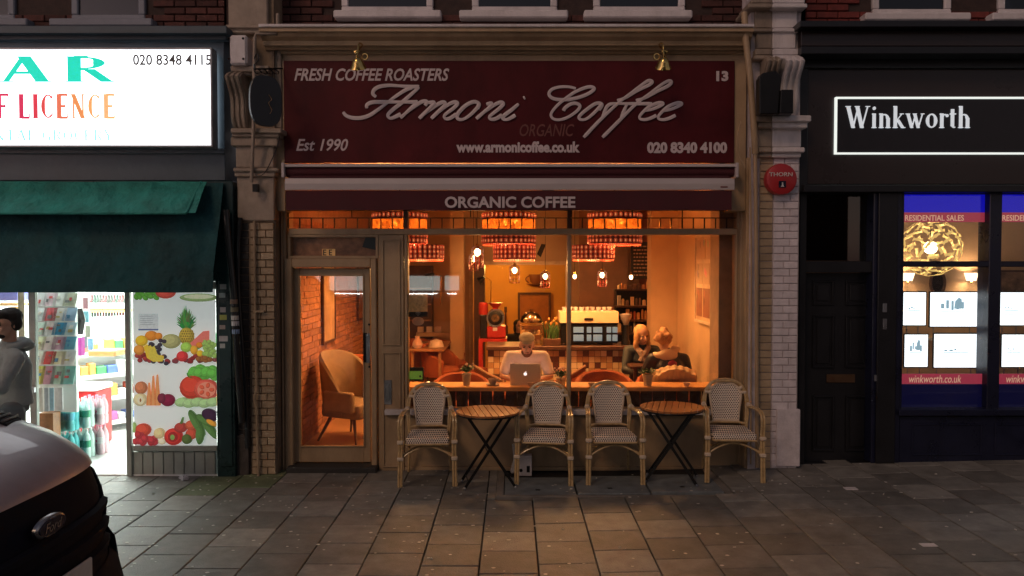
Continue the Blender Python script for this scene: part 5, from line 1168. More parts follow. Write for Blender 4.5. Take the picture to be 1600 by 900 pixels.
obj('cream_collar', remesh(MB().tube([(kx+.13*cos(a)-.03, ky+.02+.1*sin(a), 1.085+.04*cos(a*1)) for a in [radians(-200+22*i) for i in range(12)]], .042, 10).ball((kx-.02, ky-.07, 1.06), (.12, .06, .075), 12), .012), mat('cream_fleece', (.62, .45, .3), .95, var=.1, bump=.5), w2, norm=False, smooth=True)
obj('jacket_patch', MB().ball((kx+.02, ky-.128, .955), (.055, .02, .05), 10), mat('crimson_patch', (.3, .02, .05), .5), w2, smooth=True)
mb = MB()
for k in range(7): u = k/6; mb.tube([(X(1022, .8)+.42*u, .62, .80+.06*sin(u*pi)), (X(1022, .8)+.40*u, .56, .90+.07*sin(u*pi)), (X(1022, .8)+.40*u+.01, .66, .93+.05*sin(u*pi)), (X(1022, .8)+.42*u, .74, .80)], .042, 8)
single('coat', remesh(mb, .014), mat('beige_quilted_coat', (.55, .38, .22), .7, var=.15, bump=.3), 'beige quilted coat hung over the back of an orange chair at the window', 'coat', norm=False, smooth=True)
# seated figure far inside
fx, fy = X(808, 6.6), 6.6; H4 = Matrix.Translation((fx+.03, fy-.05, .99)) @ Matrix.Rotation(radians(25), 4, 'Z')
M_blk = mat('black_cloth', (.018, .014, .012), .9, var=.2)
w3 = person('small seated figure in black with dark hair far inside, left of the cake case', (fx, fy, FZ), H4, [(fx, fy+.05, .32), (fx, fy+.04, .48), (fx, fy, .68), (fx, fy, .80)],
  [((fx-.17, fy, .78), (fx-.22, fy-.05, .55), (fx-.1, fy-.25, .5), (.6, -.5, .1)), ((fx+.17, fy, .78), (fx+.22, fy-.05, .55), (fx+.1, fy-.25, .5), (-.6, -.5, .1))],
  [((fx-.09, fy+.05, .3), (fx-.11, fy-.32, .34), (fx-.11, fy-.32, .15), (fx-.11, fy-.42, .14)), ((fx+.09, fy+.05, .3), (fx+.11, fy-.32, .34), (fx+.11, fy-.32, .15), (fx+.11, fy-.42, .14))], M_blk, M_jean, M_blk)
hair_cap(w3, H4, M_blk, [((0, .03, .045), (.09, .098, .085)), ((-.07, .02, -.04), (.025, .05, .08)), ((.07, .02, -.04), (.025, .05, .08))])
# man in hooded top on the pavement
M_hood = mat('grey_hoodie', (.36, .40, .39), .9, var=.2, scale=7, bump=.5, bscale=40); gx, gy = -4.10, -1.72
H5 = Matrix.Translation((gx+.035, gy-.06, 1.645)) @ Matrix.Rotation(radians(-24), 4, 'Z') @ Matrix.Rotation(radians(6), 4, 'X')
M_dkh = mat('dark_hair', (.02, .015, .012), .6, var=.3, scale=50, bump=.7)
w4 = person('dark haired man in a grey hooded top standing on the pavement beside the shop doorway', (gx, gy, 0), H5, [(gx, gy+.04, .98), (gx, gy+.03, 1.12), (gx, gy+.01, 1.3), (gx, gy, 1.42)],
  [((gx-.15, gy+.13, 1.38), (gx-.28, gy+.1, 1.14), (gx-.42, gy-.12, 1.25), (-.7, -.5, .2)), ((gx+.13, gy-.11, 1.37), (gx+.14, gy-.30, 1.17), (gx-.2, gy-.44, 1.23), (-.9, 0, .1))],
  [((gx-.08, gy+.08, .92), (gx-.09, gy+.06, .5), (gx-.08, gy+.1, .09), (gx-.2, gy+.02, .045)), ((gx+.06, gy-.06, .92), (gx+.05, gy-.1, .5), (gx+.06, gy-.08, .09), (gx-.05, gy-.18, .045))], M_hood, mat('grey_joggers', (.2, .22, .22), .9, var=.2), M_dkh, bulk=1.08)
hair_cap(w4, H5, M_dkh, [((0, .03, .055), (.09, .098, .078)), ((0, -.045, .085), (.075, .05, .04)), ((-.07, .035, .0), (.022, .05, .06)), ((.07, .035, .0), (.022, .05, .06))])
hair_cap(w4, H5, M_dkh, [((0, -.055, -.085), (.04, .035, .025))], .007, 'beard')
obj('hood', remesh(MB().tube([(gx+.02+.095*cos(a), gy+.03+.10*sin(a), 1.475+.02*sin(a)) for a in [radians(-80+22*i) for i in range(12)]], .036, 10).ball((gx+.06, gy+.11, 1.46), (.085, .075, .06), 12), .012), M_hood, w4, norm=False, smooth=True)
obj('trouser_stripe', MB().tube([(gx+.155, gy-.12, .9), (gx+.125, gy-.14, .5)], .008, 6), M_white, w4)

# ================================================================== PATIO FURNITURE
def bistro():
    t = thing('rattan_chair', 'x', 'chair', (0, 0, 0), 'rattan bistro armchairs in front of the cafe window', world=False); Z0 = (0, 0, 0)
    def T(name, mbq, m, par=t, **k): return W0(obj(name, mbq, m, par, loc=Z0, smooth=True, **k))
    for s in (-1, 1):
        mb = MB()
        for d in (-.0125, .0125):
            mb.tube(crom([(s*.262+d, -.265, 0), (s*.258+d, -.26, .25), (s*.255+d, -.255, .44), (s*.262+d, -.25, .58), (s*.258+d, -.215, .655), (s*.245+d, -.10, .675), (s*.232+d, .08, .665), (s*.222+d, .19, .655)], 4), .0125, 7)
        lg = T('leg', mb, M_cane)
        for z_ in (.27, .43): T('binding', MB().box(s*.258-.03, s*.258+.03, -.285, -.235, z_-.018, z_+.018), M_wrap, lg, bevel=.008)
        T('binding', MB().tube([(s*.226, .15, .665), (s*.222, .215, .67)], .026, 8), M_wrap, lg)
        T('leg', MB().tube(crom([(s*.215, .30, 0), (s*.205, .25, .25), (s*.20, .20, .42)], 4), .0135, 7), M_cane)
    mb = MB()
    for d in (0, .02): mb.tube(crom([(-.20+d*.4, .2, .42), (-.218+d, .215, .56), (-.225+d, .235, .68), (-.2+d*.9, .25, .80), (-.13+d*.5, .265, .885), (0, .27, .918-d), (.13-d*.5, .265, .885), (.2-d*.9, .25, .80), (.225-d, .235, .68), (.218-d, .215, .56), (.20-d*.4, .2, .42)], 4), .0125, 7)
    T('back_hoop', mb, M_cane)
    mb = MB()
    for s in (-1, 1): mb.tube([(s*.205, .25, .79), (s*.150, .25, .785)], .024, 8, flat=.7); mb.tube([(s*.165, .255, .845), (s*.135, .252, .82)], .018, 6)
    T('binding', mb, M_wrap)
    # backrest panel, slightly dished
    outl = [(-.128, .505), (-.135, .6), (-.15, .72), (-.155, .78), (-.135, .83), (-.08, .868), (0, .882), (.08, .868), (.135, .83), (.155, .78), (.15, .72), (.135, .6), (.128, .505)]
    yb = lambda x, z: .205+(z-.5)*.13+.03*(1-(x/.16)**2)
    rows = 12; cols = 8; vs = []; hw = lambda z: (.128+(z-.505)*.1) if z < .78 else .1555*sqrt(max(0, 1-((z-.78)/.104)**2))
    for side in (0, .010):
        for i in range(rows+1):
            z = .505+.374*i/rows
            for j in range(cols+1): x = hw(z)*(2*j/cols-1); vs.append((x, yb(x, z)+side, z))
    N_ = (rows+1)*(cols+1); fs = []
    for i in range(rows):
        for j in range(cols): a = i*(cols+1)+j; fs += [(a, a+1, a+cols+2, a+cols+1), (N_+a+cols+1, N_+a+cols+2, N_+a+1, N_+a)]
    bk = T('backrest', MB().add(vs, fs), M_weave)
    T('backrest_rim', MB().tube([(x, yb(x, z)+.004, z) for x, z in outl], .0125, 7, closed=True), M_wrap, bk)
    T('back_rail', MB().tube([(-.2, .205, .475), (-.13, .215, .49), (.13, .215, .49), (.2, .205, .475)], .012, 7), M_cane)
    sp = [(-.195, -.255), (.195, -.255), (.21, -.22), (.185, .17), (.15, .2), (-.15, .2), (-.185, .17), (-.21, -.22)]
    T('seat', MB().prism(sp, .405, .462, 'z'), M_weave, bevel=.014, seg=2)
    T('seat_rim', MB().tube([(x*1.03, y*1.02, .405) for x, y in sp], .010, 6, closed=True), M_cane)
    mb = MB()
    for y_ in (-.245,): mb.tube(crom([(-.245, y_, .275), (-.15, y_+.01, .335), (0, y_+.03, .375), (.15, y_+.01, .335), (.245, y_, .275)], 4), .009, 6)
    mb.tube(crom([(-.25, -.24, .29), (-.1, -.05, .34), (.1, .12, .3), (.2, .24, .24)], 4), .009, 6); mb.tube(crom([(.25, -.24, .29), (.1, -.05, .325), (-.1, .12, .285), (-.2, .24, .24)], 4), .009, 6)
    for s in (-1, 1): mb.tube(crom([(s*.25, -.24, .27), (s*.235, -.02, .385), (s*.21, .24, .27)], 4), .009, 6)
    T('brace', mb, M_cane)
    return t
ch = bistro()
CH = [(667, -.38, 4, 'first rattan armchair from the left, next to the door post with the letter plate'), (854, -.36, -7, 'rattan armchair in front of the laptop man, right of the left round table'), (959, -.40, 1, 'rattan armchair left of the right round table, under the middle mullion'), (1147, -.42, -5, 'last rattan armchair at the far right, beside the cream pilaster')]
for i, (px, Y, rz, lb) in enumerate(CH):
    x = X(px, Y-.1); loc = (x, Y, gz(x))
    if i == 0: ch.location = loc; ch.rotation_euler.z = radians(rz); ch['label'] = lb; ch.rotation_euler.y = 0
    else: c = copy_tree(ch, loc, radians(rz), lb)
def patio_table(px, Y, rz, label, tint):
    x = X(px, Y); t = thing('patio_table', label, 'table', (x, Y, gz(x)), 'round slatted folding tables', rz=radians(rz), world=False); Z0 = (0, 0, 0); n = 10; R_ = .305; w_ = 2*R_/n
    for i in range(n):
        a, b = -R_+i*w_+.0025, -R_+(i+1)*w_-.0025; pts = []
        for u in (a, (a+b)/2, b): pts.append((u, -sqrt(max(1e-4, R_*R_-u*u))))
        for u in (b, (a+b)/2, a): pts.append((u, sqrt(max(1e-4, R_*R_-u*u))))
        obj('slat', MB().prism(pts, .703, .722, 'z'), tint, t, loc=Z0, bevel=.002)
    obj('rim', MB().tube([(R_*.97*cos(a*pi/18), R_*.97*sin(a*pi/18), .696) for a in range(36)], .009, 6, closed=True), M_leg, t, loc=Z0)
    for y_ in (-.19, .19): obj('batten', MB().box(-.22, .22, y_-.02, y_+.02, .68, .7025), M_leg, t, loc=Z0)
    for (s, yy) in ((1, .17), (-1, .135)):
        fr = W0(obj('leg_frame', MB().tube([(s*.2, -yy, .07), (s*.2, yy, .07)], .007, 6).tube([(s*.01, -yy, .34), (s*.01, yy, .34)], .006, 6), M_leg, t, loc=Z0))
        for y_ in (-yy, yy):
            d = V((s*.46, 0, -.69)).normalized(); up = V((s*.69, 0, .46)).normalized(); p0, p1 = V((-s*.21, y_, .69)), V((s*.24, y_, .015)); hh = .013
            mb = MB(); mb.add([p0+up*hh+V((0, -.005, 0)), p0-up*hh+V((0, -.005, 0)), p1-up*hh+V((0, -.005, 0)), p1+up*hh+V((0, -.005, 0)), p0+up*hh+V((0, .005, 0)), p0-up*hh+V((0, .005, 0)), p1-up*hh+V((0, .005, 0)), p1+up*hh+V((0, .005, 0))], [(0, 1, 2, 3), (7, 6, 5, 4), (0, 4, 5, 1), (1, 5, 6, 2), (2, 6, 7, 3), (3, 7, 4, 0)])
            obj('leg', mb, M_leg, fr, loc=Z0)
            obj('foot_cap', MB().ball(p1, .014, 8), M_metal, fr, loc=Z0)
    return t
M_tt = mat('orange_teak', (.42, .16, .05), .35, var=.25, scale=14, bump=.15, rand=.12)
patio_table(762, -.58, 10, 'round slatted folding table standing between the first and second rattan chairs', M_tt)
patio_table(1051, -.55, -14, 'round slatted folding table standing between the third and last rattan chairs', M_tt)
x = X(822, -.25); t = thing('paper_bag', 'white printed carrier box on the ground behind the second rattan chair', 'bag', (x, -.25, 0)); a = at(808, 712, -.2); b = at(831, 744, -.2)
pb = W0(obj('bag', MB().box(a[0], b[0], -.2, -.1, b[1], a[1]), M_white, t, bevel=.004)); obj('printed_mark', MB().lathe([(.018, 0), (.018, -.002), (.010, -.002)], X(814, -.2), -.2005, Z(735, -.2), 14, axis='y').box(X(823, -.2), X(828, -.2), -.203, -.2005, Z(738, -.2), Z(728, -.2)), M_leg, pb)
mb = MB(); mb.prism([at(*p, -.16) for p in ((800, 695), (808, 694), (806, 735), (801, 742), (797, 738), (802, 720))], -.16, -.10); single('plastic_bottle', mb, mat('milky_plastic', (.6, .55, .5), .4), 'milky grey plastic piece leaning behind the left front leg of the second rattan chair', 'container', bevel=.01)

# ================================================================== GROCERY AT LEFT
LY = -.25
gr = thing('grocery_building', 'off licence and grocery building at left with blue grey fascia and brightly lit white interior', 'building', (-5.5, .1, 0))
M_bluegrey = mat('blue_grey_paint', (.055, .085, .11), .45, var=.2, scale=3, bump=.2, dirt=.3)
M_gframe = mat('grey_frame', (.36, .38, .34), .45, .2, var=.15, scale=5, bump=.1, dirt=.4)
XL = -9.5
def gp(name, m, px0, py0, px1, py1, Y0, Y1, parent=gr, bev=.005):
    a = at(px0, py0, Y0) if px0 is not None else (XL, Z(py0, Y0)); b = at(px1, py1, Y0); return W0(obj(name, MB().box(a[0], b[0], Y0, Y1, b[1], a[1]), m, parent, bevel=bev))
gp('fascia', M_bluegrey, None, 52, 352, 282, LY, .1); gp('cornice', M_bluegrey, None, 40, 354, 52, LY-.16, .1); gp('cornice', M_bluegrey, None, 52.5, 353, 62, LY-.08, LY-.001)
gp('fascia_rail', M_bluegrey, None, 232, 350, 240, LY-.04, LY-.001)
mb = MB().box(XL, X(356, .1), .13, .5, 4.6, 8.5); obj('upper_wall', mb, MATS['upper_brick'], gr, norm=False)
lw_ = [(-40, 48, -40, 30), (82, 242, 118, 232)]
upper_row(gr, X(0, UY)-.5, X(354, UY), lw_, M_dbrick)
M_gsill = mat('grey_sill', (.22, .24, .29), .6, var=.15)
for wi in lw_: upper_window(gr, *wi, 28, M_gsill)
# dark green pilaster with stickers
dp = gp('pilaster', M_dgreen, 335, 282.5, 368, 748, LY-.03, .12)
mb = MB(); mb.box(X(343, LY), X(363, LY), LY-.045, LY-.031, .1, Z(430, LY)); obj('raised_panel', mb, M_dgreen, dp, bevel=.006)
q = random.Random(12)
for i, (py, c) in enumerate(((444, (.5, .5, .48)), (458, (.45, .5, .5)), (480, (.55, .5, .48)), (492, (.5, .5, .1)), (508, (.4, .33, .3)), (525, (.5, .5, .52)), (537, (.5, .52, .52)))):
    w3_ = q.uniform(9, 14); a = at(342+q.uniform(0, 2), py, LY-.05); b = at(342+w3_, py+q.uniform(6, 9), LY-.05); o = obj('sticker', MB().box(a[0], b[0], LY-.048, LY-.0455, b[1], a[1]), M_tint, dp); o.color = (*c, 1)
mb = MB(); mb.tube(crom([P3(353, 328, LY-.1), P3(357, 380, LY-.1), P3(364, 450, LY-.1), P3(371, 560, LY-.1), P3(378, 660, LY-.06)], 6), .034, 10)
t = thing('drainpipe', 'leaning black drainpipe with rings of coloured tape between the off licence and the cafe', 'pipe', P3(378, 748, LY-.1)); dpp = W0(obj('pipe', mb, mat('glossy_black', (.018, .02, .022), .2, var=.1, bump=.05), t, smooth=True))
pp = crom([P3(353, 328, LY-.1), P3(357, 380, LY-.1), P3(364, 450, LY-.1), P3(371, 560, LY-.1)], 30)
for py, c in ((470, (.25, .17, .12)), (483, (.2, .18, .1)), (495, (.5, .52, .5)), (506, (.55, .57, .6)), (518, (.25, .38, .6))):
    zc_ = Z(py, LY-.1); k = min(range(len(pp)-1), key=lambda i: abs(pp[i].z-zc_)); c_ = obj('tape_ring', MB().tube([pp[k]+V((0, 0, .022))*1, pp[k]-V((0, 0, .022))], .037, 12), M_tint, dpp, smooth=True); c_.color = (*c, 1)
pipe('drainpipe', crom([P3(375, 340, LY+.0), P3(372, 390, LY), P3(373, 470, LY), P3(384, 620, LY), P3(387, 700, LY)], 5), .026, mat('glossy_black', (.018, .02, .022), .2), 'second thinner black pipe against the sooty bricks, right of the taped pipe')
# light box sign
sx_ = -.42; ls = thing('shop_sign', 'large glowing white light box sign with teal and red lettering over the green awning', 'sign', (X(100, sx_), sx_, Z(228, sx_)))
a0x, (a1x, b1z), tz = XL, at(332, 227, sx_), Z(77, sx_)
M_lbox = emis('lightbox_white', (.93, .97, 1.0), 2.8)
mb = MB(); mb.frame(a0x, X(335, sx_), Z(230, sx_), Z(74.5, sx_), .02, sx_-.01, LY-.0405); obj('case', mb, mat('dull_alu', (.35, .36, .38), .4, .6), ls, bevel=.004)
fp = W0(obj('lit_face', MB().box(a0x+.021, X(335, sx_)-.021, sx_, sx_+.04, Z(230, sx_)+.021, Z(74.5, sx_)-.021), M_lbox, ls))
M_lfilm = printed('lightbox_film', 1.0)
yy = sx_-.001
mb = MB(); teal = (.0, .62, .45); serif(mb, 'AR', pbox(-2, 128, 176, 88, yy), yy, heavy=1.55, sp=.28, cols=[teal, teal]); obj('lettering', mb, M_lfilm, fp)
reds = [(.55, .02, .08)]*3+[(.6, .03, .06), (.62, .06, .06), (.66, .15, .08), (.7, .25, .08), (.78, .34, .12), (.8, .42, .18), (.82, .48, .3), (.8, .5, .35)]
mb = MB(); serif(mb, 'LICENCE', pbox(29, 185, 181, 147, yy), yy, heavy=1.7, sp=.12, cols=[reds[0], reds[3], reds[4], reds[5], reds[6], reds[7], reds[8]]); serif(mb, 'OFF', pbox(-66, 185, 15, 147, yy), yy, heavy=1.7, sp=.12, cols=reds[:3]); obj('lettering', mb, M_lfilm, fp)
pale = (.30, .72, .74); mb = MB(); serif(mb, 'GROCERY', pbox(66, 220, 176, 203, yy), yy, sp=.14, cols=[pale]*7); serif(mb, 'CONTINENTAL', pbox(-118, 220, 56, 203, yy), yy, sp=.14, cols=[(.25, .72, .78)]*11); obj('lettering', mb, M_lfilm, fp)
me = text_mesh('020 8348 4115', pbox(208, 102, 330, 85, yy), yy, bold=.018); obj('lettering', me, emis('grey_film', (.10, .09, .09), .25), fp)
mb = MB()
for k in range(5): c_, s_ = cos(k*1.3), sin(k*1.3); x, z = at(318, 167, yy); mb.prism([(x, z), (x+.03*c_, z+.03*s_), (x+.026*c_-.008*s_, z+.026*s_+.008*c_)], yy, yy-.004-.0005*k)
obj('mark', mb, emis('grey_film2', (.3, .27, .2), .5), fp)
# green awning
ga = thing('awning', 'green canvas awning hanging over the off licence entrance', 'awning', (X(170, -.8), -.35, Z(283, -.35)))
Ya = -.72; n = 40
def _c(): pass
def cloth(path, xa, xb, m, name, wav=.012, seed=0, par=ga):
    q = random.Random(seed); ph = [q.uniform(0, 6) for _ in range(6)]; vs = []; N = 280; k = len(path)
    for s in (0, .006):
        for j, (y, z) in enumerate(path):
            for i in range(N+1):
                u = i/N; f = sin(pi*min(1, j/(k-1)*1.1))*.8+.3; d = wav*f*(sin(u*31+j*.55+ph[0])+.6*sin(u*67-j*.4+ph[1])+.4*sin(u*13+ph[2])+.35*sin(u*150+j*1.3+ph[3])*abs(sin(u*9+ph[4])))
                vs.append((xa+(xb-xa)*u, y-d+s, z-d*.4+s*.5))
    M_ = (N+1)*k; fs = []
    for j in range(k-1):
        for i in range(N): a = j*(N+1)+i; fs += [(a, a+1, a+N+2, a+N+1), (M_+a+N+1, M_+a+N+2, M_+a+1, M_+a)]
    return W0(obj(name, MB().add(vs, fs), m, par, smooth=True))
za_, zb_3 = Z(284, -.36), Z(333, -.66); path = [(-.36-.30*t_, za_+(zb_3-za_)*t_**1.0) for t_ in [i/6 for i in range(7)]]
cloth(path, XL, X(316, -.5), M_glit, 'canopy_fabric', .020, 3)
mb = MB(); mb.tube([(XL, -.655, zb_3), (X(292, -.66), -.66, zb_3)], .014, 8); mb.tube([(X(292, -.66), -.66, zb_3), (X(316, -.36), -.36, za_)], .014, 8); obj('hem', mb, M_glit, ga, smooth=True)
zt_, zl = Z(300, Ya), Z(457, Ya)
M_gshade = mat('shaded_green_canvas', (.008, .068, .078), .85, var=.45, scale=2.2, bump=.8, bscale=3.5, bdist=.12, dirt=.4)  # same canvas in darker green, its shade put into the colour
path = [(-.30-.42*min(1, t_*1.5), Z(284, -.3)+.0-(Z(284, -.3)-zl)*t_) for t_ in [i/9 for i in range(10)]]
path = [(-.31, Z(286, -.31)), (-.42, Z(345, -.42)), (-.52, Z(385, -.52)), (-.60, Z(425, -.60)), (-.62, Z(457, -.62))]
cloth(path, XL, X(342, -.45), M_gshade, 'valance', .011, 9)
# posts, window, riser
gp('door_post', M_gframe, 43, 440, 59, 745, LY-.02, LY+.03); gp('door_post', M_gframe, 193.5, 440, 206, 747, LY-.02, LY+.03)
gp('light_block', M_dgreen, None, 282.5, 338, 439.5, LY, -.0); gp('latch', M_metal, 46, 605, 53, 614, LY-.06, LY-.0205)  # unseen panel added to stop interior light leaking behind the awning
gp('left_window_frame', mat('tan_frame', (.4, .3, .2), .5), 27, 440, 33, 745, LY, -.15)
gp('window_rail', M_gframe, 206.5, 697, 339, 705, LY-.03, -.1); gp('window_rail', M_gframe, 206.5, 440, 339, 452, LY, -.1)
gp('riser_back', M_gframe, 206.5, 705.5, 337.5, 747, LY+.02, -.1)
for i in range(8):
    a = 207+i*16.2; gp('plank', M_gframe, a+.4, 706, a+15.8, 744, LY+.005, LY+.0195, bev=.004)
gp('doorstep', mat('worn_concrete', (.3, .29, .26), .8, bump=.4), -20, 745.5, 206, 749, LY-.03, .1)
# fruit poster: a flat backlit film, printed in flat colours
PY = LY-.004
po = thing('fruit_poster', 'backlit window film picturing a pineapple, bananas, tomatoes and peppers in three rows', 'poster', (X(272, PY), PY, Z(697, PY)))
pa = at(207, 452, PY); pb_ = at(338.5, 696.5, PY); obj('backing_film', MB().box(pa[0], pb_[0], PY, PY+.01, pb_[1], pa[1]).box(0, 0, 0, 0, 0, 0) if 0 else MB().box(pa[0], pb_[0], PY, PY+.01, pb_[1], pa[1], col=(.80, .88, .85)), M_film, po)
mb = MB(); lay = [0]
SCx, SCy = 155/436, 320/900
def pp_(x, y): return at(195+x*SCx, 440+y*SCy, PY)
def clipx(x): return max(40, min(404, x))
def shape(pts, col):
    lay[0] += 1; d = .0004+.000035*lay[0]; mb.prism([pp_(clipx(x), y) for x, y in pts], PY-d, PY-.0002, 'y', col=col)
def el(cx, cy, rx, ry, col, rot=0, n=18, sh=True):
    for k, f in enumerate(((1, .72), (.86, .95), (.6, 1.18)) if sh else ((1, 1),)):
        ox = -rx*.10*k; oy = -ry*.12*k; a = radians(rot)
        shape([(cx+ox+f[0]*(rx*cos(t)*cos(a)-ry*sin(t)*sin(a)), cy+oy+f[0]*(rx*cos(t)*sin(a)+ry*sin(t)*cos(a))) for t in [2*pi*i/n for i in range(n)]], tuple(min(1, c*f[1]) for c in col))
for y in (86, 360, 548): shape([(40, y-2), (404, y-2), (404, y+4), (40, y+4)], (.75, .8, .78))
q = random.Random(21)
RED, YEL, GRN, ORG, DKR = (.55, .05, .03), (.75, .5, .03), (.12, .38, .05), (.7, .25, .03), (.25, .03, .03)
for i in range(14): el(50+i*8, 72-q.uniform(0, 25), 14, 10, GRN, q.uniform(0, 90))
el(180, 45, 46, 30, (.7, .1, .07)); el(325, 70, 85, 18, (.35, .5, .2)); el(325, 66, 66, 10, (.7, .75, .5), sh=False)
shape([(60, 140), (148, 140), (148, 216), (60, 216)], (.62, .68, .68)); shape([(60, 208), (148, 208), (148, 214), (60, 214)], (.08, .12, .3))
for k in range(5): shape([(68, 152+k*9), (138-q.uniform(0, 30), 152+k*9), (138-q.uniform(0, 30), 154+k*9), (68, 154+k*9)], (.35, .4, .42))
for i in range(34):
    a = radians(-175+170*(i*7 % 34)/33); L_ = q.uniform(48, 78)*(1-.25*abs(cos(a))); bx0 = 272+12*cos(a); by0 = 205-(i*7 % 34 % 3)*14; ex, ey = 272+L_*cos(a)*.85, 190+L_*1.25*sin(a); nx, ny = -sin(a)*7, cos(a)*7
    shape([(bx0-nx, by0-ny), (ex, ey), (bx0+nx, by0+ny)], (.03+.05*(i % 3), .16+.06*(i % 4), .06))
el(272, 240, 34, 38, (.5, .38, .06))
for i in range(6):
    for j in range(5): xx = 248+i*10+(j % 2)*5; yy_ = 218+j*11; shape([(xx, yy_-5), (xx+4, yy_), (xx, yy_+5), (xx-4, yy_)], (.25, .17, .03))
for i in range(46): el(45+q.uniform(0, 358), 318+q.uniform(0, 34), 11, 10, q.choice((DKR, (.3, .04, .04), (.4, .06, .05), (.22, .05, .06))))
el(205, 262, 42, 32, (.42, .42, .18)); shape([(268, 290), (345, 218), (372, 215), (372, 262), (300, 300)], (.75, .2, .16)); shape([(268, 290), (300, 300), (372, 262), (372, 270), (304, 308), (262, 296)], (.1, .3, .08))
el(118, 238, 28, 22, ORG); el(75, 260, 27, 24, YEL); el(65, 300, 24, 22, (.7, .3, .05)); el(150, 240, 16, 16, ORG)
for i in range(24): el(110+q.uniform(0, 75), 255+q.uniform(0, 105), 10, 9, (.05, .04, .06))
for i, r in enumerate((0, 14, 28)): shape([(85+i*14, 285+i*4), (100+i*16, 275+i*3), (130+i*8, 318), (175, 326+i*6), (168, 350-i*3), (128+i*2, 352), (100+i*4, 335)], (.80-.06*i, .56, .04+.02*i))
el(272, 288, 25, 22, (.35, .6, .1)); el(254, 328, 25, 23, (.65, .05, .05)); el(306, 300, 16, 20, (.75, .4, .04)); el(330, 278, 15, 13, ORG); el(332, 315, 14, 14, YEL)
for i in range(48): el(350+q.uniform(0, 56), 262+q.uniform(0, 66), 9, 9, (.3, .48, .12))
for i in range(6): el(325+q.uniform(0, 70), 340+q.uniform(-6, 8), 12, 10, (.3, .12, .04))
# second row
el(74, 466, 27, 28, (.6, .22, .1)); el(72, 518, 30, 28, (.75, .66, .38)); el(73, 520, 14, 19, (.85, .8, .55), sh=False); el(73, 520, 4, 8, (.3, .15, .05), sh=False)
for x_, h_ in ((110, 100), (128, 130), (146, 135)): shape([(x_-12, 543), (x_-3, 543-h_), (x_+1, 543-h_), (x_+13, 543)], (.72, .26, .09)); shape([(x_-5, 543), (x_-2, 543-h_), (x_+1, 543-h_), (x_+6, 543)], (.8, .36, .14))
el(192, 520, 31, 27, (.25, .02, .06)); el(165, 512, 18, 22, (.2, .03, .06))
for i in range(12): el(300+q.uniform(0, 100), 385+q.uniform(0, 30), 26, 20, (.14, .5, .08), q.uniform(0, 180))
el(302, 464, 58, 52, (.65, .07, .04)); el(362, 474, 54, 46, (.72, .12, .08)); el(362, 474, 40, 34, (.8, .3, .2), sh=False)
for a in range(5): el(362+24*cos(a*1.256), 474+20*sin(a*1.256), 12, 9, (.7, .12, .06), a*72)
for k in range(3): shape([(275, 400+k*4), (285, 420), (305, 425), (283, 412)], (.05, .2, .03))
for i in range(5): el(255+i*34, 528+(i % 2)*5, 32, 20, (.4, .62, .28), -10)
# third row
el(84, 650, 34, 28, (.65, .09, .05)); el(45, 640, 8, 22, (.4, .6, .2))
for i in range(22): el(48+q.uniform(0, 95), 668+q.uniform(0, 38), 15, 14, (.5, .05, .06))
el(155, 665, 24, 23, (.75, .6, .3)); el(168, 700, 17, 14, (.8, .72, .5)); el(218, 680, 40, 37, (.65, .05, .04)); el(216, 680, 22, 22, (.4, .03, .03), sh=False); el(214, 682, 10, 12, (.25, .45, .12), sh=False)
el(250, 640, 28, 22, (.45, .06, .05)); shape([(246, 622), (256, 595), (262, 594), (256, 625)], (.1, .2, .05)); el(296, 630, 27, 22, (.6, .12, .06)); el(296, 668, 25, 24, (.58, .09, .05)); el(277, 690, 22, 22, (.1, .15, .04))
for cx_2, cy_2, r_, l_ in ((320, 620, 60, 66), (375, 640, 55, 60), (335, 670, 95, 44), (360, 610, 30, 50)): el(cx_2, cy_2, l_, 17, (.10, .22, .06), r_)
el(378, 585, 38, 26, (.05, .02, .05), 25); el(385, 618, 26, 11, (.75, .35, .05), 30)
obj('print', mb, M_film, po, norm=False)
# interior of the grocery
M_bwhite = mat('shop_white', (.85, .87, .85), .4, var=.04, bump=0); gx1 = X(206, LY)
M_tile = mat('white_floor', (.8, .8, .78), .25, var=.1, scale=3, bump=0)
obj('floor', MB().box(XL, X(362, LY), LY+.0, 5, -.05, .012), M_tile, gr); obj('ceiling', MB().box(XL, X(364, LY), LY+.15, 5, 2.75, 2.85), M_bwhite, gr)
obj('interior_wall', MB().box(XL, gx1+1.1, 5, 5.1, 0, 2.75), M_bwhite, gr); obj('interior_wall', MB().box(X(362, LY)-.1, X(362, LY), -.0, 5, 0, 2.75), M_bwhite, gr); obj('interior_wall', MB().box(XL-.1, XL, LY, 5, 0, 2.75), M_bwhite, gr)
for k, xx in enumerate((-7.2, -5.2)):
    t = thing('ceiling_panel_light', ('left', 'right')[k]+' white fluorescent ceiling light inside the off licence', 'ceiling light', (xx, 2, 2.75)); obj('diffuser', MB().box(xx-.3, xx+.3, .3, 4.2, 2.71, 2.745), emis('fluorescent', (.93, 1, .97), 5), t)
    light('tube_light', (xx, 2.0, 2.68), 290, (.88, 1, .94), parent=t, kind='AREA', sx=.6, sy=3.6)
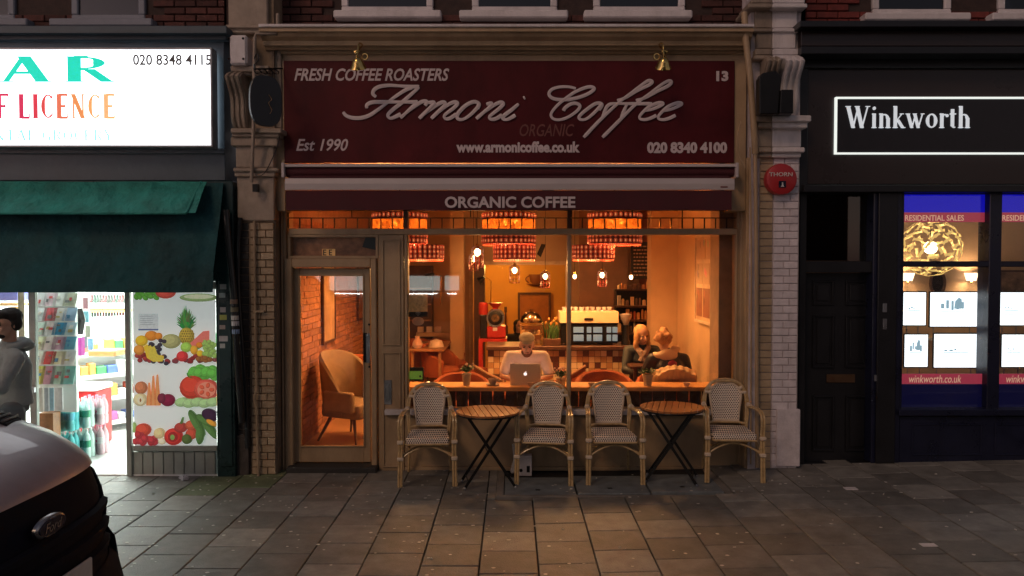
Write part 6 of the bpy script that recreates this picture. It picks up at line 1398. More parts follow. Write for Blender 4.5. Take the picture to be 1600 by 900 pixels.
# greeting card rack
CY = .02; rk = thing('card_rack', 'tall rack of greeting cards in tilted rows just inside the off licence doorway', 'card rack', (X(90, CY), CY, 0))
mb = MB(); a = at(59, 452, CY+.12); b = at(120, 644, CY+.12); mb.box(a[0], b[0], CY+.12, CY+.16, b[1], a[1])
obj('back_board', mb, M_bwhite, rk); q = random.Random(31)
CC = [[(.8,.8,.8),(.8,.6,.65),(.85,.85,.8),(.6,.6,.45)], [(.7,.75,.75),(.62,.12,.14),(.8,.78,.75),(.35,.5,.7)], [(.6,.75,.65),(.8,.8,.78),(.06,.36,.6),(.55,.68,.7)], [(.75,.75,.5),(.85,.75,.72),(.65,.4,.5),(.15,.42,.55)], [(.75,.78,.7),(.65,.06,.06),(.8,.75,.5),(.8,.76,.72)], [(.6,.62,.1),(.55,.3,.38),(.42,.62,.5),(.2,.5,.45)]]
for r, (y0, y1) in enumerate(((458, 480), (480.5, 503), (503.5, 525), (525.5, 548), (548.5, 571), (571.5, 602))):
    for c, x0 in enumerate((59, 71, 86.5, 102)):
        sk = -1.5*r*.4; x1 = x0+(10 if c == 0 else 14.5); yt = CY+.03
        A, B = at(x0+sk, y0, yt+.05), at(x1+sk, y1, yt-.02)
        mbc = MB(); mbc.prism([(yt-.02, B[1]), (yt+.05, A[1]), (yt+.056, A[1]), (yt-.014, B[1])], A[0], B[0], 'x'); o = W0(obj('card', mbc, M_tint, rk)); o.color = (*CC[r][c], 1)
        for k in range(2):
            col = q.choice(((.7, .1, .1), (.85, .8, .7), (.1, .3, .5), (.2, .2, .2), (.6, .5, .2))); u0, v0 = q.uniform(.15, .5), q.uniform(.15, .6); u1, v1 = u0+q.uniform(.15, .35), v0+q.uniform(.08, .25)
            def pt(u, v): return (A[0]+(B[0]-A[0])*u, yt+.048-.07*v+.0, A[1]+(B[1]-A[1])*v)
            m2 = MB(); e = .003+.001*k; m2.add([(p[0], p[1]-e, p[2]) for p in (pt(u0, v0), pt(u1, v0), pt(u1, v1), pt(u0, v1))]+[(p[0], p[1], p[2]) for p in (pt(u0, v0), pt(u1, v0), pt(u1, v1), pt(u0, v1))], [(0, 1, 2, 3), (7, 6, 5, 4), (0, 4, 5, 1), (1, 5, 6, 2), (2, 6, 7, 3), (3, 7, 4, 0)]); o2 = obj('motif', m2, M_tint, o); o2.color = (*col, 1)
    obj('wire_tray', MB().box(X(58, CY), X(118, CY), CY-.02, CY-.01, Z(y1, CY)-.004, Z(y1, CY)+.012), M_bwhite, rk)
for k, (x0, x1, c) in enumerate(((60, 67, (.6, .6, .55)), (69, 76, (.5, .55, .6)), (77, 84, (.3, .5, .62)), (85, 98, (.75, .75, .75)))):
    o = obj('card', bx(x0, 606, x1, 644-k, CY-.03, CY-.02), M_tint, rk); o.color = (*c, 1)
obj('rack_base', bx(59, 646, 84, 716, CY-.02, CY+.11), M_wood, rk)
o = single('gift_bag', bx(112, 528, 127, 556, .25, .32), M_tint, 'magenta gift bag hanging at the right of the card rack', 'bag'); o.color = (.5, .04, .35, 1)
o = single('dark_umbrella_bundle', MB().tube([P3(121, 482, .3), P3(123, 500, .3), P3(122, 522, .3)], [.05, .07, .05], 8), M_leg, 'dark bundle hanging behind the card rack', 'umbrella')
for k, (px, py, c) in enumerate(((132, 474, (.25, .1, .12)), (133, 495, (.1, .3, .35)), (135, 518, (.25, .28, .2)), (130, 535, (.2, .22, .25)), (139, 538, (.2, .45, .6)))):
    o = single('magazine', MB().box(X(px-3.5, .5), X(px+3.5, .5), .5, .52, Z(py+9, .5), Z(py-9, .5)), M_tint, ('maroon', 'teal', 'olive', 'grey', 'light blue')[k]+' magazine upright in the narrow rack behind the cards', 'magazine'); o.color = (*c, 1)
def q_lab(k, xx): return 'small grocery packet on the '+('bottom', 'second', 'third', 'top')[k]+' tier of the white sloping shelves, '+('near end', 'middle', 'far end')[min(2, int(xx/.72))]
# gondola with goods
go = thing('shelf_unit', 'white sloping shop shelves of packets and snacks running back at right of the doorway', 'shelf', (-5.1, 2, 0)); Rg = Matrix.Translation((-5.55, 1.35, 0)) @ Matrix.Rotation(radians(48), 4, 'Z')
def rg_(m): m.v = [tuple(Rg @ V(v)) for v in m.v]; return m
obj('back_panel', rg_(MB().box(0, 2.2, .42, .46, .0, 1.45)), M_bwhite, go); q = random.Random(77)
PAL = ((.75, .15, .1), (.1, .45, .15), (.75, .65, .1), (.12, .2, .55), (.85, .85, .8), (.5, .15, .4), (.8, .4, .1), (.9, .9, .88), (.9, .9, .88))
for k, z_ in enumerate((.12, .42, .70, .98)):
    sh = W0(obj('shelf', rg_(MB().box(0, 2.2, -.05+.09*k, .42, z_, z_+.025)), M_bwhite, go)); obj('price_strip', rg_(MB().box(0, 2.2, -.06+.09*k, -.051+.09*k, z_-.02, z_+.035)), emis('strip_white', (.85, .85, .83), .25), sh)
    xx = .03
    while xx < 2.12:
        w5 = q.uniform(.06, .13); o = single('packet', rg_(MB().box(xx, xx+w5, .0+.09*k, .2+.06*k, z_+.027, z_+q.uniform(.1, .19))), M_tint, q_lab(k, xx), 'packet', group='packets on the white shelves', bevel=.008); o.color = (*q.choice(PAL), 1); xx += w5+.012
single('bread_tray', MB().box(X(135, 1.2), X(178, 1.2), 1.2, 1.5, Z(557, 1.2), Z(548, 1.2)), M_owood, 'orange wooden tray on top of the white shelves', 'tray', bevel=.01)
bw_ = thing('bottle_shelves', 'wooden edged back wall shelves of dark bottles behind the counter', 'shelf', (X(168, 4), 4, 0))
for k, py in enumerate((484, 515)): obj('shelf', bx(140, py, 199, py+4, 3.9, 4.3), M_owood, bw_)
for k, (y0, y1) in enumerate(((461, 484), (488, 515))):
    px = 143
    while px < 196:
        r = .045; xx = X(px, 4.0); z0_, z1_ = Z(y1, 3.95)+.002, Z(y0, 3.95); h_ = z1_-z0_
        o = single('bottle', MB().lathe([(r, 0), (r, h_*.55), (r*.4, h_*.7), (r*.35, h_)], xx, 4.0, z0_, 10), M_tintm, 'dark necked wine bottle on the '+('upper', 'lower')[k]+' back wall shelf behind the cards', 'bottle', group='wine bottles on the back wall shelves', smooth=True); o.color = (*q.choice(((.03, .03, .02), (.12, .03, .03), (.02, .05, .03))), 1)
        l_ = obj('bottle_label', MB().lathe([(r+.002, h_*.08), (r+.002, h_*.45)], xx, 4.0, z0_, 10), M_bwhite, o); px += 4.4
# cooler and water packs
x = X(125, .95); t = thing('drinks_cooler', 'red and white drinks cooler box behind the water packs', 'cooler', (x, .95, 0)); a = at(100, 612, .9); b = at(152, 690, .9)
cb = MB().box(a[0], b[0], .9, 1.25, .02, a[1]); obj('cooler_body', cb, mat('cooler_red', (.65, .03, .03), .35, bump=0), t, bevel=.03, seg=2); mb = MB().box(a[0]-.01, b[0]+.01, .88, 1.27, a[1]+.002, a[1]+.07); obj('cooler_lid', mb, M_bwhite, t, bevel=.03, seg=2)
def water_pack(px, pyb, Y, label, col, capc, lab_c, word=None, z0=None):
    x, z = at(px, pyb, Y); z = z0 if z0 is not None else .014; t = thing('water_pack', label, 'bottled water', (x, Y, z), 'shrink wrapped packs of water bottles'); r = .042
    for i in range(3):
        for j in range(2):
            cx3, cy3 = x+(i-1)*.082, Y+j*.085
            o = W0(obj('bottle', MB().lathe([(r*.9, 0), (r, .02), (r, .09), (r*.88, .11), (r, .13), (r, .20), (r*.8, .245), (.014, .285), (.014, .30)], cx3, cy3, z, 12), M_tintm, t, smooth=True)); o.color = (*col, 1)
            if j == 0: l_ = obj('bottle_label', MB().lathe([(r+.001, .12), (r+.002, .125), (r+.002, .19), (r+.001, .195)], cx3, cy3, z, 12), M_tintm, o); l_.color = (*lab_c, 1)
            c_ = obj('cap', MB().lathe([(.016, .30), (.016, .318)], cx3, cy3, z, 8), M_tintm, o); c_.color = (*capc, 1)
    if word: obj('lettering', text_mesh(word, (x-.09, x+.07, z+.14, z+.175), Y-r-.004, shear=.2, bold=.02, ext=.003), mat('pack_print', word == 'evian' and (.5, .05, .15) or (.02, .25, .1), .5, bump=0) if 0 else emis('pack_print_'+word, (.5, .06, .15) if word == 'evian' else (.03, .25, .12), .1), t)
    obj('wrap', MB().box(x-.13, x+.13, Y-r-.003, Y-r-.0025, z+.01, z+.26), glass('shrink_film_'+str(px)+str(int(z*10)), (.96, .98, .98), 1.5), t)
for px, Y, nm, col, cp, lc, wd_ in ((99, .25, 'turquoise', (.12, .6, .62), (.7, .9, .9), (.1, .45, .6), None), (124, .42, 'green labelled clear', (.55, .72, .68), (.8, .85, .8), (.02, .3, .14), None), (146, .6, 'pink', (.78, .5, .56), (.85, .35, .5), (.8, .72, .75), 'evian')):
    water_pack(px, 715, Y, 'lower '+nm+' water pack of the stacks by the doorway', col, cp, lc, wd_); water_pack(px, 715, Y, 'upper '+nm+' water pack stacked by the doorway', col, cp, lc, wd_, z0=.345)
# left side window with boxes beyond
o = single('blue_box', bx(-20, 455, 27, 470, .6, .9), M_tint, 'blue and white carton on the shelf above the hooded man', 'box'); o.color = (.12, .14, .4, 1)
obj('wall_shelf', bx(-40, 475, 27, 478, .5, 1.0), M_owood, gr)
o = single('orange_packet', bx(12, 480, 26, 503, .7, .8), M_tint, 'orange packet behind the head of the hooded man', 'packet'); o.color = (.8, .5, .12, 1)

# ================================================================== ESTATE AGENT AT RIGHT
RY = -.08; XR = 9.5
ag = thing('agency_building', 'estate agency building with black fascia and dark navy painted shopfront at right', 'building', (5.5, .1, .1))
def ap_(name, m, px0, py0, px1, py1, Y0, Y1, parent=ag, bev=.006):
    a = at(px0, py0, Y0); b = at(px1, py1, Y0) if px1 is not None else (XR, Z(py1, Y0)); return W0(obj(name, MB().box(a[0], b[0], Y0, Y1, b[1], a[1]), m, parent, bevel=bev))
M_brblack = mat('brown_black_board', (.030, .020, .019), .3, var=.2, scale=2, bump=.05)
ap_('cornice', M_black, 1250, 32, None, 42, RY-.35, .1); ap_('cornice', M_brblack, 1252, 42, None, 72, RY-.22, .1); ap_('cornice', M_black, 1252, 72, None, 84, RY-.3, .1); ap_('cornice', M_black, 1254, 84, None, 106, RY-.1, .1)
ap_('fascia_board', M_brblack, 1262, 106.5, None, 288, RY-.05, .1); ap_('fascia_post', M_black, 1250, 106.5, 1261.5, 300, RY-.08, .1); ap_('cornice', M_black, 1256, 288.5, None, 300, RY-.12, .1)
mb = MB().box(X(1250, .1), XR, .13, .5, 4.6, 8.5); obj('upper_wall', mb, MATS['upper_brick'], ag, norm=False)
rw_ = [(1348, 1512, 1358, 1480), (1545, 1700, 1553, 1690)]
upper_row(ag, X(1256, UY), X(1625, UY), rw_, mat('red_upper_brick', (.17, .03, .025), .8, var=.35, scale=14, bump=.6, rand=.25), z0=Z(40, UY))
for wi in rw_: upper_window(ag, *wi, 19, M_white)
# illuminated sign
YS2 = RY-.07; s2 = thing('agency_sign', 'black sign panel outlined by a thin glowing white line with white serif lettering', 'sign', (X(1450, YS2), YS2, Z(241, YS2)))
a = at(1305, 152, YS2); b = at(1640, 241, YS2); pn = W0(obj('panel', MB().box(a[0]+.02, b[0]-.02, YS2-.012, RY-.0505, b[1]+.02, a[1]-.02), mat('sign_panel_black', (.018, .016, .02), .35, bump=0), s2))
mb = MB(); mb.frame(a[0], b[0], b[1], a[1], .0145, YS2-.02, RY-.0505); obj('light_line', mb, emis('white_line', (.93, 1, .95), .85), s2)
mb = MB(); serif(mb, 'Winkworth', pbox(1321, 200, 1517, 166, YS2-.013), YS2-.0125, heavy=1.25, sp=.02, ext=.010); obj('lettering', mb, emis('white_letters', (.75, .8, .85), .62), pn)
# door bay
ap_('door_jamb', M_black, 1250, 300.5, 1257, 728, RY, .2); ap_('door_jamb', M_navy, 1366, 300.5, 1405, 724, RY-.02, .2)
ap_('pilaster_strip', M_black, 1374, 300.5, 1398, 724, RY-.05, RY-.021); ap_('door_head', M_black, 1257.5, 408, 1365.5, 426, RY+.01, .2)
fl_ = W0(obj('fanlight', bx(1258, 301, 1365, 407.5, .06, .068), glass('dark_glass', (.5, .35, .25), 1.8), ag)); obj('blind', bx(1258, 301, 1365, 407.5, .1, .12), mat('brown_blind', (.14, .085, .06), .7), fl_)
dr = W0(obj('door', bx(1257.5, 426.5, 1365.5, 727, .06, .1), M_black, ag)); 
for (x0, y0, x1, y1) in ((1270, 438, 1303, 477), (1322, 438, 1357, 477), (1270, 492, 1303, 575), (1322, 492, 1357, 575), (1270, 618, 1303, 705), (1322, 618, 1357, 705)):
    mb = MB(); aa, bb = at(x0, y0, .05), at(x1, y1, .05); mb.frame(aa[0], bb[0], bb[1], aa[1], .022, .04, .0595); mb.box(aa[0]+.045, bb[0]-.045, .048, .0595, bb[1]+.045, aa[1]-.045); obj('panel', mb, M_black, dr, bevel=.005)
obj('letter_flap', bx(1292, 585, 1336, 598, .045, .0595), mat('dull_brass', (.16, .09, .05), .4, .6), dr, bevel=.004); obj('door_lock', bx(1367, 586, 1373, 596, RY-.045, RY-.0205), M_metal, ag, bevel=.003)
for y0, y1 in ((474, 488), (498, 515)): obj('bell_plate', bx(1380, y0, 1386, y1, RY-.062, RY-.0505), M_metal, ag, bevel=.002)
# shop windows
M_fr = M_navy
for (x0, x1) in ((1405.5, 1409), (1547.5, 1561), (1700, 1714)): ap_('mullion', M_fr, x0, 300.5, x1, 640, RY, .12)
ap_('transom_bar', M_fr, 1409.5, 408, None, 417, RY+.005, .11); ap_('window_rail', M_fr, 1405.5, 640.5, None, 650, RY-.07, .12)
M_film2 = emis('blue_film', (.006, .006, .50), .75); M_pink = emis('pink_film', (.45, .05, .09), .6); M_dblue = emis('deep_blue_film', (.004, .005, .06), .3)  # emission puts the interior light shining through into the films
sw = W0(obj('shop_window', bx(1409, 300.5, 1700, 303, RY+.001, .1), M_fr, ag))
M_white_pr = emis('white_window_print', (.9, .6, .4), .55)
for k, (x0, x1) in enumerate(((1409.3, 1547.3), (1561.3, 1699.7))):
    Yw = .0
    obj('window_glass', bx(x0, 303.5, x1, 407.5, Yw, Yw+.006), M_glass, sw); obj('window_glass', bx(x0, 417.5, x1, 640, Yw, Yw+.006), M_glass, sw)
    obj('blue_band', bx(x0, 303.5, x1, 331.8, Yw+.008, Yw+.012), M_film2, sw); pk = W0(obj('pink_band', bx(x0, 332, x1, 347, Yw+.008, Yw+.012), M_pink, sw)); obj('lower_blue_panel', bx(x0, 600.2, x1, 640, Yw+.008, Yw+.012), M_dblue, sw); pk2 = W0(obj('pink_band', bx(x0, 584, x1, 600, Yw+.008, Yw+.012), M_pink, sw))
    obj('lettering', text_mesh('RESIDENTIAL SALES', pbox(x0+5, 345, x0+97, 336, Yw+.006), Yw+.0078, bold=.012, ext=.001), M_white_pr, pk)
    obj('lettering', text_mesh('winkworth.co.uk', pbox(x0+11, 598, x0+93, 586, Yw+.006), Yw+.0078, shear=.2, bold=.0, ext=.001), M_white_pr, pk2)
ap_('riser', M_navy, 1405.5, 650.5, None, 724, RY-.01, .12)
for i in range(3):
    mb = MB(); aa, bb = at(1425+i*130, 662, RY-.02), at(1535+i*130, 712, RY-.02); mb.frame(aa[0], bb[0], bb[1], aa[1], .02, RY-.02, RY-.0105); obj('riser_moulding', mb, M_navy, ag, bevel=.004)
ap_('plinth', M_black, 1250, 724.5, None, 732, RY+.005, .2)
# interior
M_peach = mat('peach_wall', (.72, .50, .33), .8, var=.06, bump=.05)
obj('floor', MB().box(3.8, XR, .13, 4, 0, .12), M_tile, ag); obj('ceiling', MB().box(3.8, XR, .13, 4, 3.1, 3.2), M_bwhite, ag); obj('interior_wall', MB().box(3.8, XR, 2.9, 3.0, .12, 3.1), M_peach, ag); obj('interior_wall', MB().box(3.86, 3.96, .13, 2.9, .12, 3.1), M_peach, ag); obj('interior_wall', MB().box(XR-.05, XR, .13, 2.9, .12, 3.1), M_peach, ag)
obj('dado_rail', bx(1440, 528, 1700, 532, 2.85, 2.899), M_bwhite, ag)
gl_ = thing('globe_pendant', 'round pendant lamp of pale interlocking wooden pieces glowing in the agency window', 'ceiling lamp', (X(1454, 1.0), 1.0, 3.1)); gxp, gzp = at(1454, 387, 1.0); RG = .325
q = random.Random(5); N_ = 92; M_gw = mat('pale_lit_wood', (.8, .6, .3), .6, var=.1, bump=0, emit=.75, ecol=(1, .68, .20))
for i in range(N_):
    z_ = 1-2*(i+.5)/N_; r_ = sqrt(1-z_*z_); a = i*2.39996; n_ = V((r_*cos(a), r_*sin(a), z_)); e1_ = n_.cross(V((0, 0, 1))).normalized(); e2_ = n_.cross(e1_); th = q.uniform(0, pi)
    u_, v_ = e1_*cos(th)+e2_*sin(th), e2_*cos(th)-e1_*sin(th); pts = [(-.07, -.028), (-.045, -.012), (0, -.018), (.045, -.012), (.07, -.028), (.06, .022), (.03, .010), (0, .022), (-.03, .010), (-.06, .022)]
    vs = [V((gxp, 1.0, gzp))+(n_*RG+u_*x_*.86+v_*y_*.95)*(1+.012*s_) for s_ in (0, 1) for x_, y_ in pts]
    k_ = len(pts); obj('wooden_piece', MB().add(vs, [tuple(range(k_)), tuple(range(2*k_-1, k_-1, -1))]+[(j, (j+1) % k_, (j+1) % k_+k_, j+k_) for j in range(k_)]), M_gw, gl_)
obj('bulb', MB().ball((gxp, 1.0, gzp), .075, 12), emis('globe_bulb', (1, .85, .5), 6), gl_, smooth=True); obj('cord', MB().tube([(gxp, 1.0, gzp+.08), (gxp, 1.0, 3.1)], .006, 6), M_leg, gl_)
light('bulb_light', (gxp, 1.0, gzp), 45, (1, .68, .36), .08, gl_)
for k, (px, lb) in enumerate(((1515, 'wall light with white shade right of the round mirror in the agency'), (1416, 'wall light at the left edge of the agency window, above a lit listing'))):
    x, z = at(px, 432, 2.8); t = thing('wall_light', lb, 'lamp', (x, 2.85, z)); obj('shade', MB().lathe([(.06, -.06), (.09, .05), (.085, .05), (.055, -.06)], x, 2.76, z, 14, cap=False), emis('lit_shade', (1, .8, .55), 2.5), t, smooth=True); obj('bracket', MB().tube([(x+.03, 2.9, z-.02), (x+.03, 2.8, z-.09), (x, 2.76, z-.07)], .012, 6), M_brass, t); light('bulb_light', (x, 2.72, z-.02), 7, (1, .7, .38), .04, t)
x, z = at(1467, 442, 2.85); t = thing('round_mirror', 'small oval framed mirror on the peach wall behind the lit listings', 'mirror', (x, 2.88, z)); obj('frame', MB().tube([(x+.1*cos(a*pi/12), 2.88, z+.17*sin(a*pi/12)) for a in range(24)], .022, 6, closed=True), M_dwood, t); obj('mirror_glass', MB().lathe([(0, 0), (.1, 0)], x, 2.885, z, 24, axis='y', sy=1.7), mat('silvered', (.6, .5, .42), .08, 1, bump=0), t)
x, z = at(1588, 445, 2.85); t = thing('framed_photo', 'wide framed dark photograph on the agency wall at the right edge', 'picture', (x, 2.88, z)); a = at(1561, 422, 2.85); b = at(1625, 464, 2.85); mb = MB(); mb.frame(a[0], b[0], b[1], a[1], .03, 2.84, 2.88); obj('frame', mb, M_dwood, t); obj('photo', MB().box(a[0]+.031, b[0]-.031, 2.86, 2.88, b[1]+.031, a[1]-.031), mat('sepia_photo', (.32, .2, .13), .6, var=.9, scale=6, bump=0), t)
M_lit = emis('lit_listing', (.86, .95, 1), 2.0); M_sk = emis('listing_print', (.30, .48, .58), .9)
PN = [(1412, 457, 1446, 508, 'upper left lit listing card, cut by the frame of the left agency window'), (1454, 457, 1527, 510, 'upper wide lit listing card with a drawing of a building'), (1562, 457, 1600, 508, 'upper lit listing card in the right agency window'),
      (1414, 523, 1449, 573, 'lower left lit listing card with a small row of drawn houses'), (1460, 522, 1530, 574, 'lower wide lit listing card, nearly blank'), (1566, 523, 1604, 573, 'lower lit listing card in the right agency window')]
q = random.Random(14)
for i, (x0, y0, x1, y1, lb) in enumerate(PN):
    Yp = .34; t = thing('lit_listing', lb, 'display', (X((x0+x1)/2, Yp), Yp, Z(y1, Yp)), 'lit property listings in the agency window'); a, b = at(x0, y0, Yp), at(x1, y1, Yp)
    pf = W0(obj('panel_frame', MB().box(a[0]-.012, b[0]+.012, Yp+.002, Yp+.018, b[1]-.012, a[1]+.012), M_leg, t, bevel=.004)); fc = W0(obj('lit_face', MB().box(a[0], b[0], Yp-.002, Yp+.0018, b[1], a[1]), M_lit, t)); mb = MB(); w6 = b[0]-a[0]; h6 = a[1]-b[1]; n7 = 5 if i in (1, 3) else 3
    for k in range(n7):
        ux = a[0]+w6*(.22+.11*k); uz = b[1]+h6*(.50+q.uniform(-.03, .05)); mb.box(ux, ux+w6*q.uniform(.04, .09), Yp-.004, Yp-.0021, uz, uz+h6*(q.uniform(.08, .30) if i in (1, 3) else .05))
    mb.box(a[0]+w6*.2, a[0]+w6*.75, Yp-.004, Yp-.0021, b[1]+h6*.44, b[1]+h6*.46)
    if i in (1, 3):
        mb.prism([(a[0]+w6*.50, b[1]+h6*.52), (a[0]+w6*.66, b[1]+h6*.52), (a[0]+w6*.66, b[1]+h6*.8), (a[0]+w6*.60, b[1]+h6*.86), (a[0]+w6*.52, b[1]+h6*.74)], Yp-.0045, Yp-.0021)
    for k in range(4): mb.box(a[0]+w6*.1, a[0]+w6*(.35+.12*((k*7+i) % 4)), Yp-.0034, Yp-.0021, b[1]+h6*(.32-.055*k), b[1]+h6*(.335-.055*k))
    obj('drawing', mb, M_sk, fc)
    obj('hanger', MB().tube([(X(x0+8, Yp), Yp+.03, b[1]-.1), (X(x0+8, Yp), Yp+.03, a[1]+.02)], .006, 5).tube([(X(x1-8, Yp), Yp+.03, b[1]-.1), (X(x1-8, Yp), Yp+.03, a[1]+.02)], .006, 5), M_metal, t)

# ================================================================== OTHER SIDE OF THE STREET (seen only as reflections)
op = thing('opposite_building', 'dark brick building with lit panes in place of a shop sign across the street, reflected in the cafe glass', 'building', (-4, -24, -.15))
obj('wall', MB().box(-20, 14, -24.5, -24, -.15, 3.2).box(-20, 14, -24.5, -24, 3.21, 9), MATS['upper_brick'], op, norm=False)
M_opsign = emis('opposite_sign_standin', (.85, .95, .88), 3.5); M_tubel = emis('opposite_tube', (.95, 1, .95), 45)
for (xa, xb) in ((-9.3, -8.0), (-7.6, -5.4), (-4.4, -3.0), (-2.8, -2.2)):
    obj('window', MB().box(xa, xb, -24, -23.95, 1.15, 1.75), M_opsign, op); obj('strip_light', MB().box(xa+.1, xb-.1, -23.9, -23.86, 1.0, 1.03), M_tubel, op)  # glowing panes stand in for the lit sign reflected in the glass
for i in range(9): obj('window_frame', MB().box(-18+i*3.6, -16.6+i*3.6, -24, -23.9, 5, 7), M_black, op)

# ================================================================== VAN
van = thing('parked_van', 'silver grey van with black grille and oval badge parked at the kerb', 'van', (-4.2, -4.95, -.15))
VY = -4.95; HWd = .98; NV = 28
M_vp = mat('grey_van_paint', (.44, .40, .44), .42, .25, var=.08, scale=2, bump=.03, coat=.25, dirt=.25)
M_vb = mat('black_van_plastic', (.010, .011, .018), .8, var=.2, scale=20, bump=.15, bscale=200); MATS['black_van_plastic'].node_tree.nodes['Principled BSDF'].inputs['Specular IOR Level'].default_value = .15; M_vtrim = mat('dark_glass_lens', (.03, .03, .035), .1, bump=0)
def vprof(prof, name, m, t0=-1, t1=1, par=van, thick=.02, amp=.46, zd=.05, smooth=True, n=NV):
    "sweep a side profile (dx,z) across the van's width with a rounded plan shape"
    vs = []; k = len(prof)
    for s in (0, 1):
        for i in range(n+1):
            t_ = t0+(t1-t0)*i/n; xf = -1.81-amp*abs(t_)**3.2
            for dx, z in prof: vs.append((xf+dx-s*thick, VY+HWd*t_, z-zd*abs(t_)**4*(1 if z > .9 else 0)-s*thick*.5))
    M_ = (n+1)*k; fs = []
    for i in range(n):
        for j in range(k-1): a = i*k+j; fs += [(a, a+k, a+k+1, a+1), (M_+a+1, M_+a+k+1, M_+a+k, M_+a)]
    for j in range(k-1): fs += [(j, j+1, M_+j+1, M_+j), (n*k+j+1, n*k+j, M_+n*k+j, M_+n*k+j+1)]
    return W0(obj(name, MB().add(vs, fs), m, par, smooth=smooth))
bump_ = vprof([(-.14, .26), (-.02, .29), (.05, .36), (.075, .48), (.07, .62), (.045, .72), (.0, .76)], 'bumper', M_vb)
gp_ = vprof([(-.005, .755), (-.02, .80), (-.03, .95), (-.05, 1.08), (-.09, 1.19)], 'grille', M_vb, zd=.11)
for z_, dx in ((.83, .0), (.92, -.004), (1.01, -.01)): vprof([(dx-.02, z_-.02), (dx+.006, z_-.012), (dx+.006, z_+.012), (dx-.02, z_+.02)], 'grille_bar', M_vb, -.62, .62, gp_, n=14)
bon = vprof([(-.085, 1.192), (-.10, 1.222), (-.16, 1.275), (-.28, 1.345), (-.45, 1.405), (-.65, 1.46), (-.85, 1.50), (-1.02, 1.53)], 'bonnet', M_vp, -.985, .985, amp=.42, zd=.12)
vprof([(-1.03, 1.52), (-1.1, 1.53), (-1.16, 1.54)], 'scuttle', M_vb, -.95, .95)
vprof([(-1.15, 1.54), (-1.5, 1.82), (-1.85, 2.14)], 'windscreen', glass('windscreen_glass', (.3, .32, .33), 1.6), -.86, .86, amp=.25)
vprof([(-1.85, 2.14), (-2.1, 2.28), (-2.5, 2.34), (-5.2, 2.36), (-5.3, 2.30)], 'roof', M_vp, -.9, .9, amp=.2)
# sides: outline with wheel arches
for s in (-1, 1):
    pts = [(-2.50, .36), (-2.50, .7), (-2.50, 1.0), (-2.36, 1.06), (-2.48, 1.17), (-2.75, 1.29), (-3.1, 1.40), (-3.2, 1.46), (-3.6, 1.95), (-3.85, 2.25), (-7.1, 2.33), (-7.15, .45), (-6.7, .38)]
    for cx_ in (-6.1, -2.95): pts += [(cx_-.42*cos(a), .20+.42*sin(a)) for a in [radians(-0+30*i) for i in range(7)]][::1] if 0 else [(cx_+(-.43 if 1 else 0)*cos(radians(20*i+10)), .2+.43*sin(radians(20*i+10))) for i in range(9)]
    obj('bumper_side', MB().prism([(-2.26, .34), (-2.26, .98), (-2.33, 1.06), (-2.499, 1.0), (-2.499, .34)], VY+s*HWd, VY+s*(HWd-.06)), M_vb, van); mb = MB(); y0_, y1_ = (VY+s*HWd, VY+s*(HWd-.05)); mb.prism(pts, y0_, y1_, 'y'); sp_ = W0(obj('side_panel', mb, M_vp, van, bevel=.0))
    if s: obj('side_window', MB().prism([(-3.45, 1.5), (-3.82, 2.0), (-4.4, 2.05), (-4.4, 1.48)], VY+s*(HWd+.004), VY+s*(HWd+.0005)), M_vtrim, sp_)
    hl = vprof([(-.03, .80), (-.022, .95), (-.045, 1.06), (-.08, 1.14)], 'headlight', M_vtrim, *((.70, .93) if s > 0 else (-.93, -.70)), thick=.03, n=8)
    hl.location.x += .018
    for cx_ in (-6.1, -2.95):
        w_ = W0(obj('wheel', MB().lathe([(.20, -.1), (.32, -.11), (.345, -.07), (.345, .07), (.32, .11), (.20, .1)], cx_, VY+s*(HWd-.13), .20, 30, axis='y'), M_leg, van, smooth=True)); obj('rim', MB().lathe([(0, -.06), (.1, -.07), (.19, -.09), (.20, -.08), (.2, .08), (.19, .09), (.1, .07), (0, .06)], cx_, VY+s*(HWd-.13), .20, 20, axis='y'), M_metal, w_, smooth=True)
obj('rear_panel', MB().box(-7.2, -7.12, VY-HWd, VY+HWd, .4, 2.33), M_vp, van, bevel=.03)
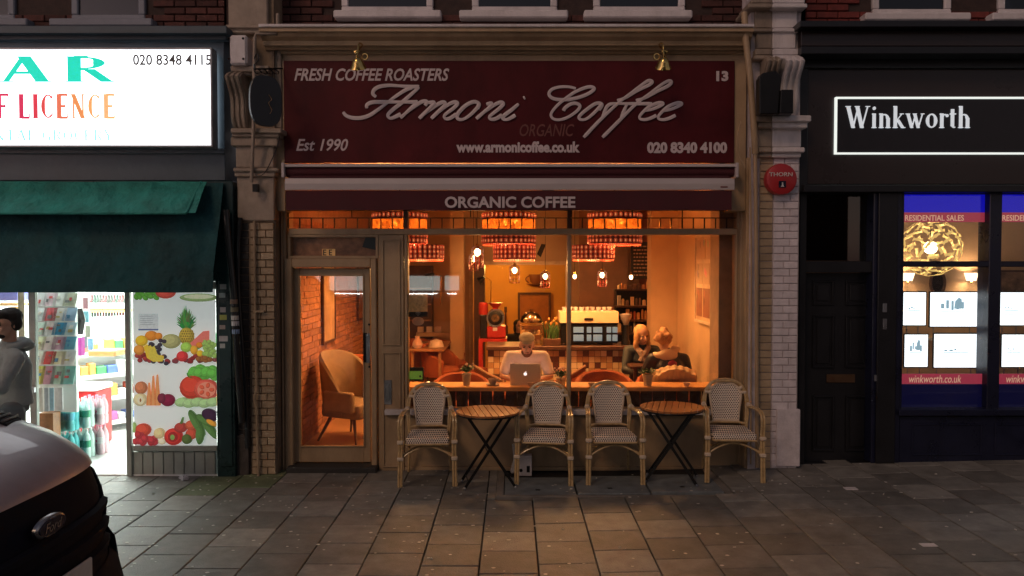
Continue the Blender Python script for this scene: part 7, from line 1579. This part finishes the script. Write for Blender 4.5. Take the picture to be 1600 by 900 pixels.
vprof([(-.06, .50), (-.0, .56), (.035, .63), (.045, .71), (.03, .80), (-.02, .87), (-.07, .90)], 'bumper_corner', M_vb, .70, 1.0, n=14).location.x += .005
# bonnet vent, badge, plate
Nb = V((.13, 0, .99)).normalized(); bzx = lambda dx, t_: (-1.81-.42*abs(t_)**3.2+dx)
def on_bonnet(dx, z, t_): return V((bzx(dx, t_), VY+HWd*t_, z-.12*abs(t_)**4+.006))
vt = MB(); f0, f1, g0, g1 = on_bonnet(-.42, 1.40, .42), on_bonnet(-.42, 1.40, .66), on_bonnet(-.60, 1.452, .42), on_bonnet(-.60, 1.452, .66)
vt.add([f0, f1, g1, g0]+[p+V((0, 0, -.03)) for p in (f0, f1, g1, g0)], [(0, 1, 2, 3), (7, 6, 5, 4), (0, 4, 5, 1), (1, 5, 6, 2), (2, 6, 7, 3), (3, 7, 4, 0)]); ve = W0(obj('bonnet_vent', vt, M_vb, van, bevel=.004))
mb = MB()
for k in range(5): u = (k+.5)/5; p, r_ = f0.lerp(g0, u), f1.lerp(g1, u); mb.tube([p+V((0, 0, .006)), r_+V((0, 0, .006))], .006, 5)
obj('slats', mb, mat('vent_grey', (.1, .1, .11), .4), ve)
bxx, bzz = -1.83, 1.085
bg_ = W0(obj('badge', MB().lathe([(0, .02), (.085, .02), (.1, .012), (.1, 0)], bxx, VY, bzz, 28, axis='x', sy=.42), M_metal, van, smooth=True)); inn = W0(obj('badge_face', MB().lathe([(0, .024), (.086, .0235), (.088, .019)], bxx, VY, bzz, 28, axis='x', sy=.38), mat('badge_blue', (.015, .02, .05), .25, .3, bump=0), bg_, smooth=True))
me = text_mesh('Ford', (-.055, .055, bzz-.018, bzz+.018), 0, shear=.35, ext=.002)
for v in me.vertices: v.co = (bxx+.0248-v.co.y*.5, VY+v.co.x, v.co.z)
obj('lettering', me, M_metal, bg_)
obj('number_plate', MB().box(-1.805, -1.792, VY-.27, VY+.25, .755, .865), mat('plate_white', (.7, .68, .62), .4, bump=0), van, bevel=.004)
del_me = [o for o in bpy.data.objects if False]
